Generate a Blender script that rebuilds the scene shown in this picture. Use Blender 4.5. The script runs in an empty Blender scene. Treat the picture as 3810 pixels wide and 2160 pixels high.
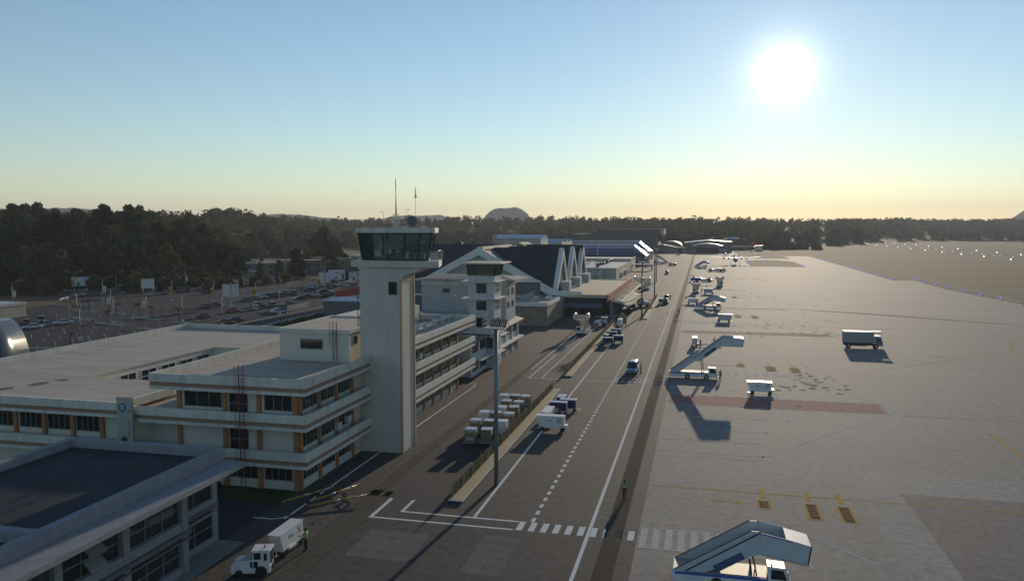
import bpy, math, random
import numpy as np
from mathutils import Vector, Matrix
R = math.radians
PI = math.pi
scn = bpy.context.scene
C = scn.collection
# ---------------------------------------------------------------- camera
cd = bpy.data.cameras.new('camera')
cam = bpy.data.objects.new('camera', cd)
C.objects.link(cam)
cam.location = (0, 0, 25.0)
cam.rotation_euler = (R(90 - 4.506), 0, R(13.43))
cd.sensor_width = 36.0
cd.lens = 36.0 * 2944 / 3810
cd.clip_start = 0.5
cd.clip_end = 30000
scn.camera = cam
# ---------------------------------------------------------------- sky and sun
SUN_EL, SUN_AZ = R(10.37), R(5.19)            # azimuth measured from +Y towards +X
sundir = Vector((math.sin(SUN_AZ) * math.cos(SUN_EL), math.cos(SUN_AZ) * math.cos(SUN_EL), math.sin(SUN_EL)))
world = bpy.data.worlds.new('World')
scn.world = world
world.use_nodes = True
wn, wl = world.node_tree.nodes, world.node_tree.links
wn.clear()
wo = wn.new('ShaderNodeOutputWorld')
bg = wn.new('ShaderNodeBackground')
sky = wn.new('ShaderNodeTexSky')
sky.sky_type = 'NISHITA'
sky.sun_disc = False
sky.sun_elevation = SUN_EL
sky.sun_rotation = SUN_AZ
sky.altitude = 800
sky.air_density = 1.15
sky.dust_density = 0.1
sky.ozone_density = 2.5
# aureole of the low sun: a lobe of the sky round the sun's direction
tc = wn.new('ShaderNodeTexCoord')
dot = wn.new('ShaderNodeVectorMath'); dot.operation = 'DOT_PRODUCT'
dot.inputs[1].default_value = sundir
nrm = wn.new('ShaderNodeVectorMath'); nrm.operation = 'NORMALIZE'
wl.new(tc.outputs['Generated'], nrm.inputs[0]); wl.new(nrm.outputs[0], dot.inputs[0])
def wmath(op, a, b=None):
    n = wn.new('ShaderNodeMath'); n.operation = op
    for i, v in enumerate((a, b)):
        if v is None: continue
        if isinstance(v, (int, float)): n.inputs[i].default_value = v
        else: wl.new(v, n.inputs[i])
    return n.outputs[0]
cl = wmath('MINIMUM', wmath('MAXIMUM', dot.outputs['Value'], 0.0), 1.0)
g1 = wmath('MULTIPLY', wmath('POWER', cl, 7000.0), 14.0)
g2 = wmath('MULTIPLY', wmath('POWER', cl, 1500.0), 5.0)
g3 = wmath('MULTIPLY', wmath('POWER', cl, 260.0), 0.7)
gsum = wmath('ADD', wmath('ADD', g1, g2), g3)
glow = wn.new('ShaderNodeVectorMath'); glow.operation = 'SCALE'
glow.inputs[0].default_value = (1.0, 0.95, 0.86)
wl.new(gsum, glow.inputs['Scale'])
addc = wn.new('ShaderNodeVectorMath'); addc.operation = 'ADD'
wl.new(sky.outputs[0], addc.inputs[0]); wl.new(glow.outputs[0], addc.inputs[1])
wl.new(addc.outputs[0], bg.inputs[0])
bg.inputs[1].default_value = 0.128
wl.new(bg.outputs[0], wo.inputs[0])
sl = bpy.data.lights.new('sun', 'SUN')
sl.energy = 4.0
sl.angle = R(0.55)
sl.color = (1.0, 0.83, 0.62)
so = bpy.data.objects.new('sun', sl)
C.objects.link(so)
so.rotation_euler = sundir.to_track_quat('Z', 'Y').to_euler()
vs = scn.view_settings
vs.view_transform = 'Standard'; vs.look = 'None'; vs.gamma = 1; vs.use_curve_mapping = False
vs.exposure = 0.1
scn.cycles.max_bounces = 6
scn.cycles.transparent_max_bounces = 12
scn.cycles.volume_bounces = 0
# ---------------------------------------------------------------- materials
MATS = {}
def M(name, col, rough=0.8, var=0.15, scale=0.6, spec=0.3, metal=0.0, stretch=(1, 1, 1), bump=0.0, coord='pos', emit=None, rnd=0.0, fine=0.0, alpha=None, dirt=None, coat=0.0):
    """procedural principled material: a colour broken up by noise at two scales"""
    if name in MATS: return MATS[name]
    m = bpy.data.materials.new(name); m.use_nodes = True
    n, l = m.node_tree.nodes, m.node_tree.links
    p = n['Principled BSDF']
    p.inputs['Roughness'].default_value = rough
    p.inputs['Specular IOR Level'].default_value = spec
    p.inputs['Metallic'].default_value = metal
    p.inputs['Coat Weight'].default_value = coat
    if coord == 'pos':
        g = n.new('ShaderNodeNewGeometry'); src = g.outputs['Position']
    else:
        g = n.new('ShaderNodeTexCoord'); src = g.outputs['Object']
    mp = n.new('ShaderNodeMapping'); mp.inputs['Scale'].default_value = stretch
    l.new(src, mp.inputs['Vector'])
    t = n.new('ShaderNodeTexNoise'); t.inputs['Scale'].default_value = scale; t.inputs['Detail'].default_value = 6; t.inputs['Roughness'].default_value = 0.62
    l.new(mp.outputs[0], t.inputs['Vector'])
    rp = n.new('ShaderNodeValToRGB')
    rp.color_ramp.elements[0].position = 0.3; rp.color_ramp.elements[1].position = 0.7
    lo = dirt if dirt else tuple(c * (1 - var) for c in col)
    rp.color_ramp.elements[0].color = (*lo, 1)
    rp.color_ramp.elements[1].color = (*[min(1, c * (1 + var)) for c in col], 1)
    l.new(t.outputs['Fac'], rp.inputs['Fac'])
    out = rp.outputs['Color']
    if fine:
        t2 = n.new('ShaderNodeTexNoise'); t2.inputs['Scale'].default_value = scale * 28; t2.inputs['Detail'].default_value = 3
        l.new(src, t2.inputs['Vector'])
        r2 = n.new('ShaderNodeMapRange'); r2.inputs[1].default_value = 0.3; r2.inputs[2].default_value = 0.7; r2.inputs[3].default_value = 1 - fine; r2.inputs[4].default_value = 1 + fine
        l.new(t2.outputs['Fac'], r2.inputs[0])
        mx = n.new('ShaderNodeVectorMath'); mx.operation = 'SCALE'
        l.new(out, mx.inputs[0]); l.new(r2.outputs[0], mx.inputs['Scale']); out = mx.outputs[0]
    if rnd:
        oi = n.new('ShaderNodeObjectInfo')
        r3 = n.new('ShaderNodeMapRange'); r3.inputs[3].default_value = 1 - rnd; r3.inputs[4].default_value = 1 + rnd
        l.new(oi.outputs['Random'], r3.inputs[0])
        mx = n.new('ShaderNodeVectorMath'); mx.operation = 'SCALE'
        l.new(out, mx.inputs[0]); l.new(r3.outputs[0], mx.inputs['Scale']); out = mx.outputs[0]
    l.new(out, p.inputs['Base Color'])
    if bump:
        b = n.new('ShaderNodeBump'); b.inputs['Strength'].default_value = bump; b.inputs['Distance'].default_value = 0.05
        l.new(t2.outputs['Fac'] if fine else t.outputs['Fac'], b.inputs['Height']); l.new(b.outputs[0], p.inputs['Normal'])
    if emit:
        p.inputs['Emission Color'].default_value = (*emit[:3], 1); p.inputs['Emission Strength'].default_value = emit[3]
    if alpha is not None: p.inputs['Alpha'].default_value = alpha
    MATS[name] = m
    return m
def brick(name, c1, c2, mortar, scale=1.0, w=0.5, h=0.25, rough=0.85, msize=0.02):
    if name in MATS: return MATS[name]
    m = M(name, c1, rough=rough)
    n, l = m.node_tree.nodes, m.node_tree.links
    g = n.new('ShaderNodeNewGeometry')
    sx = n.new('ShaderNodeSeparateXYZ'); l.new(g.outputs['Position'], sx.inputs[0])
    ad = n.new('ShaderNodeMath'); ad.operation = 'ADD'; l.new(sx.outputs[0], ad.inputs[0]); l.new(sx.outputs[1], ad.inputs[1])
    cb = n.new('ShaderNodeCombineXYZ'); l.new(ad.outputs[0], cb.inputs[0]); l.new(sx.outputs[2], cb.inputs[1])
    bt = n.new('ShaderNodeTexBrick'); l.new(cb.outputs[0], bt.inputs['Vector'])
    bt.inputs['Color1'].default_value = (*c1, 1); bt.inputs['Color2'].default_value = (*c2, 1); bt.inputs['Mortar'].default_value = (*mortar, 1)
    bt.inputs['Scale'].default_value = scale; bt.inputs['Brick Width'].default_value = w; bt.inputs['Row Height'].default_value = h; bt.inputs['Mortar Size'].default_value = msize
    l.new(bt.outputs['Color'], n['Principled BSDF'].inputs['Base Color'])
    return m
def glassmat(name, tint, transp=0.6, rough=0.05):
    if name in MATS: return MATS[name]
    m = bpy.data.materials.new(name); m.use_nodes = True
    n, l = m.node_tree.nodes, m.node_tree.links
    p = n['Principled BSDF']; p.inputs['Base Color'].default_value = (*[c * 0.3 for c in tint], 1); p.inputs['Roughness'].default_value = rough
    tr = n.new('ShaderNodeBsdfTransparent'); tr.inputs[0].default_value = (*tint, 1)
    mx = n.new('ShaderNodeMixShader'); mx.inputs[0].default_value = transp
    l.new(p.outputs[0], mx.inputs[1]); l.new(tr.outputs[0], mx.inputs[2]); l.new(mx.outputs[0], n['Material Output'].inputs[0])
    MATS[name] = m
    return m
# ---------------------------------------------------------------- mesh helpers
class MB:
    """collects faces and links them as ONE mesh object"""
    def __init__(s): s.v = []; s.f = []; s.sm = []
    def add(s, vs, fs, sm=False):
        o = len(s.v); s.v += [tuple(v) for v in vs]; s.f += [tuple(i + o for i in f) for f in fs]; s.sm += [sm] * len(fs); return s
    def box(s, x0, x1, y0, y1, z0, z1):
        x0, x1 = min(x0, x1), max(x0, x1); y0, y1 = min(y0, y1), max(y0, y1); z0, z1 = min(z0, z1), max(z0, z1)
        return s.add([(x0, y0, z0), (x1, y0, z0), (x1, y1, z0), (x0, y1, z0), (x0, y0, z1), (x1, y0, z1), (x1, y1, z1), (x0, y1, z1)],
                     [(0, 3, 2, 1), (4, 5, 6, 7), (0, 1, 5, 4), (1, 2, 6, 5), (2, 3, 7, 6), (3, 0, 4, 7)])
    def cbox(s, c, d): return s.box(c[0] - d[0] / 2, c[0] + d[0] / 2, c[1] - d[1] / 2, c[1] + d[1] / 2, c[2] - d[2] / 2, c[2] + d[2] / 2)
    def quad(s, a, b, c, d): return s.add([a, b, c, d], [(0, 1, 2, 3)])
    def poly(s, pts, z=None): return s.add([(p[0], p[1], z if z is not None else p[2]) for p in pts], [tuple(range(len(pts)))])
    def prism(s, pts, axis, a, b, sm=False):
        """extrude a closed 2D outline: axis 'z' (x,y), 'y' (x,z), 'x' (y,z)"""
        def P(p, t): return (p[0], p[1], t) if axis == 'z' else (p[0], t, p[1]) if axis == 'y' else (t, p[0], p[1])
        n = len(pts); vs = [P(p, a) for p in pts] + [P(p, b) for p in pts]
        area = sum(pts[i][0] * pts[(i + 1) % n][1] - pts[(i + 1) % n][0] * pts[i][1] for i in range(n))
        fl = (area > 0) ^ (axis == 'y') ^ (b < a)
        fs = [tuple(range(n))[::-1] if fl else tuple(range(n)), tuple(range(n, 2 * n)) if fl else tuple(range(n, 2 * n))[::-1]]
        for i in range(n):
            j = (i + 1) % n
            fs.append((i, j, j + n, i + n) if fl else (j, i, i + n, j + n))
        return s.add(vs, fs, sm)
    def cyl(s, p0, p1, r0, r1=None, n=8, cap=True):
        r1 = r0 if r1 is None else r1
        p0, p1 = Vector(p0), Vector(p1); d = (p1 - p0).normalized()
        u = d.orthogonal().normalized(); w = d.cross(u)
        vs = []
        for p, r in ((p0, r0), (p1, r1)):
            for i in range(n):
                a = 2 * PI * i / n; vs.append(p + u * (math.cos(a) * r) + w * (math.sin(a) * r))
        o = len(s.v)
        s.add(vs, [(i, (i + 1) % n, (i + 1) % n + n, i + n) for i in range(n)], n > 6)
        if cap: s.add([], [tuple(range(o, o + n))[::-1], tuple(range(o + n, o + 2 * n))]) if False else s._cap(o, n)
        return s
    def _cap(s, o, n):
        s.f.append(tuple(range(o, o + n))[::-1]); s.f.append(tuple(range(o + n, o + 2 * n))); s.sm += [False, False]
    def bar(s, p0, p1, w, h=None):
        h = w if h is None else h
        p0, p1 = Vector(p0), Vector(p1); d = (p1 - p0).normalized()
        u = d.cross(Vector((0, 0, 1)))
        u = u.normalized() if u.length > 1e-4 else Vector((1, 0, 0))
        q = u.cross(d).normalized()
        vs = [p + u * (a * w / 2) + q * (b * h / 2) for p in (p0, p1) for a, b in ((-1, -1), (1, -1), (1, 1), (-1, 1))]
        return s.add(vs, [(0, 1, 2, 3), (7, 6, 5, 4), (0, 4, 5, 1), (1, 5, 6, 2), (2, 6, 7, 3), (3, 7, 4, 0)])
    def tube(s, pts, r, n=6):
        for a, b in zip(pts[:-1], pts[1:]): s.cyl(a, b, r, r, n)
        return s
    def loft(s, rings, sm=True, caps=True):
        n = len(rings[0]); o = len(s.v); vs = [p for r in rings for p in r]
        fs = []
        for k in range(len(rings) - 1):
            for i in range(n):
                j = (i + 1) % n; fs.append((k * n + i, k * n + j, (k + 1) * n + j, (k + 1) * n + i))
        s.add(vs, fs, sm)
        if caps: s.f.append(tuple(range(o, o + n))[::-1]); e = o + (len(rings) - 1) * n; s.f.append(tuple(range(e, e + n))); s.sm += [False, False]
        return s
    def sphere(s, c, r, nu=10, nv=6, sc=(1, 1, 1)):
        rings = []
        for k in range(nv + 1):
            t = PI * k / nv; rr = max(math.sin(t), 0.02)
            rings.append([(c[0] + r * sc[0] * rr * math.cos(2 * PI * i / nu), c[1] + r * sc[1] * rr * math.sin(2 * PI * i / nu), c[2] - r * sc[2] * math.cos(t)) for i in range(nu)])
        return s.loft(rings)
    def build(s, name, mat, parent=None, bevel=0.0):
        me = bpy.data.meshes.new(name)
        off = Vector((0, 0, 0))
        if parent is not None and parent.get('_w'): off = Vector(parent['_w'])      # built in world coordinates
        me.from_pydata([Vector(v) - off for v in s.v], [], s.f)
        me.polygons.foreach_set('use_smooth', s.sm)
        me.materials.append(mat)
        me.validate(); me.update()
        o = bpy.data.objects.new(name, me); C.objects.link(o)
        if parent is not None: o.parent = parent
        if bevel:
            b = o.modifiers.new('bevel', 'BEVEL'); b.width = bevel; b.segments = 2; b.limit_method = 'ANGLE'; b.angle_limit = R(40)
        return o
def tag(o, label, cat, group=None):
    o['label'] = label; o['category'] = cat
    if group: o['group'] = group
    return o
def thing(name, label, cat, loc=(0, 0, 0), rz=0.0, group=None, world=False):
    """an Empty at the thing's base; world=True: its parts are given in world coordinates"""
    o = bpy.data.objects.new(name, None); o.empty_display_size = 0.3; C.objects.link(o)
    o.location = loc; o.rotation_euler = (0, 0, rz)
    if world: o['_w'] = loc
    return tag(o, label, cat, group)
def struct(name, mb, mat, kind='structure'):
    o = mb.build(name, mat); o['kind'] = kind; return o
KIDS = {}
def dup(o, loc=None, rz=None, label=None, group=None, parent=None, mats=None, scale=None):
    """copy of a thing with copies of its parts and their sub-parts (shared meshes)"""
    c = o.copy(); C.objects.link(c)
    if parent is not None: c.parent = parent
    if loc is not None: c.location = loc
    if rz is not None: c.rotation_euler = (0, 0, rz)
    if scale is not None: c.scale = (scale,) * 3 if isinstance(scale, (int, float)) else scale
    if label: c['label'] = label
    if group: c['group'] = group
    if mats and c.type == 'MESH' and c.data.materials and c.data.materials[0].name in mats:
        c.material_slots[0].link = 'OBJECT'; c.material_slots[0].material = mats[c.data.materials[0].name]
    for ch in list(o.children): dup(ch, parent=c, mats=mats)
    return c
def text(name, body, mat, parent, loc, rot, size, align='CENTER', depth=0.004, sx=1.0):
    cu = bpy.data.curves.new(name, 'FONT'); cu.body = body; cu.size = size; cu.align_x = align; cu.align_y = 'CENTER'; cu.extrude = depth
    t = bpy.data.objects.new(name, cu); C.objects.link(t)
    bpy.context.view_layer.update()
    me = bpy.data.meshes.new_from_object(t.evaluated_get(bpy.context.evaluated_depsgraph_get()))
    C.objects.unlink(t); bpy.data.objects.remove(t)
    me.materials.clear(); me.materials.append(mat)
    o = bpy.data.objects.new(name, me); C.objects.link(o)
    o.location = loc; o.rotation_euler = rot; o.scale = (sx, 1, 1)
    if parent is not None:
        o.parent = parent
        if parent.get('_w'): o.location = Vector(loc) - Vector(parent['_w'])
    return o
# common materials
white = M('white_paint', (0.70, 0.70, 0.68), rough=0.45, var=0.06, scale=1.2, spec=0.5)
offwhite = M('off_white_paint', (0.62, 0.61, 0.57), rough=0.6, var=0.08, scale=0.8)
black = M('black_rubber', (0.022, 0.022, 0.022), rough=0.75, var=0.2)
dark = M('dark_metal', (0.045, 0.045, 0.048), rough=0.5, var=0.2)
steel = M('galvanised_steel', (0.32, 0.34, 0.36), rough=0.45, var=0.12, metal=0.6)
glassd = M('dark_glass', (0.018, 0.024, 0.026), rough=0.08, var=0.3, scale=0.4, spec=0.6)
yellow = M('yellow_paint', (0.62, 0.40, 0.03), rough=0.6, var=0.15, scale=2)
orange = M('orange_lamp', (0.7, 0.22, 0.03), rough=0.4, var=0.05)
redp = M('red_paint', (0.42, 0.05, 0.045), rough=0.5, var=0.12)
bluep = M('blue_paint', (0.06, 0.12, 0.36), rough=0.45, var=0.08)
navy = M('navy_canvas', (0.03, 0.035, 0.085), rough=0.85, var=0.2, scale=3, coord='obj')
# ================================================================ terrain
AZ = [-180, -75, -46, -40, -36, -33, -24, -13, -7, 2.5, 9, 14, 20, 40, 180]
TR0 = [400, 380, 338, 342, 352, 500, 930, 980, 950, 1000, 1250, 1720, 1760, 1760, 1760]
THM = [20, 22, 24, 23, 21, 26, 24, 28, 26, 26, 26, 32, 32, 30, 30]
TW = [400, 300, 300, 300, 320, 420, 480, 450, 420, 450, 600, 800, 800, 800, 800]
def hz(x, y):
    r = math.hypot(x, y); a = math.degrees(math.atan2(x, y))
    r0 = np.interp(a, AZ, TR0); hm = np.interp(a, AZ, THM); w = np.interp(a, AZ, TW)
    t = min(1, max(0, (r - r0) / w)); t = t * t * (3 - 2 * t) * 0.6 + t * 0.4
    k = 1 + 0.14 * math.sin(x * 0.013 + 1.3) * math.sin(y * 0.011) if t > 0 else 1
    return hm * t * k
mb = MB()
radii = [0, 60, 150, 250, 320, 335, 350, 370, 400, 440, 490, 550, 620, 700, 800, 900, 950, 1000, 1060, 1130, 1210, 1300, 1400, 1500, 1620, 1750, 1900, 2060, 2250, 2500, 3000, 4000, 6000, 9000, 14000]
NA = 180
for r in radii:
    for i in range(NA):
        a = 2 * PI * i / NA; x, y = r * math.sin(a), r * math.cos(a)
        mb.v.append((x, y, hz(x, y) - 0.05))
for k in range(len(radii) - 1):
    for i in range(NA):
        j = (i + 1) % NA
        mb.f.append((k * NA + i, k * NA + j, (k + 1) * NA + j, (k + 1) * NA + i)); mb.sm.append(True)
gm = M('dry_grass', (0.105, 0.082, 0.046), rough=0.95, var=0.28, scale=0.02, fine=0.25, spec=0.1, dirt=(0.13, 0.072, 0.042))
struct('ground', mb, gm)
# wooded hills on the skyline, kilometres away
hm_ = M('hill_forest', (0.042, 0.05, 0.03), rough=1, var=0.5, scale=0.03, spec=0.05)
mb = MB()
rnd = random.Random(5)
for (az, dist, top, wid, dep) in ((-13.75, 3900, 118, 165, 260), (23.3, 4600, 215, 420, 500), (-9.2, 5200, 70, 300, 300), (-20, 4800, 95, 380, 300), (-29, 4300, 85, 420, 300), (-44, 3600, 92, 500, 300), (12.5, 6500, 62, 600, 500), (6, 6800, 54, 500, 500)):
    ca, sa = math.cos(R(az)), math.sin(R(az)); n = 44; o = len(mb.v)
    for i in range(n + 1):
        for j in range(n + 1):
            u, v = (i / n - .5) * 2, (j / n - .5) * 2
            h = max(0.0, 1 - abs(u) ** 2.3) * max(0.0, 1 - abs(v) ** 2)
            h = top * h * (1 + 0.05 * math.sin(u * 7 + az)) + (rnd.random() * 13 if h > .02 else 0)
            lx, ly = u * wid, v * dep
            mb.v.append((dist * sa + lx * ca + ly * sa, dist * ca - lx * sa + ly * ca, h - 1))
    for i in range(n):
        for j in range(n):
            a = o + i * (n + 1) + j; mb.f.append((a, a + n + 1, a + n + 2, a + 1)); mb.sm.append(False)
struct('hills', mb, hm_)
# ================================================================ paved surfaces
apm = M('apron_concrete', (0.225, 0.21, 0.19), rough=0.85, var=0.13, scale=0.045, stretch=(0.55, 1.7, 1), fine=0.22, spec=0.12, bump=0.2)
asm = M('road_asphalt', (0.078, 0.070, 0.064), rough=0.85, var=0.14, scale=0.06, fine=0.32, spec=0.12, bump=0.25)
ap2 = M('worn_asphalt', (0.060, 0.056, 0.055), rough=0.85, var=0.18, scale=0.05, fine=0.3, spec=0.12, bump=0.25)
mb = MB().poly([(-4.6, 10), (98.5, 10), (98.5, 276), (103.2, 292), (97.8, 354), (99.2, 410), (89.5, 411), (91.5, 560), (92.7, 727), (92, 748), (71, 740), (34, 742), (34, 806), (33, 885), (24, 870), (17, 772), (17, 812), (-4.6, 812)], 0.0)
struct('apron', mb, apm)
mb = MB().poly([(-37.5, 10), (-4.6, 10), (-4.6, 812), (-44, 812), (-44, 540), (-38.5, 470), (-39, 300), (-60, 300), (-60, 130), (-37.5, 130)], 0.0)
struct('service_road', mb, asm)
mb = MB().poly([(-29, 10), (-4.6, 10), (-4.6, 64.2), (-29, 64.2)], 0.004).poly([(-29, 64.2), (-22.2, 64.2), (-22.2, 128), (-29, 128)], 0.004)
struct('asphalt_patch', mb, ap2)
# darker strip of the apron and pale strip, near right
mb = MB().poly([(18.75, 20), (60, 20), (60, 79.5), (18.75, 79.5)], 0.004)
struct('dark_apron_patch', mb, M('dark_apron', (0.150, 0.138, 0.130), rough=0.85, var=0.1, scale=0.05, fine=0.25, spec=0.12, bump=0.2))
mb = MB().poly([(14.9, 20), (18.75, 20), (18.75, 86), (14.9, 86)], 0.004).poly([(18.75, 79.5), (60, 79.5), (60, 86), (18.75, 86)], 0.004)
struct('pale_apron_patch', mb, M('pale_apron', (0.245, 0.232, 0.215), rough=0.85, var=0.1, scale=0.05, fine=0.25, spec=0.12, bump=0.2))
# car park, public road
cpm = M('car_park_asphalt', (0.052, 0.049, 0.053), rough=0.8, var=0.2, scale=0.03, fine=0.2, spec=0.2)
mb = MB().poly([(-117.4, 90), (-117.4, 335), (-150, 352), (-212, 352), (-206, 300), (-218, 282), (-232, 265), (-241, 263), (-233, 244), (-217, 232), (-207, 218), (-205, 190), (-206, 120), (-180, 90)], 0.0)
struct('car_park', mb, cpm)
mb = MB().poly([(-117.0, 90), (-109.4, 90), (-109.4, 330), (-117.0, 330)], 0.0)
struct('public_road', mb, M('public_road_asphalt', (0.068, 0.066, 0.066), rough=0.75, var=0.15, scale=0.05, fine=0.2, spec=0.25))
mb = MB().box(-109.4, -107.0, 90, 300, -0.02, 0.14).box(-117.4, -117.0, 90, 245, -0.02, 0.14)
struct('pavement', mb, M('pavement_concrete', (0.30, 0.28, 0.25), rough=0.85, var=0.12, scale=0.8))
mb = MB().box(-45, -35.0, 20, 54.64, -0.03, 0.10)
struct('granite_pavement', mb, M('paving_slab', (0.20, 0.21, 0.20), rough=0.8, var=0.12, scale=0.5, fine=0.1))
mb = MB().poly([(-60, 54.7), (-36.95, 54.7), (-36.95, 63.4), (-60, 63.4)], 0.004)
struct('yard', mb, M('yard_asphalt', (0.05, 0.05, 0.052), rough=0.7, var=0.15, scale=0.2, fine=0.2, spec=0.25))
mb = MB().poly([(-60, 63.4), (-36.9, 63.4), (-36.9, 68), (-60, 68)], 0.004)
struct('lawn_strip', mb, M('lawn', (0.035, 0.055, 0.02), rough=1, var=0.4, scale=2.5, spec=0.1), )
# grass islands between the taxiways
dg = M('airfield_grass', (0.088, 0.074, 0.044), rough=0.95, var=0.22, scale=0.02, stretch=(.4, 1.6, 1), fine=0.15, spec=0.1)
mb = MB()
for p in ([(31.9, 537), (66, 537), (67, 622), (58.6, 648), (42, 648), (32.3, 630)], [(39, 680), (70.5, 677), (72, 733), (57.8, 745), (43.8, 746), (32.5, 731)], [(34, 875), (34, 797), (49.3, 805), (51.3, 905)], [(58, 911), (54.9, 806), (95.8, 770), (108, 900), (77, 961)]):
    mb.poly(p, 0.006)
struct('grass_islands', mb, dg)
mb = MB()
for p in ([(103.8, 292), (400, 292), (400, 1500), (118, 950), (108, 740), (93.5, 727), (92, 560), (90, 412), (99.7, 411), (98.3, 354)],): mb.poly(p, -0.012)
struct('airfield_grass', mb, dg)
dm = M('dirt_track', (0.20, 0.165, 0.115), rough=0.95, var=0.12, scale=0.05)
mb = MB().poly([(109.5, 950), (112.5, 950), (111.4, 738), (108.9, 450), (108.3, 300), (104.2, 300), (105.7, 437), (108.6, 720)], 0.0)
mb.poly([(91, 744), (111, 734), (172, 732), (217, 710), (236, 655), (236, 672), (219, 718), (172, 741), (111, 743), (91, 752)], 0.003)
mb.poly([(195.5, 1618), (198.5, 1618), (192.3, 1174), (184.2, 770), (181.2, 770), (189.3, 1174)], 0.003)
struct('tracks', mb, dm)
rw = M('runway_asphalt', (0.12, 0.112, 0.105), rough=0.7, var=0.14, scale=0.02, stretch=(3, .3, 1), fine=0.1)
mb = MB().poly([(246, 1850), (252, 620), (248, 500), (300, 500), (296, 830), (308, 1200), (318, 1850)], 0.0)
mb.poly([(240, 1850), (243, 1037), (240, 700), (238, 560), (245, 560), (247, 1037), (246, 1850)], 0.004)
struct('runway', mb, rw)
# red earth at the foot of the wooded slope
re_ = M('red_earth', (0.21, 0.098, 0.058), rough=1, var=0.35, scale=0.006, stretch=(1, 2.5, 1), fine=0.2, spec=0.05, dirt=(0.12, 0.085, 0.05))
def patch(name, mat, a0, a1, r0, r1, lift=0.25, n=26):
    mb = MB()
    for i in range(n + 1):
        for j in range(n + 1):
            a = R(a0 + (a1 - a0) * i / n); r = r0 + (r1 - r0) * j / n
            r *= 1 + 0.02 * math.sin(i * 1.1) * (1 if j in (0, n) else 0)
            x, y = r * math.sin(a), r * math.cos(a); mb.v.append((x, y, hz(x, y) + lift))
    for i in range(n):
        for j in range(n):
            k = i * (n + 1) + j; mb.f.append((k, k + n + 1, k + n + 2, k + 1)); mb.sm.append(True)
    struct(name, mb, mat)
patch('red_earth_slope', re_, 8.5, 24, 1790, 2350, 1.2)
patch('brown_hillside', M('bare_hillside', (0.175, 0.105, 0.058), rough=1, var=0.3, scale=0.012, stretch=(1, 2, 1), fine=0.2, spec=0.05, dirt=(0.11, 0.08, 0.045)), -33.6, -29.5, 560, 800, 0.5)
# ================================================================ painted markings
wp = M('road_marking_white', (0.66, 0.65, 0.62), rough=0.6, var=0.14, scale=3, fine=0.3, spec=0.3)
wpf = M('faded_marking', (0.47, 0.45, 0.42), rough=0.65, var=0.14, scale=1.2, fine=0.3)
yp = M('apron_marking_yellow', (0.46, 0.29, 0.055), rough=0.6, var=0.18, scale=3, fine=0.3)
rp_ = M('apron_marking_red', (0.36, 0.105, 0.085), rough=0.65, var=0.15, scale=2, fine=0.25)
Z1, Z2 = 0.009, 0.013
def rect(mb, x0, x1, y0, y1, z=Z1): mb.poly([(x0, y0), (x1, y0), (x1, y1), (x0, y1)], z)
def line(mb, a, b, w, z=Z1):
    d = (Vector(b) - Vector(a)).normalized(); n = Vector((-d.y, d.x)) * w / 2; a, b = Vector(a), Vector(b)
    mb.poly([a + n, a - n, b - n, b + n], z)
mb = MB()
rect(mb, -8.74, -8.44, 20, 400)                                     # solid edge line
rect(mb, -18.87, -18.59, 64.35, 205); rect(mb, -18.95, -18.7, 212, 395)
rect(mb, -27.7, -27.35, 62.5, 67.25, Z2); rect(mb, -27.7, -14.82, 62.22, 62.5, Z2)
rect(mb, -25.5, -25.2, 64.35, 67.2, Z2); rect(mb, -25.5, -14.69, 64.07, 64.35, Z2)
y = 64.44; k = 0
while y < 240:                                                      # broken centre line
    rect(mb, -13.76, -13.42, y, y + 0.96); y += 1.78
while y < 392: rect(mb, -13.7, -13.5, y, y + 3); y += 6.5
x = -14.62
while x < -5.2: rect(mb, x, x + 0.52, 62.36, 64.32); x += 1.025     # pedestrian blocks across the road
rect(mb, -34.68, -34.46, 60.2, 119.5)
for q in range(8):                                                  # curve at the end of the wall line
    a0, a1 = PI / 2 * q / 8, PI / 2 * (q + 1) / 8
    line(mb, (-36.07 + 1.5 * math.cos(a0), 119.5 + 1.5 * math.sin(a0)), (-36.07 + 1.5 * math.cos(a1), 119.5 + 1.5 * math.sin(a1)), .2)
    line(mb, (-36.0 + 1.45 * math.cos(-a0), 62.5 - 1.2 + 1.4 * math.sin(-a0) - .0), (-36.0 + 1.45 * math.cos(-a1), 61.3 + 1.4 * math.sin(-a1)), .2)
rect(mb, -37.4, -36.0, 59.8, 60.0)
rect(mb, -29.1, -28.85, 136, 180); rect(mb, -27.75, -27.5, 128, 180)
rect(mb, -25.65, -25.45, 128.05, 205); rect(mb, -27.75, -8.7, 127.9, 128.1)
rect(mb, -25.65, -25.45, 205, 224)
for yy in (128.9, 130.9): 
    x = -13.4
    while x < -5: rect(mb, x, x + .5, yy - .28, yy + .28); x += 1.0
x = -20
while x < -5.2:
    for yy in (216.5, 249.5, 292): rect(mb, x, x + 1.3, yy - .25, yy + .25)
    x += 2.3
for yy in (121.5, 218.5, 157):                                        # faint dashed cross lines left
    x = -36
    while x < -30: rect(mb, x, x + .55, yy - .1, yy + .1); x += .85
struct('road_markings', mb, wp)
mb = MB()
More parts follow.
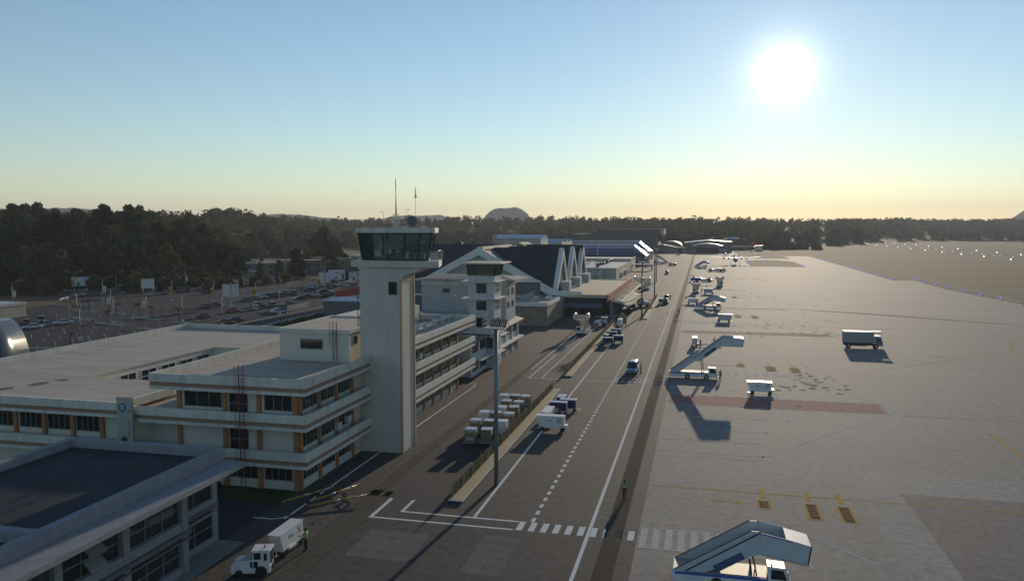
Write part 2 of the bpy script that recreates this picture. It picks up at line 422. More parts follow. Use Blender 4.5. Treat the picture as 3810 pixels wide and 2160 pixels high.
# crossing on the drain edge in front of the boarding stairs
for i in range(14): rect(mb, -6.9, -4.75, 127.1 + i * .5, 127.1 + i * .5 + .24)
for x in (-6.9, -5.6):
    rect(mb, x, x + .8, 125.9, 126.7); rect(mb, x, x + .8, 134.6, 135.6)
for i in range(4): rect(mb, -7, -4.8, 214 + i * 1.4, 214.6 + i * 1.4)
struct('crossing_markings', mb, wpf)
mb = MB()                                                            # apron whites
rect(mb, -4.6, 7.5, 65.2, 65.42); rect(mb, -4.6, 7.5, 61.05, 61.25)
for i in range(9): rect(mb, -4.41 + i * 1.0, -3.85 + i * 1.0, 61.25, 65.2)
for yy, xe in ((106.6, 11.5), (99.9, 8.35), (94.47, 7.05), (89.1, 7.05), (87.4, 5.85), (120.3, 24), (113.75, 24.5)): rect(mb, -4.58, xe, yy - .09, yy + .09)
rect(mb, 11.3, 11.62, 106.5, 113.8); rect(mb, 8.1, 8.42, 99.8, 106.6); rect(mb, 6.9, 7.2, 87.7, 99.9)
line(mb, (5.85, 87.4), (26.4, 116.0), .24); line(mb, (26.4, 116.0), (18, 138), .18)
line(mb, (20.5, 193.2), (30.2, 194.8), .2); line(mb, (30.2, 194.8), (24, 199), .2)
rect(mb, 11.2, 11.5, 120.4, 128); rect(mb, 7.7, 8.0, 128, 137); rect(mb, -4.5, 6.3, 125.2, 125.4); rect(mb, 11.2, 11.6, 186, 199)
line(mb, (13.2, 62), (7.6, 68.2), .2); line(mb, (7.6, 68.2), (8.4, 60), .25)
for i in range(10): rect(mb, 4.3 + i * 1.6, 5.2 + i * 1.6, 138.5, 141.5)
for i in range(9): rect(mb, -4.2 + i * 1.25, -3.4 + i * 1.25, 214, 219.5)
for k in range(7): rect(mb, 10 + k * 2.2, 10.3 + k * 2.2, 205 + k * 27, 212 + k * 27)
for yy in (250, 296, 395): rect(mb, -4.5, 14, yy - .12, yy + .12)
struct('apron_white_markings', mb, wpf)
mb = MB()                                                            # hatched no-parking strips
def clip_hatch(mb, x0, xt, y0, y1, xb, step, dx, w):
    x = x0 - dx
    while x < xt:
        pts = []
        a = max(x, x0); b = min(x + dx, xt)
        if b - a > .2:
            f = lambda xx: y1 - (xx - x) / dx * (y1 - y0)
            if b > xb: b = min(b, xb + (xt - xb) * .72)
            if b > a: mb.poly([(a, f(a) - 0), (a + w, f(a)), (b + w, f(b)), (b, f(b))], Z1)
        x += step
clip_hatch(mb, -4.5, 25.8, 113.9, 120.1, 21, 1.72, 9.5, .85)
clip_hatch(mb, -4.5, 29.8, 192.7, 197.7, 25, 2.1, 12, 1.0)
for yy, xe in ((255, 26), (330, 18), (402, 34), (476, 20)): rect(mb, -2 if yy < 300 else 2, xe, yy - .8, yy + .8)
struct('red_hatching', mb, rp_)
mb = MB()
rect(mb, -4.6, 60, 76.56, 76.76); line(mb, (34.7, 106.6), (34.7, 82), .42)
for x in (6.0, 10.05, 12.87): rect(mb, x - .22, x + .22, 75.3, 78.0, Z2)
pts = [(60, 150), (59.6, 166.3), (60.6, 172.3), (61.9, 178.3), (63.9, 185.4), (66.5, 192), (69.3, 197.4), (72.2, 202), (80, 212)]
for a, b in zip(pts[:-1], pts[1:]): line(mb, a, b, .45)
line(mb, (30, 148), (57.4, 175.3), .22); rect(mb, 44, 58, 154.1, 154.4); rect(mb, 26.4, 60, 113.2, 113.4)
line(mb, (1, 148.3), (6.2, 147.8), .5); rect(mb, 40, 46, 297, 297.4)
def frame(mb, x0, x1, y0, y1, w=.22):
    rect(mb, x0, x1, y0, y0 + w); rect(mb, x0, x1, y1 - w, y1); rect(mb, x0, x0 + w, y0 + w, y1 - w); rect(mb, x1 - w, x1, y0 + w, y1 - w)
boxes = [(5.34, 6.62, 72.4, 74.62), (9.46, 10.7, 70.5, 74.7), (12.2, 13.47, 70.4, 74.6)]
for b in boxes: frame(mb, *b)
far = [(6.6, 8.2, 147, 150.5), (11.5, 13.4, 143.5, 149), (15.6, 17.4, 143, 148.5), (9.5, 11.5, 228, 236), (14, 16, 227, 235), (7, 9, 293, 300), (11, 13, 293, 300)]
for b in far: frame(mb, *b); rect(mb, (b[0] + b[1]) / 2 - .2, (b[0] + b[1]) / 2 + .2, b[3] + .5, b[3] + 2.2)
struct('apron_yellow_markings', mb, yp)
mb = MB()
for b in boxes: rect(mb, b[0] + .22, b[1] - .22, b[2] + .22, b[3] - .22)
struct('stop_mark_panels', mb, M('marking_black', (0.045, 0.036, 0.032), rough=0.7, var=0.3, scale=5))
mb = MB()
for b in far: rect(mb, b[0] + .22, b[1] - .22, b[2] + .22, b[3] - .22)
struct('worn_mark_panels', mb, M('marking_worn', (0.14, 0.09, 0.062), rough=0.7, var=0.2, scale=2))
om = M('marking_orange', (0.50, 0.17, 0.04), rough=0.6, var=0.2, scale=4)
for b, t in zip(boxes, ('ATR', 'B737 E190', 'A320 A319')):
    o = text('stop_mark_lettering', t, om, None, ((b[0] + b[1]) / 2, (b[2] + b[3]) / 2, Z2), (0, 0, R(-90)), .95, depth=.001, sx=(b[3] - b[2] - .8) / (len(t) * .62)); o['kind'] = 'structure'
o = text('stand_number', '2', yp, None, (2.75, 73.55, Z1), (0, 0, R(90)), 4.0, depth=.001, sx=.42); o['kind'] = 'structure'
o = text('stand_number', '34', yp, None, (45.0, 167.3, Z1), (0, 0, R(225)), 2.4, depth=.001); o['kind'] = 'structure'
# repaired concrete patches in the road, brick drains, joints
mb = MB()
for x0, x1, y0, y1, nx, ny in ((-26.3, -21.1, 54.23, 59.75, 4, 4), (-16.8, -13.73, 53.4, 60.7, 2, 5)):
    for i in range(nx):
        for j in range(ny):
            w, h = (x1 - x0) / nx, (y1 - y0) / ny; rect(mb, x0 + i * w + .03, x0 + (i + 1) * w - .03, y0 + j * h + .03, y0 + (j + 1) * h - .03, Z1)
struct('concrete_slab_patches', mb, M('slab_patch', (0.145, 0.135, 0.12), rough=0.7, var=0.12, scale=.8, fine=0.3, bump=.3))
drm = M('drain_brick', (0.098, 0.085, 0.066), rough=0.75, var=0.2, scale=1.5, fine=0.25)
mb = MB()
y = 40
while y < 260: rect(mb, -30.12, -29.12, y, y + .46, Z1); y += .5
y = 40
while y < 69: rect(mb, -28.62, -27.62, y, y + .46, Z1); y += .5
for i in range(16): rect(mb, -36 + i * .5, -35.54 + i * .5, 67.6, 69.2, Z1)
struct('brick_drains', mb, drm)
mb = MB()
for xa in (-30.2, -29.1, -28.7, -27.58): rect(mb, xa, xa + .07, 40, 130 if xa < -29 else 69, Z1)
# grated channel beside the apron edge
rect(mb, -7.25, -7.1, 20, 790); rect(mb, -5.95, -5.8, 20, 790)
for yy in (212.2, 332, 308, 364): rect(mb, -4.6, 70, yy, yy + .16, .003)
for k in range(4): line(mb, (24 + 6 * k, 259 - 3 * k), (60 + 9 * k, 244 - 7 * k), .7, .003)
struct('pavement_joints', mb, M('joint_tar', (0.05, 0.042, 0.038), rough=.7, var=.2))
mb = MB()
y = 20
while y < 250: rect(mb, -7.1, -5.95, y, y + .36, Z1); y += .42
rect(mb, -7.1, -5.95, 250, 790, Z1)
struct('channel_grating', mb, M('grating', (0.062, 0.052, 0.043), rough=.65, var=.2, scale=2))
# tyre scuffs and oil stains on the stands
mb = MB(); rr = random.Random(3)
for cx, cy, sx, sy, n in ((18, 137, 2.2, 5, 46), (13, 128, 1, 4, 10), (22, 215, 8, 14, 70), (15, 300, 7, 14, 60), (26, 285, 7, 14, 46), (12, 390, 6, 14, 30), (26, 420, 6, 12, 26), (40, 103, 2.5, 2, 9), (27, 196, 6, 3, 16), (-10.5, 232, 2, 8, 24)):
    for i in range(n):
        x, yy = rr.gauss(cx, sx), rr.gauss(cy, sy); w, h = rr.uniform(.15, .9), rr.uniform(.15, 1.0); a = rr.uniform(-.3, .5)
        p = [(x + (math.cos(t) * w * rr.uniform(.6, 1.2)) + math.sin(t) * h * a, yy + math.sin(t) * h * rr.uniform(.6, 1.2)) for t in [k * PI / 4 for k in range(8)]]
        mb.poly(p, .0035 + .0001 * (i % 7))
struct('oil_stains', mb, M('oil_stain', (0.125, 0.112, 0.1), rough=.6, var=.3, scale=1.2))
# car park bay lines: rows of bays at 45 degrees
mb = MB()
rows = [(-169.2, 6.9, 150, 232, 1), (-159.3, 2.2, 152, 235, 0), (-154, 6.9, 140, 276, 1), (-144.2, 2.1, 148, 270, 0), (-138.2, 6.9, 140, 262, 1), (-128.5, 2.1, 150, 250, 0), (-184.5, 6.5, 170, 240, 1), (-175, 2.2, 165, 240, 0), (-199, 6.5, 215, 262, 1), (-190, 2.2, 200, 262, 0), (-169, 6.9, 262, 320, 1), (-185, 6.9, 262, 330, 1), (-154, 6.9, 276, 330, 1)]
for x, w, y0, y1, full in rows:
    y = y0
    while y < y1:
        line(mb, (x, y), (x + w, y - w), .22); y += 4.85
for a, b in (((-187, 195.1), (-144.5, 177.8)), ((-180, 200), (-137, 181)), ((-169.5, 167), (-204, 183)), ((-172, 189), (-150, 262)), ((-202, 255), (-150, 245)), ((-190, 262), (-130, 215)), ((-154, 150), (-154, 140))): line(mb, a, b, .16)
for k in range(9): line(mb, (-200 + k * 3, 183 - k * 1.5), (-198.6 + k * 3, 182.3 - k * 1.5), .25)
rect(mb, -117.9, -117.65, 120, 236)
for k in range(8): line(mb, (-124 + k * .9, 236), (-118.5, 246 - k * 1.0), .12)
struct('bay_lines', mb, M('bay_paint', (0.24, 0.235, 0.225), rough=.8, var=.2, scale=1.5))
mb = MB(); mk = MB()
for x0, y0, x1, y1 in ((-155.1, 177.1, -142.5, 173.1), (-155.1, 190.5, -142.7, 186.9), (-136.5, 183.1, -130, 181.6), (-136.5, 169.6, -129.6, 168.1), (-173, 187, -160, 181), (-170, 199, -160, 195), (-206, 217, -196, 220), (-140.5, 134.5, -128, 138.5), (-186, 203, -175, 200)):
    d = Vector((x1 - x0, y1 - y0)).normalized(); n = Vector((-d.y, d.x)) * .7; a, b = Vector((x0, y0)), Vector((x1, y1))
    mb.prism([a + n, a - n, b - n, b + n], 'z', -.01, .12)
    for s in (1, -1): mk.prism([a + n * s * 1.2, a + n * s, b + n * s, b + n * s * 1.2], 'z', -.01, .16)
struct('planted_islands', mb, MATS['lawn'])
struct('island_kerbs', mk, M('kerb_white', (.5, .49, .46), rough=.8))
# long raised kerb islands beside the service road are built with their fences further down
# ================================================================ office block with wrap-around bands
cream = M('cream_render', (0.56, 0.53, 0.45), rough=0.85, var=0.07, scale=0.7, stretch=(1, 1, .35), fine=.05)
bandm = M('band_render', (0.60, 0.585, 0.53), rough=0.85, var=0.10, scale=1.1, stretch=(1.2, 1.2, .3), fine=.06, dirt=(0.47, 0.46, 0.39))
brownm = M('brown_stripe', (0.30, 0.185, 0.125), rough=0.85, var=0.12, scale=1)
pilm = M('terracotta_paint', (0.36, 0.165, 0.075), rough=0.8, var=0.12, scale=1.5)
framem = M('window_frame', (0.20, 0.20, 0.19), rough=0.6, var=0.1)
roofm = M('roof_screed', (0.42, 0.36, 0.30), rough=0.85, var=0.13, scale=0.5, stretch=(.25, 1.6, 1), fine=.1, dirt=(0.33, 0.275, 0.225))
lad = M('ladder_rust', (0.16, 0.045, 0.045), rough=.7, var=.2)
def wtag(o, m=None): return o
def window(parent, axis, u0, u1, z0, z1, plane, nx, nz, out, name='window', fm=None, gm=None, fw=.07, rec=.12):
    """a glazed opening: dark pane set behind a frame; axis 'x' runs along X (plane is Y), 'y' along Y (plane is X); out = outward sign"""
    g, f = MB(), MB()
    def B(mb, a0, a1, b0, b1, d0, d1):
        lo, hi = plane + out * d0, plane + out * d1
        if axis == 'x': mb.box(a0, a1, lo, hi, b0, b1)
        else: mb.box(lo, hi, a0, a1, b0, b1)
    B(g, u0, u1, z0, z1, -.05, .012)
    t = .06
    B(f, u0 - fw, u1 + fw, z0 - fw, z0, -.02, t); B(f, u0 - fw, u1 + fw, z1, z1 + fw, -.02, t)
    B(f, u0 - fw, u0, z0, z1, -.02, t); B(f, u1, u1 + fw, z0, z1, -.02, t)
    for i in range(1, nx): u = u0 + (u1 - u0) * i / nx; B(f, u - fw / 2, u + fw / 2, z0, z1, 0.013, t - .006)
    for i in range(1, nz): z = z0 + (z1 - z0) * i / nz; B(f, u0, u1, z - fw / 2, z + fw / 2, 0.013, t - .012)
    w = g.build(name, gm or glassd, parent)
    f.build('frame', fm or framem, w)
    return w
def thing_w(name, label, cat, loc, group=None): return thing(name, label, cat, loc, 0, group, world=True)
_ob = MB.build
def build2(s, name, mat, parent=None, bevel=0.0):
    # parts of parts inherit the world origin of their thing
    o = _ob(s, name, mat, parent, bevel)
    if parent is not None and parent.get('_w'): o['_w'] = parent['_w']
    return o
MB.build = build2
OB = thing_w('office_building', 'cream three-storey office block with long striped balcony bands and flat parapet roofs', 'building', (-45, 95, 0))
def bands(mbs, pts, ztop, inward, th=.32, h=(.82, .41, .31)):
    """striped balcony front along an axis-aligned polyline of outer corners"""
    for (x0, y0), (x1, y1), (nx, ny) in zip(pts[:-1], pts[1:], inward):
        z = ztop
        for k, hh in enumerate(h):
            ins = .13 if k == 1 else 0
            a = (x0 + nx * ins, y0 + ny * ins); b = (x1 + nx * (ins + th), y1 + ny * (ins + th))
            mbs[1 if k == 1 else 0].box(a[0], b[0], a[1], b[1], z - hh, z); z -= hh
w_, s_ = MB(), MB()
for zt, xl in ((10.91, -52.3), (7.52, -55.4), (3.93, -90)):
    bands((w_, s_), [(xl, 66.08), (-35.55, 66.08)], zt, [(0, 1)])
    bands((w_, s_), [(-35.55, 66.41), (-35.55, 81.2)], zt, [(-1, 0)])
    bands((w_, s_), [(-35.55, 85.62), (-35.55, 122.9)], zt, [(-1, 0)])
    bands((w_, s_), [(-44.6, 123.22), (-35.55, 123.22)], zt, [(0, -1)])
bands((w_, s_), [(-52.3, 66.41), (-52.3, 112)], 10.91, [(1, 0)])
bands((w_, s_), [(-91.4, 66.08), (-55.55, 66.08)], 7.78, [(0, 1)])
bands((w_, s_), [(-55.55, 66.41), (-55.55, 74)], 7.78, [(-1, 0)])
bands((w_, s_), [(-91.4, 66.41), (-91.4, 126)], 7.6, [(1, 0)])
bands((w_, s_), [(-91.08, 126.3), (-56, 126.3)], 7.6, [(0, -1)])
w_.build('balcony_band', bandm, OB); s_.build('band_stripe', brownm, OB)
mb = MB().box(-49.9, -36.83, 67.08, 117.83, 0, 9.7).box(-88, -56.2, 67.3, 80.8, 0, 6.6).box(-88, -72.45, 80.8, 106.3, 0, 6.6).box(-88, -56.2, 106.3, 125.5, 0, 6.6).box(-56.2, -49.9, 68.3, 125.5, 0, 5.8)
mb.box(-72.45, -56.2, 80.8, 106.3, 0, 3.2)
mb.build('wall', cream, OB)
mb = MB().box(-51.98, -35.88, 66.4, 122.9, 9.7, 10.1)
mb.box(-55.2, -35.88, 66.4, 122.9, 6.32, 6.72).box(-55.2, -35.88, 66.4, 122.9, 2.75, 3.1)
mb.box(-91.08, -55.9, 66.4, 80.9, 6.63, 6.86).box(-91.08, -72.35, 80.9, 106.2, 6.63, 6.86).box(-91.08, -56.2, 106.2, 126.0, 6.63, 6.86)
mb.build('roof', roofm, OB)
mb = MB().box(-74.5, -72.6, 79.2, 80.7, 6.861, 6.866)
mb.add([], [])
mb = MB(); rr = random.Random(8)
for cx, cy, w, h in ((-75, 76, 1.0, 1.6), (-74.2, 78.6, .9, .8), (-76.5, 72.6, .8, 1.2), (-78.5, 71, .5, .8)):
    mb.poly([(cx + w * rr.uniform(.7, 1.2) * math.cos(t), cy + h * rr.uniform(.7, 1.2) * math.sin(t)) for t in [k * PI / 5 for k in range(10)]], 6.868)
mb.build('roof_stain', M('roof_puddle_stain', (0.16, 0.14, 0.125), rough=.5, var=.25, scale=2), OB)
# pilasters and windows, apron side
py = [67.08 + .22 + 3.82 * i for i in range(14)]
mb = MB()
for y in py:
    if y > 117: y = 117.6
    if 80.9 < y < 85.6: continue
    for z0, z1 in ((0, 2.75), (3.1, 6.32), (6.72, 9.7)): mb.box(-36.87, -36.62, y - .21, y + .21, z0, z1)
for x in (-37.05, -40.89, -44.58, -49.6):
    for z0, z1 in ((0, 2.75), (3.1, 6.32), (6.72, 9.7)): mb.box(x - .22, x + .22, 66.86, 67.12, z0, z1)
for x in (-58.8, -62.3, -65.8, -69.4, -73, -76.6): mb.box(x - .22, x + .22, 67.05, 67.35, 3.1, 6.4)
mb.build('pilaster', pilm, OB)
for y in py[:-1]:
    if 78 < y < 86: continue
    for k, z in enumerate((.95, 4.15, 7.72)):
        window(OB, 'y', y + .45, y + 3.35, z, z + (1.55 if k == 0 else 1.75), -36.83, 4, 1, 1)
for u0, u1, z0, z1, nx in ((-40.4, -37.6, .95, 2.5, 4), (-44.2, -41.3, .95, 2.5, 4), (-49.2, -45, .95, 2.5, 4), (-40.3, -37.5, 7.72, 9.4, 3), (-49.0, -45.0, 7.72, 9.4, 3), (-44.1, -42.2, 6.8, 9.5, 2), (-44.1, -42.2, 3.2, 6.2, 2), (-50.7, -50.1, 5.1, 6.1, 1)):
    window(OB, 'x', u0, u1, z0, z1, 67.08 if u0 > -50 else 68.3, nx, 2 if z1 - z0 > 2.2 else 1, -1)
for x in (-58.8, -62.3, -65.8, -69.4, -73): window(OB, 'x', x - 3.1, x - .45, 4.4, 6.0, 67.3, 4, 1, -1)
for i in range(6): window(OB, 'y', 82.2 + i * 4.0, 85.1 + i * 4.0, 4.3, 6.0, -72.45, 2, 2, 1, fm=offwhite)
# penthouse
mb = MB().box(-46.45, -37.92, 80.74, 94.0, 10.1, 13.45); mb.build('penthouse', cream, OB)
mb = MB()
for a in ((-46.6, -37.75, 80.58, 80.9), (-46.6, -37.75, 93.8, 94.1), (-46.6, -46.28, 80.9, 93.8), (-38.07, -37.75, 80.9, 93.8)): mb.box(*a, 13.3, 13.72)
mb.build('penthouse_coping', bandm, OB)
mb = MB().box(-46.28, -38.07, 80.9, 93.8, 13.46, 13.52); mb.build('penthouse_roof', roofm, OB)
window(OB, 'x', -43.8, -41.2, 11.5, 12.5, 80.74, 1, 1, -1); window(OB, 'y', 81.9, 82.8, 12.0, 12.86, -37.92, 1, 1, 1)
mb = MB().box(-51.5, -44.95, 104, 122.6, 10.1, 12.4); mb.build('plant_room', cream, OB)
# railing of square posts on the rear roof terrace
mb = MB()
for p in ((-39.5, 106), (-39.5, 110.05), (-39.5, 114.1), (-39.5, 118.2), (-39.5, 122.2), (-44.6, 122.2), (-44.6, 106)): mb.box(p[0] - .24, p[0] + .24, p[1] - .24, p[1] + .24, 10.1, 11.15)
mb.box(-39.62, -39.38, 105.9, 122.2, 10.62, 10.9).box(-44.6, -39.5, 122.08, 122.32, 10.62, 10.9).box(-44.6, -39.5, 105.9, 106.1, 10.62, 10.9).box(-44.72, -44.48, 106, 122.2, 10.62, 10.9)
mb.build('roof_railing', bandm, OB)
mb = MB().box(-44.3, -39.9, 106.4, 121.8, 10.102, 10.16); mb.build('roof_glazing', M('skylight', (0.05, 0.06, 0.11), rough=.15, var=.2), OB)
mb = MB()
for y, z in ((87.6, 7.9), (77.5, 4.6), (75.0, 4.4), (100, 7.9), (96, 4.4)): mb.box(-36.83, -36.4, y - .45, y + .45, z - .35, z + .35)
mb.build('air_conditioner', M('ac_white', (.5, .5, .48), rough=.6), OB)
def ladder(parent_name, label, x, y, z0, z1, cage, w=.46, out=-1, cat='ladder', axis='x', mat=lad):
    t = thing_w(parent_name, label, cat, (x, y, z0))
    m = MB()
    for s in (-w / 2, w / 2): m.box(x + s - .03, x + s + .03, y - .03, y + .03, z0, z1)
    m.build('rail', mat, t)
    m = MB(); z = z0 + .25
    while z < z1 - 1.0: m.cyl((x - w / 2, y, z), (x + w / 2, y, z), .018, n=5); z += .32
    m.build('rung', mat, t)
    if cage:
        m = MB(); zc = cage
        pts = [(x + math.cos(a) * .42 - .12, y + out * (.1 + math.sin(a) * .62)) for a in [PI * k / 6 for k in range(7)]]
        while zc <= z1 - .1:
            m.tube([(p[0], p[1], zc) for p in pts], .016, 4); zc += 1.15
        for k in (1, 2, 3, 4, 5): m.cyl((pts[k][0], pts[k][1], cage), (pts[k][0], pts[k][1], z1), .014, n=4)
        m.build('cage', mat, t)
    return t
ladder('caged_ladder', 'dark red caged ladder climbing the front of the cream office block from the lawn', -41.95, 65.7, 0.05, 12.2, 3.2)
ladder('caged_ladder', 'short dark red ladder with hoops on the penthouse wall of the office block roof', -39.5, 80.45, 10.15, 14.6, 12.2)
TL = thing_w('tower_ladder', 'thin dark ladder mast with side brackets along the back of the control tower', 'ladder', (-38.8, 84.9, 13.5))
m = MB().box(-38.75, -38.68, 84.86, 84.94, 13.5, 21.6).box(-38.5, -38.44, 84.86, 84.94, 13.5, 15); m.build('rail', lad, TL)
m = MB()
for z in (15.6, 16.9, 18.2, 19.5, 20.7): m.box(-38.7, -36.0, 84.7, 84.76, z, z + .05)
m.build('bracket', dark, TL)
m = MB()
for k in range(26): m.box(-38.68, -38.44, 84.87, 84.93, 13.7 + k * .3, 13.73 + k * .3)
m.build('rung', lad, TL)
m = MB()
for k in range(5): m.cyl((-39.3 + k * .12, 84.3, 19.2), (-39.3 + k * .12, 84.3, 21.9), .012, n=4)
for k in range(4): m.box(-39.32, -38.7, 84.28, 84.32, 19.3 + k * .8, 19.34 + k * .8)
m.build('cage', dark, TL)
SG = thing_w('sign_slab', 'tall concrete slab with a round crest and the letters A S E standing before the office block', 'sign', (-54.6, 65.45, 0))
pts = [(-55.47, 2.0), (-53.7, 2.0), (-53.74, 8.57), (-55.47, 8.54)]
MB().prism([(-55.47, 0), (-53.7, 0), (-53.74, 8.57), (-55.47, 8.54)], 'y', 65.35, 65.6).build('slab', M('sign_concrete', (.36, .37, .32), rough=.85, var=.12, scale=1.5, stretch=(2, 2, .3)), SG)
lm = M('sign_letter', (.03, .03, .035), rough=.6)
for ch, z in (('A', 7.12), ('S', 6.05), ('E', 4.99), ('C', 3.9)): text('letter', ch, lm, SG, (-54.1, 65.345, z), (R(90), 0, 0), .52)
def disc(x, y, z, r, n=20, sx=1): return [(x + math.cos(2 * PI * i / n) * r * sx, z + math.sin(2 * PI * i / n) * r) for i in range(n)]
cr = MB().prism(disc(-54.83, 0, 7.48, .42), 'y', 65.325, 65.352).build('crest', M('crest_navy', (.03, .05, .12), rough=.5), SG)
MB().prism(disc(-54.83, 0, 7.5, .31), 'y', 65.315, 65.326).build('sky_field', M('crest_blue', (.08, .28, .62), rough=.5), cr)
MB().prism([(-55.1, 7.36), (-54.56, 7.36), (-54.74, 7.5), (-54.83, 7.6), (-54.94, 7.48)], 'y', 65.308, 65.316).build('land_field', M('crest_yellow', (.5, .45, .05), rough=.5), cr)
MB().prism(disc(-54.8, 0, 7.68, .07, 10, 1.6), 'y', 65.308, 65.316).build('cloud', white, cr)
MB().prism(disc(-54.72, 0, 4.3, .36), 'y', 65.34, 65.352).build('round_opening', dark, SG)
CS = thing_w('letter_sign', 'small yellow plate with a letter C on the balcony band beside the control tower', 'sign', (-35.4, 86.2, 6))
MB().box(-35.5, -35.44, 85.75, 86.85, 6.1, 7.45).build('plate', yellow, CS)
text('letter', 'C', lm, CS, (-35.43, 86.3, 6.78), (R(90), 0, R(90)), 1.15, sx=.75)
# ================================================================ control tower
CT = thing_w('control_tower', 'tall cream control tower with a glazed cab beside the office block', 'control tower', (-34.3, 83.4, 0))
tw = M('tower_render', (0.50, 0.475, 0.42), rough=.85, var=.09, scale=.5, stretch=(1.6, 1.6, .25), fine=.05)
MB().box(-36.8, -31.95, 81.3, 85.5, 0, 20.8).build('shaft', tw, CT)
m = MB().box(-32.08, -31.86, 81.24, 81.55, 0, 19.3); pts = [(-32.08, 19.3), (-31.86, 19.3)]
m2 = MB().box(-32.05, -31.84, 85.1, 85.42, 0, 20.6)
m.build('pilaster', pilm2 if 'pilm2' in globals() else M('pale_terracotta', (.46, .27, .17), rough=.8, var=.1), CT); m2.build('pilaster', MATS['pale_terracotta'], CT)
cv = [(-31.95, 18.9)]
for k in range(9): a = PI - (PI / 2) * k / 8; cv.append((-30.75 + 1.1 * math.cos(a), 19.25 + .95 * math.sin(a) * .82))
cv += [(-29.45, 20.5), (-29.45, 20.95), (-31.95, 20.95)]
MB().prism(cv, 'y', 81.28, 84.6).build('bracket', tw, CT)
def bow(x0, x1, y, b, n=10): return [(x0 + (x1 - x0) * i / n, y - b * math.sin(PI * i / n)) for i in range(n + 1)]
gp = bow(-37.85, -27.55, 81.3, .42) + [(-29.2, 87.3), (-36.9, 87.3)]
MB().prism(gp, 'z', 20.72, 21.42).build('gallery', tw, CT)
rp = bow(-37.2, -27.95, 81.25, .12) + [(-29.55, 87.2), (-36.6, 87.2)]
MB().prism(rp, 'z', 24.48, 25.03).build('cab_roof', bandm, CT)
# cab: leaning mullions and panes
bt = [(-36.75, 82.15), (-35.32, 81.95), (-33.65, 81.85), (-31.8, 81.85), (-30.17, 81.95), (-29.1, 82.15), (-30.3, 86.4), (-35.9, 86.4)]
tp = [(-37.0, 81.6), (-35.41, 81.45), (-33.56, 81.4), (-31.43, 81.4), (-29.71, 81.45), (-28.35, 81.6), (-29.8, 86.9), (-36.4, 86.9)]
cg = glassmat('cab_glass', (.62, .74, .72), .72)
m = MB()
for i in range(8):
    m.bar((*bt[i], 21.4), (*tp[i], 24.5), .15)
    j = (i + 1) % 8
    m.bar((*bt[i], 21.55), (*bt[j], 21.55), .14); m.bar((*tp[i], 24.42), (*tp[j], 24.42), .14)
m.build('cab_frame', dark, CT)
for i in range(8):
    j = (i + 1) % 8
    a, b, c, d = (*bt[i], 21.45), (*bt[j], 21.45), (*tp[j], 24.45), (*tp[i], 24.45)
    MB().quad(a, b, c, d).build('window_pane', M('blind_panel', (.03, .05, .055), rough=.3) if i == 0 else cg, CT)
MB().prism([(p[0] * .999, p[1]) for p in bt], 'z', 21.4, 21.46).build('cab_floor', dark, CT)
m = MB(); g = [(p[0], p[1] + .12) for p in bow(-37.7, -27.7, 81.35, .4)]
for x0, x1 in ((0, 1), (9, 10)):
    for k in (x0, x1): m.cyl((*g[k], 21.42), (*g[k], 22.5), .03, n=5)
m.tube([(*p, 22.5) for p in g[:2]], .03, 5).tube([(*p, 22.5) for p in g[9:]], .03, 5)
m.tube([(*g[0], 22.5), (-36.9, 86.8, 22.5)], .03, 5); m.tube([(*g[10], 22.5), (-29.2, 86.9, 22.5)], .03, 5)
for k in range(5):
    m.cyl((-37.7 + .16 * k, 82.2 + k * 1.15, 21.42), (-37.7 + .16 * k, 82.2 + k * 1.15, 22.5), .025, n=4); m.cyl((-27.75 - .29 * k, 82.2 + k * 1.15, 21.42), (-27.75 - .29 * k, 82.2 + k * 1.15, 22.5), .025, n=4)
m.build('gallery_rail', steel, CT)
MB().quad((-28.6, 81.55, 21.5), (-27.75, 81.5, 21.5), (-27.75, 81.5, 22.4), (-28.6, 81.55, 22.4)).build('rail_panel', steel, CT)
window(CT, 'x', -33.33, -32.42, 17.73, 19.07, 81.3, 1, 1, -1)
# things inside and on the cab
ck = M('console_grey', (.30, .33, .34), rough=.6)
for nm, lb, cat, b, mt in (('control_console', 'grey curved control desk behind the middle panes of the tower cab', 'desk', (-33.6, -31.9, 83.0, 83.9, 21.46, 22.3), ck), ('control_console', 'low grey desk behind the right panes of the tower cab', 'desk', (-31.4, -29.9, 83.2, 84.0, 21.46, 22.2), ck), ('control_console', 'pale desk at the back of the tower cab behind the left panes', 'desk', (-35.6, -34.0, 85.0, 85.8, 21.46, 22.15), ck)):
    t = thing_w(nm, lb, cat, ((b[0] + b[1]) / 2, b[2], b[4])); MB().box(b[0], b[1], b[2], b[3], b[5] - .08, b[5]).build('desk_top', mt, t); MB().box(b[0] + .08, b[1] - .08, b[2] + .15, b[3] - .05, b[4], b[5] - .081).build('cabinet', mt, t)
for x, lb in ((-34.4, 'black office chair in the tower cab left of the middle mullion'), (-33.15, 'black office chair at the curved desk in the tower cab')):
    t = thing_w('office_chair', lb, 'chair', (x, 82.6, 21.46), 'chairs in the tower cab'); MB().cbox((x, 82.6, 21.95), (.5, .5, .1)).build('seat', dark, t); MB().cbox((x, 82.38, 22.35), (.45, .08, .65)).build('backrest', dark, t); MB().cyl((x, 82.6, 21.46), (x, 82.6, 21.9), .05, n=6).build('stem', steel, t)
for x, z, lb in ((-32.7, 22.3, 'black monitor on the curved desk in the tower cab'), (-31.0, 22.2, 'black monitor on the low right desk in the tower cab')):
    t = thing_w('monitor', lb, 'monitor', (x, 83.5, z), 'monitors in the tower cab'); MB().cbox((x, 83.5, z + .25), (.45, .06, .35)).build('screen', dark, t); MB().cyl((x, 83.5, z), (x, 83.5, z + .1), .06, n=6).build('stand', dark, t)
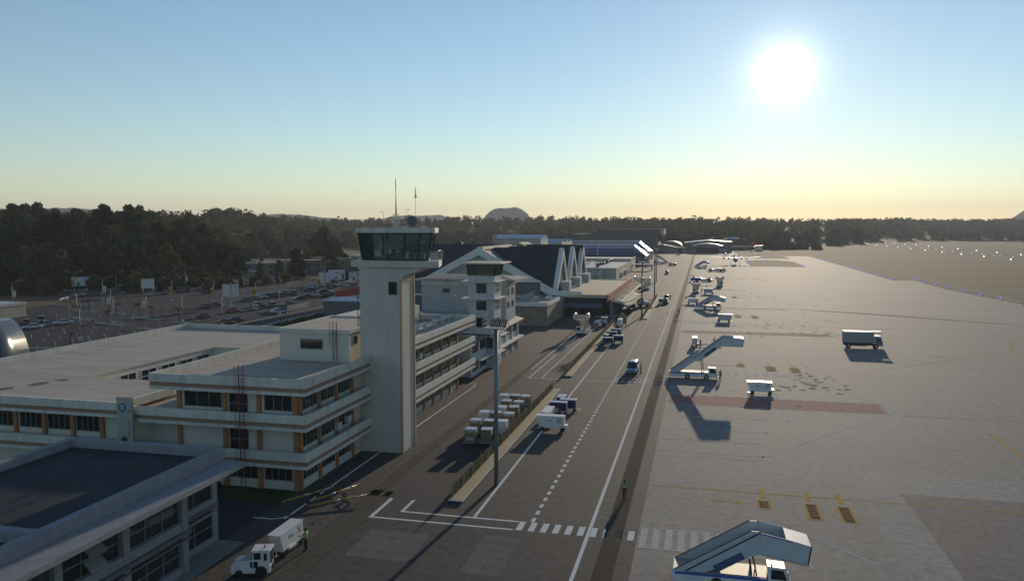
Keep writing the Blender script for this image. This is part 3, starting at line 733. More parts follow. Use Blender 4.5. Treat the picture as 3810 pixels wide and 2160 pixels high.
AM = thing_w('antenna_mast', 'tall striped whip antenna on a lattice base over the tower cab roof', 'antenna', (-33.6, 84.3, 25.03))
m = MB()
for sx in (-.25, .25):
    for sy in (-.25, .25): m.bar((-33.6 + sx, 84.3 + sy, 25.03), (-33.6 + sx, 84.3 + sy, 26.5), .035)
for k in range(4):
    z = 25.1 + k * .36
    for sy in (-.25, .25): m.bar((-33.85, 84.3 + sy, z), (-33.35, 84.3 + sy, z + .36), .025).bar((-33.35, 84.3 + sy, z), (-33.85, 84.3 + sy, z + .36), .025)
m.box(-33.9, -33.3, 84.0, 84.6, 26.48, 26.54)
m.build('lattice_base', steel, AM)
MB().cyl((-33.6, 84.3, 26.54), (-33.6, 84.3, 28.2), .09, .05, 8).cyl((-33.6, 84.3, 29.4), (-33.6, 84.3, 30.5), .045, .045, 8).build('dark_section', M('mast_brown', (.10, .075, .06), rough=.6), AM)
MB().cyl((-33.6, 84.3, 28.2), (-33.6, 84.3, 29.4), .05, .045, 8).build('white_section', white, AM)
AR = thing_w('roof_antenna', 'arrow-shaped antenna on a thin rod rising behind the tower cab', 'antenna', (-32.1, 86.6, 25.03))
MB().cyl((-32.1, 86.6, 25.03), (-32.1, 86.6, 28.4), .02, n=5).cyl((-32.1, 86.6, 28.4), (-32.1, 86.6, 29.55), .05, n=6).build('rod', dark, AR)
m = MB()
for k in range(6):
    a = PI * k / 3; m.bar((-32.1, 86.6, 28.95), (-32.1 + .2 * math.cos(a), 86.6 + .2 * math.sin(a), 28.5), .025)
    b = a + PI / 3; m.bar((-32.1 + .2 * math.cos(a), 86.6 + .2 * math.sin(a), 28.5), (-32.1 + .2 * math.cos(b), 86.6 + .2 * math.sin(b), 28.5), .025)
m.build('radial_cone', dark, AR)
SD = thing_w('satellite_dish', 'dark round satellite dish on the tower roof right of the lattice mast', 'satellite dish', (-31.75, 84.4, 25.03))
m = MB(); rings = []
for k in range(5):
    t = k / 4; rr_ = .6 * t + .01; rings.append([(-31.75 + rr_ * math.cos(2 * PI * i / 18), 84.4 + .18 * (1 - t * t) , 25.8 + rr_ * math.sin(2 * PI * i / 18)) for i in range(18)])
m.loft(rings, caps=False); m.build('dish', M('dish_grey', (.12, .14, .16), rough=.6), SD)
MB().cyl((-31.75, 84.55, 25.03), (-31.75, 84.55, 25.7), .06, n=6).build('stand', dark, SD)
FR = thing_w('roof_frame', 'low dark metal frame standing on the tower cab roof under the mast', 'frame', (-34.2, 84.6, 25.03))
m = MB().box(-35.9, -32.5, 84.55, 84.62, 25.36, 25.41)
for x in (-35.85, -34.8, -33.0, -32.55): m.box(x - .02, x + .02, 84.56, 84.61, 25.03, 25.36)
m.build('rail', dark, FR)
for x, z, dx, lb, yy in ((-33.05, 27.15, .45, 'thin pole with a side arm right of the tower mast', 86.0), (-36.25, 26.9, -.55, 'thin pole with a side arm left of the tower mast', 88.0)):
    t = thing_w('roof_pole', lb, 'antenna', (x, min(yy, 87), 25.03)); yy = min(yy, 87)
    MB().cyl((x, yy, 25.0), (x, yy, z), .02, n=5).build('pole', dark, t); MB().box(min(x, x + dx), max(x, x + dx), yy - .02, yy + .02, z - .06, z - .02).build('arm', dark, t)
# ================================================================ granite building in the foreground
GB = thing_w('granite_building', 'grey granite two-storey building with a flat dark roof in the near left corner', 'building', (-44, 46, 0))
gr = M('granite', (0.25, 0.255, 0.265), rough=.7, var=.12, scale=1.2, fine=.42, spec=.4, bump=.3)
grd = M('granite_dark', (0.12, 0.12, 0.122), rough=.7, var=.2, scale=1.2, fine=.35)
Z0 = 0.1
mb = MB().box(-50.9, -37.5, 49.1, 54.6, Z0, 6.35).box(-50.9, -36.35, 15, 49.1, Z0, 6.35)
mb.build('wall', M('dark_core', (.07, .07, .07), rough=.9), GB)  # dark grey core behind the paler facade slabs
m = MB()
# facade slabs round the openings: end bay
m.box(-37.5, -37.3, 53.95, 54.66, Z0, 6.35)
for z0, z1 in ((Z0, .56), (2.4, 2.65), (2.98, 3.68), (5.35, 6.35)): m.box(-37.5, -37.3, 49.1, 53.95, z0, z1)
m.box(-50.9, -37.5, 54.6, 54.66, Z0, 6.35)
ys = [49.07, 43.1, 37.5, 31.5, 25]
for y in ys: m.box(-36.35, -35.97, y - .6, y, Z0, 6.35)
m.box(-37.5, -35.97, 49.07, 49.1, Z0, 6.35)
for z0, z1 in ((Z0, .6), (2.35, 2.57), (3.0, 3.85), (5.75, 6.35)): m.box(-36.35, -36.02, 15, 48.47, z0, z1)
m.build('facade_slab', gr, GB)
m = MB().box(-36.35, -35.78, 15, 49.25, 2.86, 3.2).box(-36.35, -35.80, 15, 49.25, 2.5, 2.62).box(-37.5, -37.2, 49.1, 54.68, 2.9, 3.2).box(-37.5, -37.22, 49.1, 54.68, 2.6, 2.68)
m.build('ledge', grd, GB)
wf = M('grey_window_frame', (.17, .185, .20), rough=.45, var=.1, metal=.3)
for y1, y0 in ((48.4, 43.2), (42.4, 37.6), (36.8, 31.6)):
    for z0, z1 in ((3.92, 5.7), (.66, 2.3)):
        if y0 < 37 and z0 > 3: continue
        w = window(GB, 'y', y0 + .05, y1 - .05, z0, z1, -36.32, 3, 2, 1, fm=wf, fw=.09)
        if y0 == 37.6 and z0 > 3:
            for k in range(2):
                m = MB(); zt = z1 - .02 - k * .9
                m.add([(-36.24, 39.3, zt), (-36.24, 40.75, zt), (-35.6, 40.75, zt - .62), (-35.6, 39.3, zt - .62), (-36.24, 39.3, zt - .04), (-36.24, 40.75, zt - .04), (-35.6, 40.75, zt - .66), (-35.6, 39.3, zt - .66)], [(0, 1, 2, 3), (4, 7, 6, 5), (0, 4, 5, 1), (1, 5, 6, 2), (2, 6, 7, 3), (3, 7, 4, 0)])
                m.build('open_sash', M('sash_glass', (.20, .215, .21), rough=.12, var=.05, spec=.6), w)
for z0, z1 in ((3.72, 5.3), (.6, 2.35)): window(GB, 'y', 49.6, 53.9, z0, z1, -37.46, 2, 2 if z0 < 2 else 1, 1, fm=wf, fw=.09)
m = MB().prism([(-37.5, 6.36), (-34.5, 6.36), (-34.5, 6.72), (-36.5, 6.80), (-37.5, 6.80)], 'y', 15, 54.35); m.build('canopy', gr, GB)
m = MB().box(-37.15, -36.5, 15, 54.6, 6.8, 7.62).box(-50.9, -50.25, 15, 54.6, 6.35, 7.62).box(-50.25, -37.15, 53.95, 54.6, 6.35, 7.62).box(-50.25, -37.15, 36.4, 37.1, 6.35, 7.6)
m.build('parapet', gr, GB)
MB().box(-50.25, -37.15, 37.1, 53.95, 6.36, 6.98).box(-50.25, -37.15, 15, 36.4, 6.36, 6.9).build('roof', M('bitumen_roof', (.055, .055, .062), rough=.55, var=.12, scale=.3, spec=.4), GB)
# ================================================================ old control tower with its white wings
OT = thing_w('old_control_tower', 'grey-white old control tower with square shaft, slab ledges and slatted glass cab', 'control tower', (-38, 138.2, 0))
wr = M('weathered_white', (.50, .505, .50), rough=.85, var=.12, scale=.6, stretch=(1, 1, .5), fine=.08, dirt=(.36, .36, .36))
sl_ = M('ledge_white', (.62, .61, .57), rough=.8, var=.08)
dfr = M('dark_window_bar', (.07, .08, .075), rough=.5)
MB().box(-40.44, -35.65, 135.76, 140.55, 0, 16.5).build('shaft', wr, OT)
m = MB()
for z, d in ((15.42, 1.25), (12.38, 1.25), (6.2, 1.0), (2.48, 1.0)): m.box(-40.44 - d, -35.65 + .75, 135.76 - .7, 141.3, z, z + .16)
m.build('ledge', sl_, OT)
MB().prism([(-41.45, 18.62), (-34.25, 18.62), (-34.0, 18.75), (-34.25, 18.88), (-41.3, 18.88)], 'y', 134.6, 142.2).build('cab_roof', M('cab_roof_sheet', (.46, .43, .36), rough=.7, stretch=(6, .5, 1), scale=1), OT)
m = MB(); g = MB()
b0, t0 = (-40.4, -35.7, 135.8, 140.5), (-40.6, -35.35, 135.5, 140.9)
def ring(b): return [(b[0], b[2]), (b[1], b[2]), (b[1], b[3]), (b[0], b[3])]
B0, T0 = ring(b0), ring(t0)
for i in range(4):
    j = (i + 1) % 4; n = 6 if i in (0, 2) else 8
    for k in range(n + 1):
        f = k / n; p = (B0[i][0] + (B0[j][0] - B0[i][0]) * f, B0[i][1] + (B0[j][1] - B0[i][1]) * f, 16.5); q = (T0[i][0] + (T0[j][0] - T0[i][0]) * f, T0[i][1] + (T0[j][1] - T0[i][1]) * f, 18.62)
        m.bar(p, q, .16 if k % n else .25)
m.build('cab_frame', dfr, OT)
cg2 = glassmat('old_cab_glass', (.5, .55, .5), .55)
for i in range(4):
    j = (i + 1) % 4; MB().quad((*B0[i], 16.55), (*B0[j], 16.55), (*T0[j], 18.6), (*T0[i], 18.6)).build('window_pane', cg2, OT)
for z0, z1 in ((13.46, 15.08), (10.42, 12.0), (7.37, 8.95)):
    window(OT, 'x', -38.93, -37.17, z0, z1, 135.76, 2, 4, -1, fm=dfr, fw=.05)
    window(OT, 'y', 136.7, 139.9, z0, z1, -35.65, 5, 2, 1, fm=sl_, fw=.06)
for z0, z1 in ((3.2, 5.7), (.8, 2.0)): window(OT, 'y', 137.0, 138.6, z0, z1, -35.65, 3, 3, 1, fm=dfr)
window(OT, 'x', -37.2, -36.0, 3.6, 5.4, 135.76, 2, 3, -1, fm=dfr)
LW = thing_w('white_wing', 'low white two-storey wing between the office block and the old control tower', 'building', (-45, 130.5, 0))
MB().box(-56, -37.1, 125.8, 135.76, 0, 5.75).build('wall', wr, LW)
MB().box(-56.3, -36.5, 125.4, 135.75, 5.75, 5.92).build('roof', M('grey_roof_felt', (.17, .165, .15), rough=.9, var=.2, scale=.4), LW)
m = MB().box(-37.1, -35.9, 128.4, 135.7, 2.5, 2.62); m.build('awning', sl_, LW)
for y0, y1 in ((126.7, 130.1), (131.4, 134.95)):
    for z0, z1 in ((3.97, 5.6), (.84, 2.4)): window(LW, 'y', y0, y1, z0, z1, -37.1, 6, 1, 1, fm=dfr, fw=.05)
window(LW, 'x', -41.2, -39.2, 1.6, 3.2, 125.8, 2, 1, -1, fm=dfr)
RW = thing_w('long_white_wing', 'white two-storey wing with ledges and a tiled roof beyond the old control tower', 'building', (-45, 151, 0))
MB().box(-56, -37.17, 140.6, 160.4, 0, 5.9).build('wall', wr, RW)
m = MB().prism([(-36.2, 5.85), (-36.2, 6.05), (-46, 8.6), (-56, 6.0), (-56, 5.8)], 'y', 141.4, 162.2); m.build('roof', M('sheet_roof_tan', (.43, .38, .30), rough=.7, var=.1, scale=1.4, stretch=(.3, 4, 1), spec=.4), RW)
m = MB().box(-37.17, -35.9, 141.3, 161.6, 2.48, 2.64); m.box(-37.17, -35.6, 141.3, 147.0, 5.0, 5.14); m.build('ledge', sl_, RW)
m = MB().box(-37.2, -36.95, 149.7, 150.1, 0, 5.85).box(-37.2, -36.9, 160.2, 160.5, 0, 5.85).box(-37.2, -36.95, 154.9, 155.3, 0, 5.85); m.build('pilaster', sl_, RW)
for y0, y1 in ((143, 146), (146.9, 149.4), (151.1, 154.4), (155.9, 159.2)):
    for z0, z1 in ((3.9, 5.55), (.84, 2.35)): window(RW, 'y', y0, y1, z0, z1, -37.17, 5, 2, 1, fm=dfr, fw=.06)
BB = thing_w('brick_building', 'tall pale brick building with a shallow tiled roof behind the old control tower', 'building', (-46, 156, 0))
pb = brick('pale_brick', (.40, .41, .41), (.34, .35, .35), (.27, .27, .27), 1.0, .9, .42)
MB().box(-55.2, -44.6, 152, 166, 0, 13.65).box(-44.6, -37.5, 152, 160, 0, 13.65).build('wall', pb, BB)
MB().box(-55.3, -37.4, 151.9, 166.1, 13.65, 14.75).build('fascia', wr, BB)
tl = M('roof_slate', (.30, .28, .25), rough=.85, var=.45, scale=2.4, stretch=(1, 3, 1), dirt=(.06, .055, .05))
m = MB().add([(-56.2, 150.6, 14.8), (-35.2, 150.6, 14.8), (-34.4, 162, 14.8), (-56.2, 168, 14.8), (-52, 158, 15.5), (-40, 156.5, 15.5), (-56.2, 150.6, 14.7), (-35.2, 150.6, 14.7), (-34.4, 162, 14.7), (-56.2, 168, 14.7)],
             [(0, 1, 5, 4), (1, 2, 5), (2, 3, 4, 5), (3, 0, 4), (0, 6, 7, 1), (1, 7, 8, 2), (2, 8, 9, 3), (3, 9, 6, 0), (6, 9, 8, 7)])
m.build('roof', tl, BB)
m = MB()
for k in range(3): m.box(-53.4 + k * 3.6, -50.8 + k * 3.6, 151.86, 151.93, 13.62, 13.7)
m.build('ledge_strip', white, BB)
window(BB, 'x', -50.7, -49.2, 12.05, 12.8, 152, 1, 1, -1)
for z in (12.2, 9.7):
    for y in (153.2, 157): window(BB, 'y', y, y + 1.3, z - .6, z + .6, -37.5, 1, 1, 1)
m = MB().box(-48.4, -47.5, 151.6, 151.99, 11.3, 11.85); m.build('air_conditioner', MATS['ac_white'], BB)
MB().box(-62, -44.8, 128, 151.5, 5.95, 8.2).build('lower_block', M('lower_block_brick', (.33, .33, .32), rough=.85, var=.1), BB)
# ================================================================ passenger terminal
TM = thing_w('terminal_building', 'large terminal with a white A-shaped gable, three zigzag white gables and steep black roofs', 'terminal', (-63, 250, 0))
bk = M('black_roof', (.028, .031, .036), rough=.55, var=.25, scale=.3, stretch=(1, 1, .3), spec=.35)
wb = M('gable_beam', (.64, .635, .60), rough=.7, var=.06, scale=.5)
# A-frame with its ridge along the apron
ax, aw, yz = -63.5, 22.9, 7.0
def Az(x): return 19.35 - abs(x - ax) * (19.35 - yz) / aw
m = MB()
for s in (1, -1):
    xo = ax + s * (aw + 2.4)
    m.prism([(ax, 19.35), (ax, 17.1), (xo - s * 4.2, Az(xo)), (xo, Az(xo))], 'y', 223.6, 225.0)
m.build('gable_beam', wb, TM)
m = MB()
for s in (1, -1):
    xo = ax + s * (aw + 1.0)
    m.prism([(ax, 18.9), (ax, 18.4), (xo, Az(xo) - .8), (xo, Az(xo) - .3)], 'y', 225.0, 290)
m.build('roof', bk, TM)
MB().prism([(ax - 20.6, 7.2), (ax + 20.6, 7.2), (ax, 17.6)], 'y', 224.6, 224.9).build('gable_wall', M('gable_cladding', (.33, .335, .31), rough=.6, var=.15, scale=.5), TM)
m = MB(); rr = random.Random(4)
for k in range(34):
    x = ax + rr.uniform(-19, 19); z = rr.uniform(8.0, 16.5)
    if z > Az(x) - 2.6: continue
    if k % 2: m.box(x, x + rr.uniform(.8, 2.2), 224.55, 224.61, z, z + .12)
    else: m.box(x, x + .12, 224.55, 224.61, z, min(z + rr.uniform(.6, 1.6), Az(x) - 2.3))
m.build('cladding_joint', dark, TM)
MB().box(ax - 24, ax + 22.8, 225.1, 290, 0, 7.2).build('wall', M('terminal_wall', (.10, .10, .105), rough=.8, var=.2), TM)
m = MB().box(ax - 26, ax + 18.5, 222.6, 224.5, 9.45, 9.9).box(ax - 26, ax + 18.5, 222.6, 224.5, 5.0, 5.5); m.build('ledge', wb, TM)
MB().box(ax - 26, ax + 18.5, 223.4, 224.4, 0, 9.4).build('front_wall', M('front_dark_grey', (.14, .14, .14), rough=.8, var=.25, scale=.5, stretch=(.3, .3, 3)), TM)  # dark grey front wall, tone varied in horizontal streaks
# ridge monitor rising to a small gable at the far end
m = MB().prism([(ax - 1.2, 18.7), (ax + 1.2, 18.7), (ax + .9, 19.45), (ax - .9, 19.45)], 'y', 225.0, 262); m.build('ridge_cap', M('ridge_tan', (.34, .29, .21), rough=.8, var=.15), TM)
m = MB().prism([(ax - 3.6, 18.2), (ax + 3.6, 18.2), (ax, 19.9)], 'y', 276, 291); m.build('ridge_gable', MATS['ridge_tan'], TM)
# three steep roofs across, facing the apron with the zigzag gables
XW = -40.65
pk = [(237.3, 19.05), (257.9, 19.0), (279.45, 19.15)]; va = [(225.5, 6.0), (246.5, 6.2), (268.2, 6.17), (289.45, 6.0)]
m = MB()
for i, (py_, pz) in enumerate(pk):
    a, b = va[i], va[i + 1]; xl = -108 if i == 2 else -98 if i == 1 else ax
    m.add([(XW - .3, a[0], a[1]), (XW - .3, py_, pz), (xl, py_, pz), (xl, a[0], a[1]), (XW - .3, b[0], b[1]), (xl, b[0], b[1])], [(0, 1, 2, 3), (1, 4, 5, 2), (0, 4, 1), (3, 2, 5)])
m.build('roof', bk, TM)
m = MB()
for x, y in ((-87, 280), (-103, 280), (-41.5, 277)): m.box(x - 1.3, x + 1.3, y - 1.2, y + 1.2, 18, 20.0 if x < -50 else 19.2)
m.build('chimney', bk, TM)
m = MB(); wd = 1.15
for i, (py_, pz) in enumerate(pk):
    a, b = va[i], va[i + 1]
    m.prism([(a[0] - .3, a[1]), (a[0] + wd * 1.25, a[1]), (py_, pz - 2.25), (py_, pz)], 'x', XW - 1.2, XW + .15)
    m.prism([(b[0] + .3, b[1]), (py_, pz), (py_, pz - 2.25), (b[0] - wd * 1.25, b[1])], 'x', XW - 1.2, XW + .15)
m.build('zigzag_beam', wb, TM)
m = MB()
for i, (py_, pz) in enumerate(pk): m.prism([(va[i][0] + 1.2, 6.0), (va[i + 1][0] - 1.2, 6.0), (py_, pz - 2.2)], 'x', XW - 1.5, XW - .9)
m.build('gable_glazing', glassd, TM)
gm2 = MB()
for i, (py_, pz) in enumerate(pk):
    for k in range(-3, 4):
        y = py_ + k * 1.6; zt = pz - 2.6 - abs(k) * 1.6 * (pz - 8.5) / 9.7
        if zt > 6.3: gm2.box(XW - .9, XW - .8, y - .07, y + .07, 6.0, zt)
gm2.build('glazing_bar', framem, TM)
m = MB()
for y0, y1 in ((231.6, 241.2), (252.6, 262.6), (273.6, 284.4)):
    m.box(XW - .6, XW + 2.4, y0 + 2.5, y0 + 5.6, 5.9, 8.9).box(XW - .6, XW + 2.0, y0 + 6.0, y1, 5.9, 8.9)
m.build('vent_cabinet', M('cabinet_grey', (.40, .42, .44), rough=.6, var=.1), TM)
m = MB()
for y0, y1 in ((226.5, 236), (247.5, 256), (268.5, 277)): m.box(XW + .3, XW + 1.2, y0, y1, 5.95, 6.5)
m.build('kerb', wb, TM)
# flat-roofed extension towards the apron
EX = thing_w('terminal_extension', 'flat tan-roofed terminal extension with a long red fascia and sunshade fins', 'building', (-33, 258, 0))
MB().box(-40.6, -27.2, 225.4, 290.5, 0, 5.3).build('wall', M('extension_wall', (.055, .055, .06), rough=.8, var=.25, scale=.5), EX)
MB().box(-40.6, -25.9, 224.7, 290.8, 5.3, 6.0).build('roof', M('sand_roof', (.46, .385, .255), rough=.9, var=.07, scale=.12, fine=.1), EX)
MB().box(-40.6, -25.92, 224.3, 225.4, 5.1, 5.35).build('roof_edge', M('edge_grey', (.36, .35, .33), rough=.8), EX)
MB().box(-25.9, -25.5, 224.3, 307, 3.75, 6.15).build('red_fascia', M('red_fascia', (.55, .10, .075), rough=.5, var=.06), EX)
m = MB()
for k in range(30): m.bar((-25.45, 227 + k * 2.65, 5.7), (-22.3, 227 + k * 2.65 - .8, 4.2), .16)
m.build('fascia_fin', M('fin_dark', (.13, .05, .04), rough=.6), EX)
m = MB(); n = 26
for i in range(n + 1):
    y = 225 + 80 * i / n; s = .35 * (1 if i % 2 else -1)
    m.v += [(-25.45, y, 4.4), (-21.6, y, 3.75 + s * .6)]
for i in range(n): a = i * 2; m.f.append((a, a + 1, a + 3, a + 2)); m.sm.append(True)
cnv = M('canvas_pale', (.52, .48, .40), rough=.9, var=.06)
c1 = m.build('awning', cnv, EX); s = c1.modifiers.new('thick', 'SOLIDIFY'); s.thickness = .06
m = MB(); ny, nx = 12, 5
for i in range(ny + 1):
    for j in range(nx + 1):
        u, v = i / ny, j / nx; m.v.append((-21.7 + 4.2 * v * (1 - .3 * (1 - u)), 224 + 40 * u + (-6 * v if u < .05 else 0), 3.9 - .55 * math.sin(PI * v) - .5 * v * (1 - u)))
for i in range(ny):
    for j in range(nx): a = i * (nx + 1) + j; m.f.append((a, a + 1, a + nx + 2, a + nx + 1)); m.sm.append(True)
c2 = m.build('shade_sail', M('canvas_tan', (.40, .33, .21), rough=.9, var=.08), EX); s = c2.modifiers.new('thick', 'SOLIDIFY'); s.thickness = .05
m = MB()
for y in (225.2, 232, 240, 248): m.box(-24.9, -24.3, y - .3, y + .3, 0, 4.6)
m.build('column', M('column_grey', (.20, .20, .21), rough=.7), EX)
m = MB().prism([(224.9, 3.55), (222.2, 2.6), (222.2, 2.45), (224.9, 3.35)], 'x', -38.5, -27.0)
m.build('front_awning', M('awning_blue_grey', (.11, .14, .19), rough=.5, var=.12, stretch=(4, .5, .5)), EX)
MB().box(-26.6, -22.7, 223, 300, -.02, .12).build('plinth', M('plinth_stone', (.22, .22, .22), rough=.8), EX)
m = MB().box(-36.9, -33.0, 223.9, 224.3, 6.0, 6.9).box(-33.3, -33.0, 224.3, 228, 6.0, 6.9).box(-40.4, -36.9, 223.9, 224.3, 5.4, 6.9); m.build('parapet', wb, EX)
m = MB()
for k in range(24): m.box(-37 + k * .5, -36.75 + k * .5, 290.3, 290.9, 6.0, 6.35)
m.build('roof_upstand', offwhite, EX)
SW = thing_w('stone_wing', 'low terrace wing faced with rubble stone under a white parapet before the terminal', 'building', (-48, 210, 0))
stm = M('rubble_stone', (.25, .215, .165), rough=.9, var=.45, scale=1.6, bump=.4, dirt=(.10, .085, .065))
MB().box(-62, -37.95, 197.6, 223.3, 0, 5.05).build('wall', stm, SW)
m = MB().box(-62, -37.75, 197.4, 197.8, 5.05, 6.0).box(-38.15, -37.75, 197.8, 215.3, 5.05, 6.0).box(-41.5, -38.15, 214.9, 215.3, 5.05, 6.0).box(-41.9, -41.5, 214.9, 223, 5.05, 6.0); m.build('parapet', wb, SW)
MB().box(-62, -38.15, 197.8, 223.3, 5.05, 5.2).build('terrace_floor', M('terrace_tan', (.36, .32, .26), rough=.9), SW)
m = MB()
for k in range(12):
    y = 199 + k * 2; m.cyl((-42.5, y, 5.2), (-42.5, y, 6.6), .04, n=5)
for k in range(8): x = -42.5 - k * 2.4; m.cyl((x, 199, 5.2), (x, 199, 6.6), .04, n=5)
for z in (5.8, 6.2, 6.6): m.tube([(-59.3, 199, z), (-42.5, 199, z), (-42.5, 221, z)], .035, 5)
m.build('railing', steel, SW)
m = MB()
for k in range(4): m.box(-46 - .4, -46 + .4, 204 + k * 4.3, 204.6 + k * 4.3, 5.2, 7.0).prism([(-46.6, 7.0), (-45.0, 7.3), (-45.0, 7.4), (-46.6, 7.1)], 'y', 203.8 + k * 4.3, 204.8 + k * 4.3)
m.build('roof_vent', steel, SW)
# ================================================================ buildings beyond the terminal
tanw = M('tan_wall', (.50, .455, .36), rough=.85, var=.09, scale=.4, stretch=(1, 1, .4))
LB = thing_w('low_hall', 'long low cream hall with pale roofs and rows of round roof ventilators', 'building', (-58, 420, 0))
MB().box(-78, -39.7, 383.5, 463, 0, 5.2).box(-78, -39.65, 464, 497, 0, 6.6).build('wall', tanw, LB)
rt = M('hall_roof', (.52, .50, .43), rough=.6, var=.06, scale=.1, spec=.4)
m = MB()
for y0, y1 in ((384.2, 423.4), (423.9, 462.3)):
    yc = (y0 + y1) / 2; m.prism([(y0, 5.25), (yc, 6.1), (y1, 5.25)], 'x', -78, -40.2)
m.box(-78, -40.1, 464.6, 496.4, 6.6, 6.9); m.build('roof', rt, LB)
m = MB().box(-78, -39.6, 383.2, 384.1, 5.2, 5.75).box(-40.1, -39.6, 384.1, 462.5, 5.2, 5.8).box(-78, -39.5, 463.3, 464.5, 5.2, 7.3).box(-40, -39.45, 464.5, 497, 6.6, 7.4); m.build('parapet', MATS['tan_wall'], LB)
m = MB().box(-60.3, -59.7, 384, 462, 5.5, 6.3); m.build('roof_divider', brownm, LB)
vn = MB()
for x0 in (-50, -68):
    for y0 in (393, 404, 415, 434, 444, 454): vn.cyl((x0, y0, 5.5), (x0, y0, 6.9), .7, .7, 10).sphere((x0, y0, 7.1), 1.15, 10, 5, (1, 1, .6))
vn.build('roof_ventilator', M('ventilator_dark', (.09, .10, .13), rough=.35, metal=.4), LB)
m = MB().prism([(383.4, 4.9), (372, 2.6), (372, 0), (383.4, 0)], 'x', -62, -47); m.build('lean_to', M('lean_to_roof', (.36, .33, .26), rough=.85, var=.1), LB)
MB().prism([(383.4, 5.3), (371, 2.7), (371, 0), (383.4, 0)], 'x', -47, -46.2).build('wing_wall', tanw, LB)
for y in (392, 399, 410, 418, 428, 440, 450): window(LB, 'y', y, y + 3, 2.6, 3.8, -39.7, 1, 1, 1)
m = MB()
for y in (405, 424, 436): m.box(-39.7, -38.9, y, y + 5, .2, 2.6)
m.build('plant_cabinet', MATS['cabinet_grey'], LB)
m = MB().box(-39.5, -27.5, 472, 480, 3.3, 3.7); m.build('canopy', tanw, LB)
m = MB()
for y in (473, 479): m.box(-28.5, -28.0, y - .3, y + .3, 0, 3.3)
m.build('canopy_column', tanw, LB)
bh = M('blue_roof_sheet', (.05, .062, .135), rough=.35, var=.12, scale=.2, stretch=(2, .2, .2), spec=.5)
bright = M('ridge_sheet', (.62, .585, .50), rough=.4, var=.06, metal=.2)
def blue_hall(name, label, x0, x1, y0, wid, zr, ze):
    t = thing_w(name, label, 'hall', ((x0 + x1) / 2, y0 + wid / 2, 0), 'blue-roofed halls')
    MB().box(x0, x1 - 1.2, y0 + 1, y0 + wid - 1, 0, ze - .1).build('wall', M('hall_wall_blue', (.055, .06, .10), rough=.7, var=.15), t)
    yc = y0 + wid / 2; prof = [(y0, ze), (y0 + 1.5, ze + (zr - ze) * .38), (y0 + wid * .16, ze + (zr - ze) * .72), (y0 + wid * .3, ze + (zr - ze) * .9), (yc - 1.5, zr), (yc + 1.5, zr), (y0 + wid * .7, ze + (zr - ze) * .9), (y0 + wid * .84, ze + (zr - ze) * .72), (y0 + wid - 1.5, ze + (zr - ze) * .38), (y0 + wid, ze)]
    xr = x1 - 9
    rings = [[(x0, p[0], p[1]) for p in prof], [(xr, p[0], p[1]) for p in prof]]
    MB().loft(rings, sm=False).build('roof', bh, t)
    hip = [(xr, p[0], p[1]) for p in prof]
    m = MB(); m.v = hip + [(x1, y0 - .2, ze), (x1, y0 + wid + .2, ze)]
    m.f = [(0, 10, 3, 2, 1), (3, 10, 4), (6, 9 + 2, 7), (7, 11, 9, 8)]; m.sm = [False] * 4
    m.build('hip_end', bh, t)
    m = MB(); m.v = [(xr, yc - 3.5, zr + .02), (xr, yc + 3.5, zr + .02), (x1 + .1, yc + wid * .38, ze + .05), (x1 + .1, y0 - .2, ze + .05)]; m.f = [(0, 1, 2, 3)]; m.sm = [False]
    m.v += [(xr, yc - 3.5, zr - .4), (xr, yc + 3.5, zr - .4), (x1 + .1, yc + wid * .38, ze - .35), (x1 + .1, y0 - .2, ze - .35)]; m.f += [(7, 6, 5, 4), (0, 3, 7, 4), (1, 5, 6, 2), (2, 6, 7, 3)]; m.sm += [False] * 4
    m.build('pale_hip_sheet', bright, t)
    MB().box(x0, xr, yc - 3.4, yc + 1.6, zr + .01, zr + .35).build('ridge_strip', bright, t)
    m = MB()
    for x in (xr - 38, xr - 24):
        for a, b in zip(prof[:5], prof[1:5]): m.bar((x, a[0], a[1] + .1), (x, b[0], b[1] + .1), .8, .25)
    m.build('roof_rib', M('rib_pale', (.35, .36, .40), rough=.4), t)
    m = MB().box(x1 - 1.0, x1 - .2, y0 + .3, y0 + 1.3, 0, ze).box(x1 - 1.0, x1 - .2, y0 + wid - 1.3, y0 + wid - .3, 0, ze); m.build('post', offwhite, t)
    return t
blue_hall('blue_roofed_hall', 'long hall with a curved dark blue roof and pale ridge behind the cream hall', -104, -35.6, 536, 34, 13.2, 6.6)
blue_hall('blue_roofed_hall', 'second dark blue roofed hall half hidden behind the nearer blue hall', -110, -37.6, 608, 40, 14.6, 6.6)
GH = thing_w('tall_hangar', 'very tall dark hangar with a flat roof rising behind the blue-roofed halls', 'hangar', (-90, 850, 0))
gg = M('hangar_dark_sheet', (.075, .085, .078), rough=.6, var=.12, scale=.3, stretch=(3, 3, .1), spec=.4)
m = MB().prism([(-130, 0), (-43, 0), (-43, 16.5), (-39, 16.5), (-39, 24), (-97, 24), (-102, 23.2), (-110, 19.4), (-116, 19), (-130, 19)], 'y', 806, 880); m.build('wall', gg, GH)
MB().box(-39.2, -36.0, 806, 840, 18.8, 24.2).build('door_gantry', M('gantry_cream', (.50, .46, .37), rough=.7), GH)
m = MB().box(-42.6, -41.9, 806, 807, 0, 18.8).box(-37.2, -36.5, 806, 807, 0, 18.8); m.build('gantry_post', gg, GH)
MB().box(-41.9, -38, 805.8, 806, 12, 18.7).build('opening', dark, GH)
WH = thing_w('white_hangar', 'pale ribbed hangar with a blue-grey ridge roof behind the black terminal roof', 'hangar', (-94, 440, 0))
ws = M('ribbed_white_sheet', (.43, .43, .40), rough=.6, var=.14, scale=.6, stretch=(2, 2, .12), dirt=(.30, .29, .26))
MB().box(-109, -84.6, 420, 440, 0, 19.3).build('wall', ws, WH)
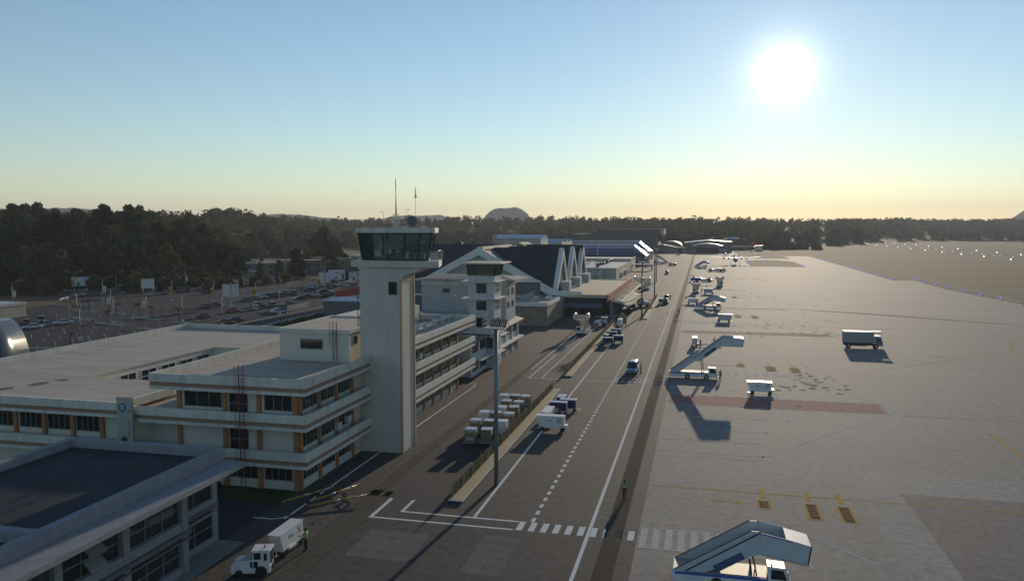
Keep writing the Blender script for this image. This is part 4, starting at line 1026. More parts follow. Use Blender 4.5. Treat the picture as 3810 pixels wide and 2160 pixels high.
MB().prism([(419, 19.3), (430, 21.4), (441, 19.3)], 'x', -109.6, -84.0).build('roof', M('blue_grey_sheet', (.20, .235, .33), rough=.35, metal=.3, var=.1), WH)
MB().prism([(420, 0), (440, 0), (440, 19.3), (430, 21.2), (420, 19.3)], 'x', -84.6, -84.2).build('gable_end', M('gable_cream_sheet', (.46, .44, .37), rough=.6, var=.2, scale=1, stretch=(2, 2, .1)), WH)
MB().box(-112.5, -109.6, 425, 450, 0, 21.2).build('side_block', ws, WH)
SS = thing_w('sawtooth_shed', 'row of small pale sheds with three blue-grey pitched roofs beside the white hangar', 'shed', (-80, 470, 0))
m = MB(); mr = MB()
for k in range(3):
    y0 = 455 + k * 13
    m.prism([(y0, 0), (y0 + 13, 0), (y0 + 13, 16.6), (y0 + 6.5, 18.2), (y0, 16.6)], 'x', -110, -79)
    mr.prism([(y0, 16.65), (y0 + 6.5, 18.3), (y0 + 13, 16.65), (y0 + 6.5, 18.1)], 'x', -110, -78.8)
m.build('wall', ws, SS); mr.build('roof', MATS['blue_grey_sheet'], SS)
# far hangars at the end of the apron
FH = thing_w('arched_hangar', 'grey arched hangar with a wide dark door at the end of the apron', 'hangar', (6, 830, 0))
hs = M('hangar_grey_sheet', (.15, .155, .155), rough=.55, var=.12, scale=.3, stretch=(2, 2, .1), spec=.4)
prof = [(-7.9, 0), (20.5, 0), (20.5, 7.3), (13.5, 8.9), (6.3, 9.4), (-1, 8.9), (-7.9, 7.3)]
MB().prism(prof, 'y', 814, 838).build('wall', hs, FH)
m = MB(); top = [(20.8, 7.2), (13.5, 8.95), (6.3, 9.5), (-1, 8.95), (-8.2, 7.2)]
for a, b in zip(top[:-1], top[1:]): m.prism([a, (a[0], a[1] + .3), (b[0], b[1] + .3), b], 'y', 813.6, 838)
m.build('roof', bright, FH)
MB().box(-4.8, 17.1, 813.8, 814.0, 0.02, 5.7).build('door', M('hangar_opening', (.03, .03, .03), rough=.8), FH)
B2 = thing_w('large_hangar', 'wide dark hangar with a low pitched blue roof behind the arched hangar', 'hangar', (7, 860, 0))
MB().prism([(-17, 0), (31, 0), (31, 9.6), (8, 11.6), (-17, 8.9)], 'y', 845, 905).build('wall', M('hangar_blue_grey', (.10, .115, .13), rough=.5, var=.1, scale=.3, stretch=(2, 2, .1), spec=.4), B2)
m = MB(); 
for a, b in (((-17.4, 9.2), (8, 11.7)), ((8, 11.7), (31.4, 9.9))): m.prism([a, (a[0], a[1] + .7), (b[0], b[1] + .7), b], 'y', 844.5, 905)
m.build('roof', bh, B2)
m = MB().box(-17.4, -8, 844.3, 860, 9.75, 10.2).box(24, 31.4, 844.3, 860, 10.7, 11.1); m.build('eave_sheet', bright, B2)
AX = thing_w('hangar_annex', 'small flat-roofed grey annex with a dark door beside the arched hangar', 'building', (-16, 818, 0))
MB().box(-24, -15.5, 814, 822, 0, 5.4).build('wall', hs, AX); MB().box(-24.2, -15.3, 813.8, 822, 5.4, 5.7).build('roof', bright, AX); MB().box(-22.6, -18.4, 813.85, 814, 0.02, 4.4).build('door', MATS['hangar_opening'], AX)
MB().box(-15.4, -8.4, 814.5, 822, 0, 3.3).build('side_room', hs, AX)
SH = thing_w('low_shed', 'low dark shed with a shallow pale-edged roof left of the far annex', 'shed', (-36, 822, 0))
MB().prism([(-46, 0), (-24.2, 0), (-24.2, 5.9), (-28.4, 6.5), (-38.5, 8.1), (-46, 6.8)], 'y', 815, 835).build('wall', hs, SH)
m = MB()
for a, b in (((-28.2, 6.4), (-38.5, 8.15)), ((-38.5, 8.15), (-46.3, 6.8))): m.prism([a, (a[0], a[1] + .35), (b[0], b[1] + .35), b], 'y', 814.5, 835)
m.build('roof', bright, SH)
QH = thing_w('round_roof_hangar', 'hangar with a pale half-round roof behind the low dark shed', 'hangar', (-30, 860, 0))
arc = [(-31 + 11.5 * math.cos(PI * k / 12), 4.2 + 6.8 * math.sin(PI * k / 12)) for k in range(13)]
MB().prism([(-42.5, 0), (-19.5, 0)] + arc[1:-1], 'y', 850, 880).build('wall', hs, QH)
m = MB()
for a, b in zip(arc[:-1], arc[1:]): m.prism([a, (a[0] * 1 + (a[0] + 31) * .05, a[1] + .35), (b[0] + (b[0] + 31) * .05, b[1] + .35), b], 'y', 848.5, 880)
m.build('roof', bright, QH)
BR = thing_w('blue_roofed_house', 'brick shed with a light blue pitched roof showing above the bushes behind the hangars', 'house', (38, 1000, 0))
MB().box(26, 52, 1000, 1030, 0, 11.2).build('wall', M('shed_brick', (.26, .15, .10), rough=.9), BR)
MB().prism([(25, 11.2), (38.5, 14.6), (53, 11.2)], 'y', 998, 1031).build('roof', M('light_blue_sheet', (.22, .38, .50), rough=.4, var=.1), BR)
BR2 = thing_w('gabled_house', 'small red-brown house with one white roof edge left of the light blue roof', 'house', (16, 1010, 0))
MB().prism([(10, 0), (24, 0), (24, 11), (17.5, 14.4), (10, 11)], 'y', 1005, 1020).build('wall', MATS['shed_brick'], BR2)
MB().prism([(9, 10.6), (17.5, 14.6), (17.5, 15.1), (9, 11.1)], 'y', 1003, 1020).build('roof', bright, BR2)
# ================================================================ houses beyond the car park
hw = [M('house_tan', (.27, .235, .18), rough=.9, var=.12, scale=.3), M('house_grey', (.20, .19, .175), rough=.9, var=.12, scale=.3), M('house_dark', (.12, .115, .11), rough=.9, var=.15, scale=.3), M('house_cream', (.46, .42, .33), rough=.9, var=.1, scale=.3)]
hr = [M('flat_roof_pale', (.34, .33, .32), rough=.8, var=.15, scale=.3), M('flat_roof_brown', (.20, .17, .14), rough=.9, var=.2, scale=.3), M('sheet_roof_grey', (.42, .44, .46), rough=.5, var=.1)]
def house(name, label, cx, cy, w, d, h, rz, wi, ri, wins=0, extra=0):
    t = thing(name, label, 'house', (cx, cy, hz(cx, cy) - .3), R(rz), 'houses beyond the car park')
    MB().box(-w / 2, w / 2, -d / 2, d / 2, 0, h).build('wall', hw[wi], t)
    m = MB().box(-w / 2 - .3, w / 2 + .3, -d / 2 - .3, d / 2 + .3, h, h + .35); m.build('roof', hr[ri], t)
    for k in range(wins):
        x = -w / 2 + (k + .5) * w / wins
        for fl in range(int(h // 3.2)):
            MB().box(x - .6, x + .6, -d / 2 - .04, -d / 2 + .05, 1.1 + fl * 3.2, 2.5 + fl * 3.2).build('window', glassd, t)
    for k in range(wins // 2 + 1):
        y = -d / 2 + (k + .5) * d / (wins // 2 + 1)
        for fl in range(int(h // 3.2)): MB().box(w / 2 - .05, w / 2 + .04, y - .5, y + .5, 1.1 + fl * 3.2, 2.5 + fl * 3.2).build('window', glassd, t)
    if extra:
        m = MB()
        for k in range(extra): m.prism([(-w * .1 + k * 3, h + .35), (-w * .1 + k * 3 + 2.4, h + .35), (-w * .1 + k * 3 + 1.2, h + 1.4)], 'y', -1.2, 1.2)
        m.build('skylight', hr[2], t)
        MB().box(-w * .3, -w * .18, -1, 1, h + .35, h + 2.2).build('water_tank', hw[3], t)
    return t
house('flat_roofed_house', 'long low house with a flat brown roof and two small white skylights at the edge of the woods', -262, 388, 20, 12, 5.4, 38, 0, 1, 4, 2)
house('flat_roofed_house', 'broad low building with a pale flat roof just behind the car park trees', -245, 352, 26, 14, 4.2, 36, 2, 0, 4)
house('flat_roofed_house', 'low brown-roofed house with white window surrounds left of the dark tree clump', -228, 382, 22, 12, 6.6, 36, 1, 0, 4, 1)
house('flat_roofed_house', 'dark two-storey block with a flat roof facing the far corner of the car park', -212, 400, 24, 14, 7.4, 36, 2, 1, 5)
house('flat_roofed_house', 'low tan annex with a pale roof at the far corner of the car park', -226, 358, 18, 8, 3.2, 36, 0, 0, 3)
house('two_storey_house', 'cream two-storey house with white windows behind the red-lettered billboard', -190, 430, 16, 12, 9.2, 34, 3, 0, 4)
house('two_storey_house', 'grey-green side block standing left of the cream two-storey house', -202, 428, 12, 12, 7.4, 34, 1, 1, 2)
house('flat_roofed_house', 'low grey building behind the rightmost billboard left of the control tower', -158, 380, 26, 12, 4.8, 33, 1, 0, 5)
house('pale_house', 'pale house half hidden among the trees below the brown hillside', -345, 510, 22, 12, 7.2, 40, 3, 2, 5)
house('flat_roofed_house', 'wide dark wall building between the tall tree clump and the cream house', -218, 428, 20, 12, 7.8, 36, 2, 1, 4)
house('white_block_house', 'small white block house in the trees left of the white hangar', -170, 620, 16, 10, 9, 15, 3, 2, 3)
house('flat_roofed_house', 'low pale shed roof beyond the black terminal roof left of the white hangar', -150, 560, 34, 14, 8.5, 15, 1, 2, 4)
# pale box building and glazed dome at the left edge
PB = thing_w('windowless_building', 'pale windowless box building standing in the car park at the left edge', 'building', (-193, 181, 0))
MB().add([], []).box(-204, -186.5, 172, 185.8, 0, 4.0).build('wall', M('box_wall', (.40, .355, .27), rough=.9, var=.12, scale=.8, stretch=(2, 2, .4)), PB)
m = MB().box(-204, -186.3, 171.8, 186, 3.3, 4.06); m.build('fascia', M('box_fascia', (.40, .39, .37), rough=.8), PB)
MB().box(-204, -186.5, 172.2, 185.6, 4.06, 4.1).build('roof', hr[2], PB)
DM = thing_w('curved_canopy', 'dark curved glass canopy with a pale rim beside the office block at the left edge', 'canopy', (-118, 112, 0))
m = MB(); rim = MB(); n = 14; R0 = 9.0
for j in range(2):
    for i in range(n + 1):
        a = PI * i / n; m.v.append((-118.5 + 6.4 * math.cos(a) * .72, 104 + j * 10 + 0, 9.2 * math.sin(a)))
for i in range(n): m.f.append((i, i + 1, n + 2 + i, n + 1 + i)); m.sm.append(True)
c1 = m.build('glass_shell', M('canopy_glass', (.06, .075, .085), rough=.15, var=.2), DM); s = c1.modifiers.new('thick', 'SOLIDIFY'); s.thickness = .1
for a, b in zip(range(n), range(1, n + 1)):
    p, q = m.v[a], m.v[b]; rim.bar((p[0], 103.9, p[2]), (q[0], 103.9, q[2]), .25, .5)
rim.build('rim', bandm, DM)
# landside block and long red canopy left of the tower
LK = thing_w('dark_block', 'dark grey block with a pale flat roof left of the control tower', 'building', (-95, 212, 0))
MB().box(-104, -88, 205, 216, 0, 4.4).build('wall', M('block_dark', (.13, .13, .13), rough=.8, var=.12), LK); MB().box(-104.2, -88, 204.8, 216.2, 4.4, 4.7).build('roof', M('block_roof', (.50, .50, .52), rough=.6, var=.08), LK)
RF = thing_w('red_canopy', 'long red fascia of the landside canopy seen left of the control tower', 'canopy', (-108, 232, 0))
MB().box(-112, -104, 224, 268, 3.4, 3.7).build('roof', tanw, RF)
MB().box(-108.4, -108.0, 221.6, 262, 3.7, 5.95).build('fascia', MATS['red_fascia'], RF)
m = MB()
for k in range(5): m.cyl((-106, 226 + k * 9, 0), (-106, 226 + k * 9, 3.5), .2, n=8)
m.build('column', steel, RF)
PN = thing_w('small_sign', 'small pale sign with red 4G lettering under the end of the red canopy', 'sign', (-108.1, 224.5, 0))
MB().box(-108.2, -108.1, 222.8, 225.7, 2.4, 3.65).build('panel', M('sign_cream', (.55, .5, .38), rough=.7), PN); MB().cyl((-108.15, 223, 0), (-108.15, 223, 2.4), .05, n=6).build('post', steel, PN)
text('lettering', '4G', redp, PN, (-108.09, 224.3, 3.0), (R(90), 0, R(90)), 1.1)
# ================================================================ vehicles and ground equipment (local frame: +x forward)
gsew = M('equipment_white', (0.66, 0.66, 0.65), rough=.4, var=.05, scale=1.5, spec=.5, coord='obj')
gseg = M('equipment_grey', (0.40, 0.42, 0.43), rough=.4, var=.08, scale=1.2, spec=.5, coord='obj')
rim_m = M('wheel_rim', (.42, .43, .44), rough=.35, metal=.7, var=.05)
tailm = M('tail_lamp_red', (.40, .02, .02), rough=.3, var=.05)
headm = M('head_lamp', (.75, .75, .72), rough=.15, var=.03, spec=.8)
def wheel(parent, x, y, r, w=.24, rim=True):
    s = 1 if y > 0 else -1
    o = MB().cyl((x, y - w / 2, r), (x, y + w / 2, r), r, r, 18).build('wheel', black, parent)
    if rim: MB().cyl((x, y + s * (w / 2 - .02), r), (x, y + s * (w / 2 + .012), r), r * .58, r * .5, 14).build('rim', rim_m, o)
    return o
def make_gpu():
    t = thing('ground_power_unit', 'x', 'power unit')
    prof = [(-2.03, 1.87), (1.5, 1.87), (1.5, .42), (-1.5, .42)]
    MB().prism(prof, 'y', -.52, .52).build('body', gsew, t, .02)
    MB().box(-2.06, 1.53, -.55, .55, 1.87, 1.91).build('roof', gsew, t)
    m = MB().box(.2, 1.3, -.53, .53, .45, .5).box(-1.3, .9, -.535, .535, .85, .87); m.build('seam', gseg, t)
    MB().box(1.5, 1.84, -.45, .45, .42, .82).build('bumper', gsew, t, .02)
    MB().bar((-2.0, 0, 1.45), (-1.7, 0, .2), .06).box(-1.95, -1.55, -.12, .12, .17, .21).build('drawbar', gsew, t)
    for x in (-1.25, 1.28):
        for y in (-.5, .5): wheel(t, x, y, .27, .2, False)
    text('lettering', 'TUG', lm, t, (-.43, -.526, 1.31), (R(90), 0, 0), .33, sx=1.05)
    m = MB()
    for i, j in ((0, 0), (0, 2), (1, 1), (2, 0), (2, 2)): m.box(.6 + i * .185, .785 + i * .185, -.527, -.52, 1.1 + j * .18, 1.28 + j * .18)
    m.build('chequer_emblem', redp, t)
    m = MB()
    for y in (-.4, .4): m.box(-2.02, -1.985, y - .05, y + .05, 1.72, 1.8)
    m.build('marker_lamp', tailm, t)
    MB().box(-.9, .1, -.72, -.53, .45, .62).build('cable_tray', gsew, t, .01)
    return t
def make_tractor():
    t = thing('baggage_tractor', 'x', 'tractor')
    MB().prism([(-1.35, .3), (1.35, .3), (1.42, .5), (1.42, .95), (1.2, 1.12), (.25, 1.25), (-1.35, 1.25)], 'y', -.62, .62).build('body', gsew, t, .04)
    MB().prism([(-1.38, 1.2), (.12, 1.2), (-.12, 1.92), (-1.33, 1.92)], 'y', -.6, .6).build('cab', gsew, t, .03)
    MB().box(-1.42, -.05, -.64, .64, 1.92, 1.98).build('roof', gsew, t, .015)
    MB().prism([(.28, 1.27), (1.1, 1.14), (1.16, 1.17), (.3, 1.32)], 'y', -.45, .45).build('bonnet', gseg, t)
    m = MB()
    for s in (-1, 1):
        y0, y1 = s * .6, s * .612
        m.prism([(-.05, 1.3), (.05, 1.3), (-.13, 1.78), (-.18, 1.78)], 'y', y0, y1).box(-.72, -.22, y0, y1, 1.32, 1.8).box(-1.15, -.92, y0, y1, 1.22, 1.75)
        m.prism([(-.45, .7), (-.2, .7), (-.2, 1.18), (-.5, 1.18), (-.52, .85)], 'y', s * .62, s * .63).prism([(-.13, .7), (.0, .72), (.06, 1.0), (.04, 1.18), (-.13, 1.18)], 'y', s * .62, s * .63)
    m.box(-1.40, -1.36, -.5, .5, .98, 1.85)
    m.quad((.04, -.5, 1.3), (.04, .5, 1.3), (-.1, .5, 1.82), (-.1, -.5, 1.82))
    m.build('window', glassd, t)
    MB().cyl((-.9, 0, 1.98), (-.9, 0, 2.16), .07, .05, 10).build('beacon', redp, t)
    m = MB().box(-1.52, -1.35, -.1, .1, .42, .62).box(-1.46, -1.4, -.06, .06, .62, .75); m.build('tow_hitch', dark, t)
    MB().box(1.42, 1.47, -.6, .6, .34, .5).build('front_bumper', gseg, t)
    m = MB()
    for y in (-.42, .42): m.box(-1.39, -1.345, y - .07, y + .07, .68, .78)
    m.build('rear_lamp', tailm, t)
    for y in (-.56, .56): wheel(t, .85, y, .3, .2, False); wheel(t, -.72, y, .42, .26, False)
    return t
pan = M('solar_panel', (.035, .055, .13), rough=.25, var=.2, scale=4, coord='obj')
panl = M('panel_grid', (.22, .30, .42), rough=.4)
hoodm = M('canopy_shell', (.47, .50, .52), rough=.5, var=.06, scale=1.5, coord='obj')
stepm = M('tread_metal', (.34, .33, .31), rough=.6, var=.2, scale=6, metal=.3, coord='obj')
def make_stairs(ax=1.95, az=4.27, tilt=-.2, hood=True, cols=None):
    """passenger boarding stairs truck: chassis, cab, two telescoping flights, canopy"""
    side = gsew; W = 1.2
    t = thing('boarding_stairs', 'x', 'boarding stairs')
    MB().prism([(-4.0, .42), (-4.0, .8), (-3.75, 1.0), (2.55, 1.08), (2.95, .8), (2.95, .3), (-3.8, .3)], 'y', -W + .05, W - .05).build('chassis', side, t, .03)
    m = MB()
    for y0, y1 in ((-W + .035, -W + .055), (W - .055, W - .035)): m.prism([(-3.8, .84), (-3.75, 1.02), (2.55, 1.1), (2.75, .95), (2.6, .9)], 'y', y0, y1)
    m.build('blue_stripe', bluep, t)
    m = MB().box(-3.3, -1.9, -W + .03, -W + .05, .62, .66).box(-2.6, -2.5, -W + .03, -W + .05, .7, .76).box(.2, .32, -W + .03, -W + .05, .62, .74); m.build('door_line', gseg, t)
    m = MB().prism([(-1.55, .42), (-1.3, .42), (-1.42, .62)], 'y', -W + .03, -W + .05); m.build('warning_triangle', yellow, t)
    for x in (-.93, 2.14):
        for y in (-1.05, 1.05): wheel(t, x, y, .42, .28)
    MB().box(-4.02, -3.96, -1.0, 1.0, .45, .55).build('rear_lamp', tailm, t)
    MB().box(-3.9, 2.5, -W + .2, W - .2, 1.09, 1.12).build('deck', stepm, t)
    cab = MB().prism([(2.45, .35), (3.95, .35), (4.02, .9), (3.85, 1.15), (3.55, 1.86), (2.45, 1.9)], 'y', -W + .02, -.05).build('cab', side, t, .03)
    MB().prism([(2.35, 1.88), (3.6, 1.86), (3.56, 1.95), (2.4, 2.0)], 'y', -W, -.02).build('roof', side, cab)
    m = MB()
    for y in (-W + .008, -.06): m.prism([(2.65, 1.12), (3.7, 1.12), (3.45, 1.78), (2.65, 1.8)], 'y', y, y + .02)
    m.quad((3.90, -1.1, 1.15), (3.90, -.15, 1.15), (3.6, -.15, 1.82), (3.6, -1.1, 1.82)); m.quad((2.44, -1.1, 1.2), (2.44, -.15, 1.2), (2.44, -.15, 1.8), (2.44, -1.1, 1.8))
    m.build('window', glassd, cab)
    MB().cyl((2.7, -.95, 1.98), (2.7, -.95, 2.12), .06, n=8).build('beacon', orange, cab)
    MB().prism([(2.95, .35), (3.95, .35), (4.0, .8), (2.95, .85)], 'y', -.02, W - .02).build('front_deck', side, t, .02)
    MB().box(3.95, 4.05, -1.0, 1.0, .3, .5).build('bumper', dark, t)
    # flights
    sl = (az - 1.15) / (ax + 3.06)
    rise = az - 4.27
    lx0, lz0 = -3.85, 1.1
    lx1 = min(1.3, ax - .6) if rise < .5 else .58
    lz1 = lz0 + (lx1 - lx0) * sl
    ux0 = -3.06 if rise < .5 else -.14
    uz0 = az - (ax - ux0) * sl - .06
    for s in (-1, 1):
        y0, y1 = s * (W - .22), s * (W - .17)
        MB().prism([(lx0, lz0), (lx1, lz1), (lx1 + .5, lz1), (lx1 + .5, lz1 - 1.25), (lx1, lz1 - 1.25 - .0), (lx0 + 1.55, 1.12), (lx0 + .1, .95)], 'y', y0, y1).build('lower_flight_side', hoodm, t)
        MB().bar((lx0, (y0 + y1) / 2, lz0), (lx1, (y0 + y1) / 2, lz1 + .02), .09, .06).build('handrail', black, t)
        y0, y1 = s * (W - .12), s * (W - .06)
        bz = max(1.13, uz0 - 1.0)
        u = [(ux0, uz0), (ax, az), (ax + .05, az - 1.5), (ax - .35, az - 1.62)]
        ex = ux0 + (1.3 if rise < .5 else 1.2); u += [(ex, max(1.13, az - 1.62 - (ax - .35 - ex) * sl))]
        if rise > .5: u += [(ux0 + .1, uz0 - .25)]
        MB().prism(u, 'y', y0, y1).build('upper_flight_side', hoodm, t)
        MB().bar((ux0, (y0 + y1) / 2, uz0), (ax, (y0 + y1) / 2, az + .02), .1, .06).build('handrail', black, t)
        # solar panel on the flight side
        d = Vector((1, 0, sl)).normalized(); n_ = Vector((-d.z, 0, d.x)); c = Vector((ax - 2.1, s * (W - .05), az - 2.1 * sl - .95))
        P = lambda a, b, o=0.0: c + d * a + n_ * b + Vector((0, s * o, 0))
        p = MB(); p.add([P(-1.1, -.26), P(1.1, -.26), P(1.1, .26), P(-1.1, .26), P(-1.1, -.26, .03), P(1.1, -.26, .03), P(1.1, .26, .03), P(-1.1, .26, .03)], [(0, 1, 2, 3), (7, 6, 5, 4), (0, 4, 5, 1), (1, 5, 6, 2), (2, 6, 7, 3), (3, 7, 4, 0)])
        po = p.build('solar_panel', pan, t)
        g = MB()
        for k in range(-9, 10, 2): g.bar(P(k * .115, -.26, .035), P(k * .115, .26, .035), .012)
        for k in range(-2, 3): g.bar(P(-1.1, k * .125, .035), P(1.1, k * .125, .035), .02)
        g.build('cell_grid', panl, po)
    m = MB(); n = 18
    for k in range(n):
        x = lx0 + .2 + (ax - lx0 - .3) * k / n; z = lz0 - 1.0 + (x - lx0) * sl + .25
        if z < .98: z = .98 + k * .05
        m.box(x, x + (ax - lx0) / n, -W + .22, W - .22, z - .16, z)
    m.build('steps', stepm, t)
    # stair support and platform
    m = MB()
    for y in (-.6, .6): m.bar((1.4, y, 1.1), (min(1.25, ax - .5), y, az - 1.6 - max(0, (ax - 1.25) * sl)), .13).bar((1.75, y, 1.1), (min(1.45, ax - .3), y, az - 1.6 - max(0, (ax - 1.45) * sl)), .09)
    m.build('lift_ram', dark, t)
    if hood:
        L1, L2 = 2.05, 1.15
        def Q(x, z): return (ax + .02 + x - (az - z) * .03, z + x * tilt * .9)
        for s in (-1, 1):
            y0, y1 = s * (W - .08), s * (W - .02)
            MB().prism([Q(0, az), Q(L1, az), Q(L1 - .1, az - 1.38), Q(-.1, az - 1.5)], 'y', y0, y1).build('canopy_side', hoodm, t)
            MB().prism([Q(L1, az - .05), Q(L1 + L2, az - .1), Q(L1 + L2 - .15, az - 1.4), Q(L1 - .1, az - 1.42)], 'y', s * (W - .14), s * (W - .09)).build('canopy_sleeve', hoodm, t)
            MB().prism([Q(L1 + L2, az - .08), Q(L1 + L2 + .08, az - .08), Q(L1 + L2 - .07, az - 1.44), Q(L1 + L2 - .15, az - 1.44)], 'y', s * (W - .2), s * (W - .06)).build('canopy_buffer', black, t)
            MB().prism([Q(0, az + .01), Q(L1, az + .01), Q(L1, az - .1), Q(0, az - .1)], 'y', s * (W - .019), s * (W - .012)).build('canopy_blue_edge', bluep, t)
        MB().prism([Q(-.1, az - 1.42), Q(L1 + L2 - .2, az - 1.38), Q(L1 + L2 - .2, az - 1.5), Q(-.1, az - 1.56)], 'y', -W + .1, W - .1).build('platform', stepm, t)
        MB().prism([Q(L1 * .78, az), Q(L1 + L2, az - .08), Q(L1 + L2, az - .14), Q(L1 * .78, az - .06)], 'y', -W + .1, W - .1).build('canopy_roof', hoodm, t)
    else:
        MB().box(ax - .2, ax + 2.0, -W + .05, W - .05, az - 1.66, az - 1.45).build('platform', M('platform_tan', (.46, .40, .30), rough=.7, var=.15, scale=3, coord='obj'), t)
        for s in (-1, 1):
            m = MB(); rings = []
            for x in (ax - .3, ax + 1.9):
                rings.append([(x, s * (W + .32) + .32 * math.cos(a), az - .72 + .74 * math.sin(a)) for a in [2 * PI * k / 12 for k in range(12)]])
            m.loft(rings); m.build('folded_canopy', gsew, t)
            MB().box(ax - .4, ax + 1.2, s * (W - .1) - .04, s * (W - .1) + .04, az - 1.45, az - .1).build('guard_panel', gseg, t)
    return t
def make_cart():
    t = thing('baggage_cart', 'x', 'baggage cart')
    MB().box(-1.13, 1.13, -.56, .56, .42, .52).build('deck', gseg, t)
    MB().box(-1.1, 1.1, -.53, .53, .52, 1.6).build('canvas_side', navy, t)
    MB().box(-1.15, 1.15, -.58, .58, 1.6, 1.67).build('roof', M('cart_roof', (.42, .46, .52), rough=.4, var=.06, coord='obj'), t, .015)
    m = MB()
    for x in (-1.13, 1.13):
        for y in (-.56, .56): m.box(x - .025, x + .025, y - .025, y + .025, .52, 1.6)
    m.box(1.1, 1.14, -.52, .52, .55, 1.58)
    m.build('end_frame', gseg, t)
    for x in (-.85, .9):
        for y in (-.45, .45): wheel(t, x, y, .2, .12, False)
    MB().bar((1.13, 0, .4), (1.75, 0, .2), .05).build('drawbar', steel, t)
    return t
kraft = M('cardboard', (.225, .165, .085), rough=.9, var=.1, scale=3, coord='obj')
lidm = M('pallet_film_lid', (.52, .56, .62), rough=.4, var=.12, scale=5, coord='obj')
labm = M('carton_label', (.46, .48, .47), rough=.8, var=.05)
inkm = M('label_ink', (.10, .12, .20), rough=.8)
def make_dolly():
    t = thing('pallet_dolly', 'x', 'dolly')
    MB().box(-.75, .75, -.75, .75, .32, .42).build('deck', M('dolly_deck', (.30, .30, .29), rough=.6, var=.15, coord='obj'), t, .02)
    m = MB().box(-.78, .78, -.8, -.75, .3, .46).box(-.78, .78, .75, .8, .3, .46); m.build('edge_rail', steel, t)
    for x in (-.5, .5):
        for y in (-.5, .5): wheel(t, x, y, .16, .1, False)
    return t
def make_crate(kind):
    body = [kraft, kraft, gsew][kind]
    t = thing('cargo_box', 'x', 'cargo box')
    MB().box(-.62, .62, -.62, .62, 0, 1.42).build('carton', body, t, .015)
    MB().box(-.63, .63, -.63, .63, 1.42, 1.5).build('lid', [lidm, lidm, gsew][kind], t, .01)
    if kind == 0:
        m = MB().box(-.45, .42, -.628, -.62, 1.14, 1.4).box(-.42, .42, -.628, -.62, .22, .56).box(.62, .628, -.4, .1, 1.1, 1.4); o = m.build('label', labm, t)
        text('lettering', 'Fragile', inkm, t, (0, -.631, .4), (R(90), 0, 0), .24, depth=.001)
        MB().box(-.2, .3, -.632, -.628, 1.22, 1.27).box(-.24, -.18, -.632, -.628, 1.18, 1.34).build('print', inkm, t)
    elif kind == 1:
        m = MB().box(-.5, -.28, -.628, -.62, 1.12, 1.3); m.build('orange_mark', M('orange_print', (.30, .10, .03), rough=.8), t)
        text('lettering', 'CARGO', M('brown_print', (.13, .09, .05), rough=.9), t, (.16, -.624, 1.21), (R(90), 0, 0), .2, depth=.001)
        MB().box(-.25, .25, -.626, -.62, .9, .93).box(.62, .626, -.1, .3, 1.15, 1.4).build('print', MATS['brown_print'], t)
    else:
        m = MB().box(-.1, .25, -.626, -.62, 1.2, 1.26).box(.62, .626, -.3, .2, 1.1, 1.36); m.build('print', inkm, t)
        MB().box(-.625, .625, -.625, .625, 1.06, 1.08).build('seam', gseg, t)
    return t
def make_towbar():
    t = thing('aircraft_towbar', 'x', 'towbar')
    ty = M('towbar_yellow', (.40, .235, .04), rough=.6, var=.2, scale=4, coord='obj')
    MB().cyl((-2.75, 0, .32), (2.75, 0, .52), .085, .085, 10).build('bar', ty, t)
    m = MB()
    for x in (-1.6, -.6, .4, 1.4): m.cyl((x, 0, .32 + (x + 2.75) * .0364), (x + .06, 0, .325 + (x + 2.75) * .0364), .094, n=10)
    m.build('clamp', black, t)
    m = MB()
    for x in (-.35, 1.75): m.cyl((x, 0, .32 + (x + 2.75) * .0364), (x + .45, 0, .336 + (x + 2.75) * .0364), .089, n=10)
    m.build('reflector', M('towbar_silver', (.45, .47, .5), rough=.4), t)
    MB().bar((.75, -.55, .25), (.75, .55, .25), .06).bar((.75, 0, .25), (.75, 0, .45), .08).bar((.4, -.3, .9), (.75, 0, .45), .05).bar((.4, .1, .9), (.4, -.3, .9), .05).build('axle', dark, t)
    for y in (-.62, .62): wheel(t, .75, y, .2, .14)
    MB().box(-3.0, -2.72, -.12, .12, .24, .42).cyl((2.72, 0, .52), (2.9, 0, .53), .11, n=10).build('head', dark, t)
    return t
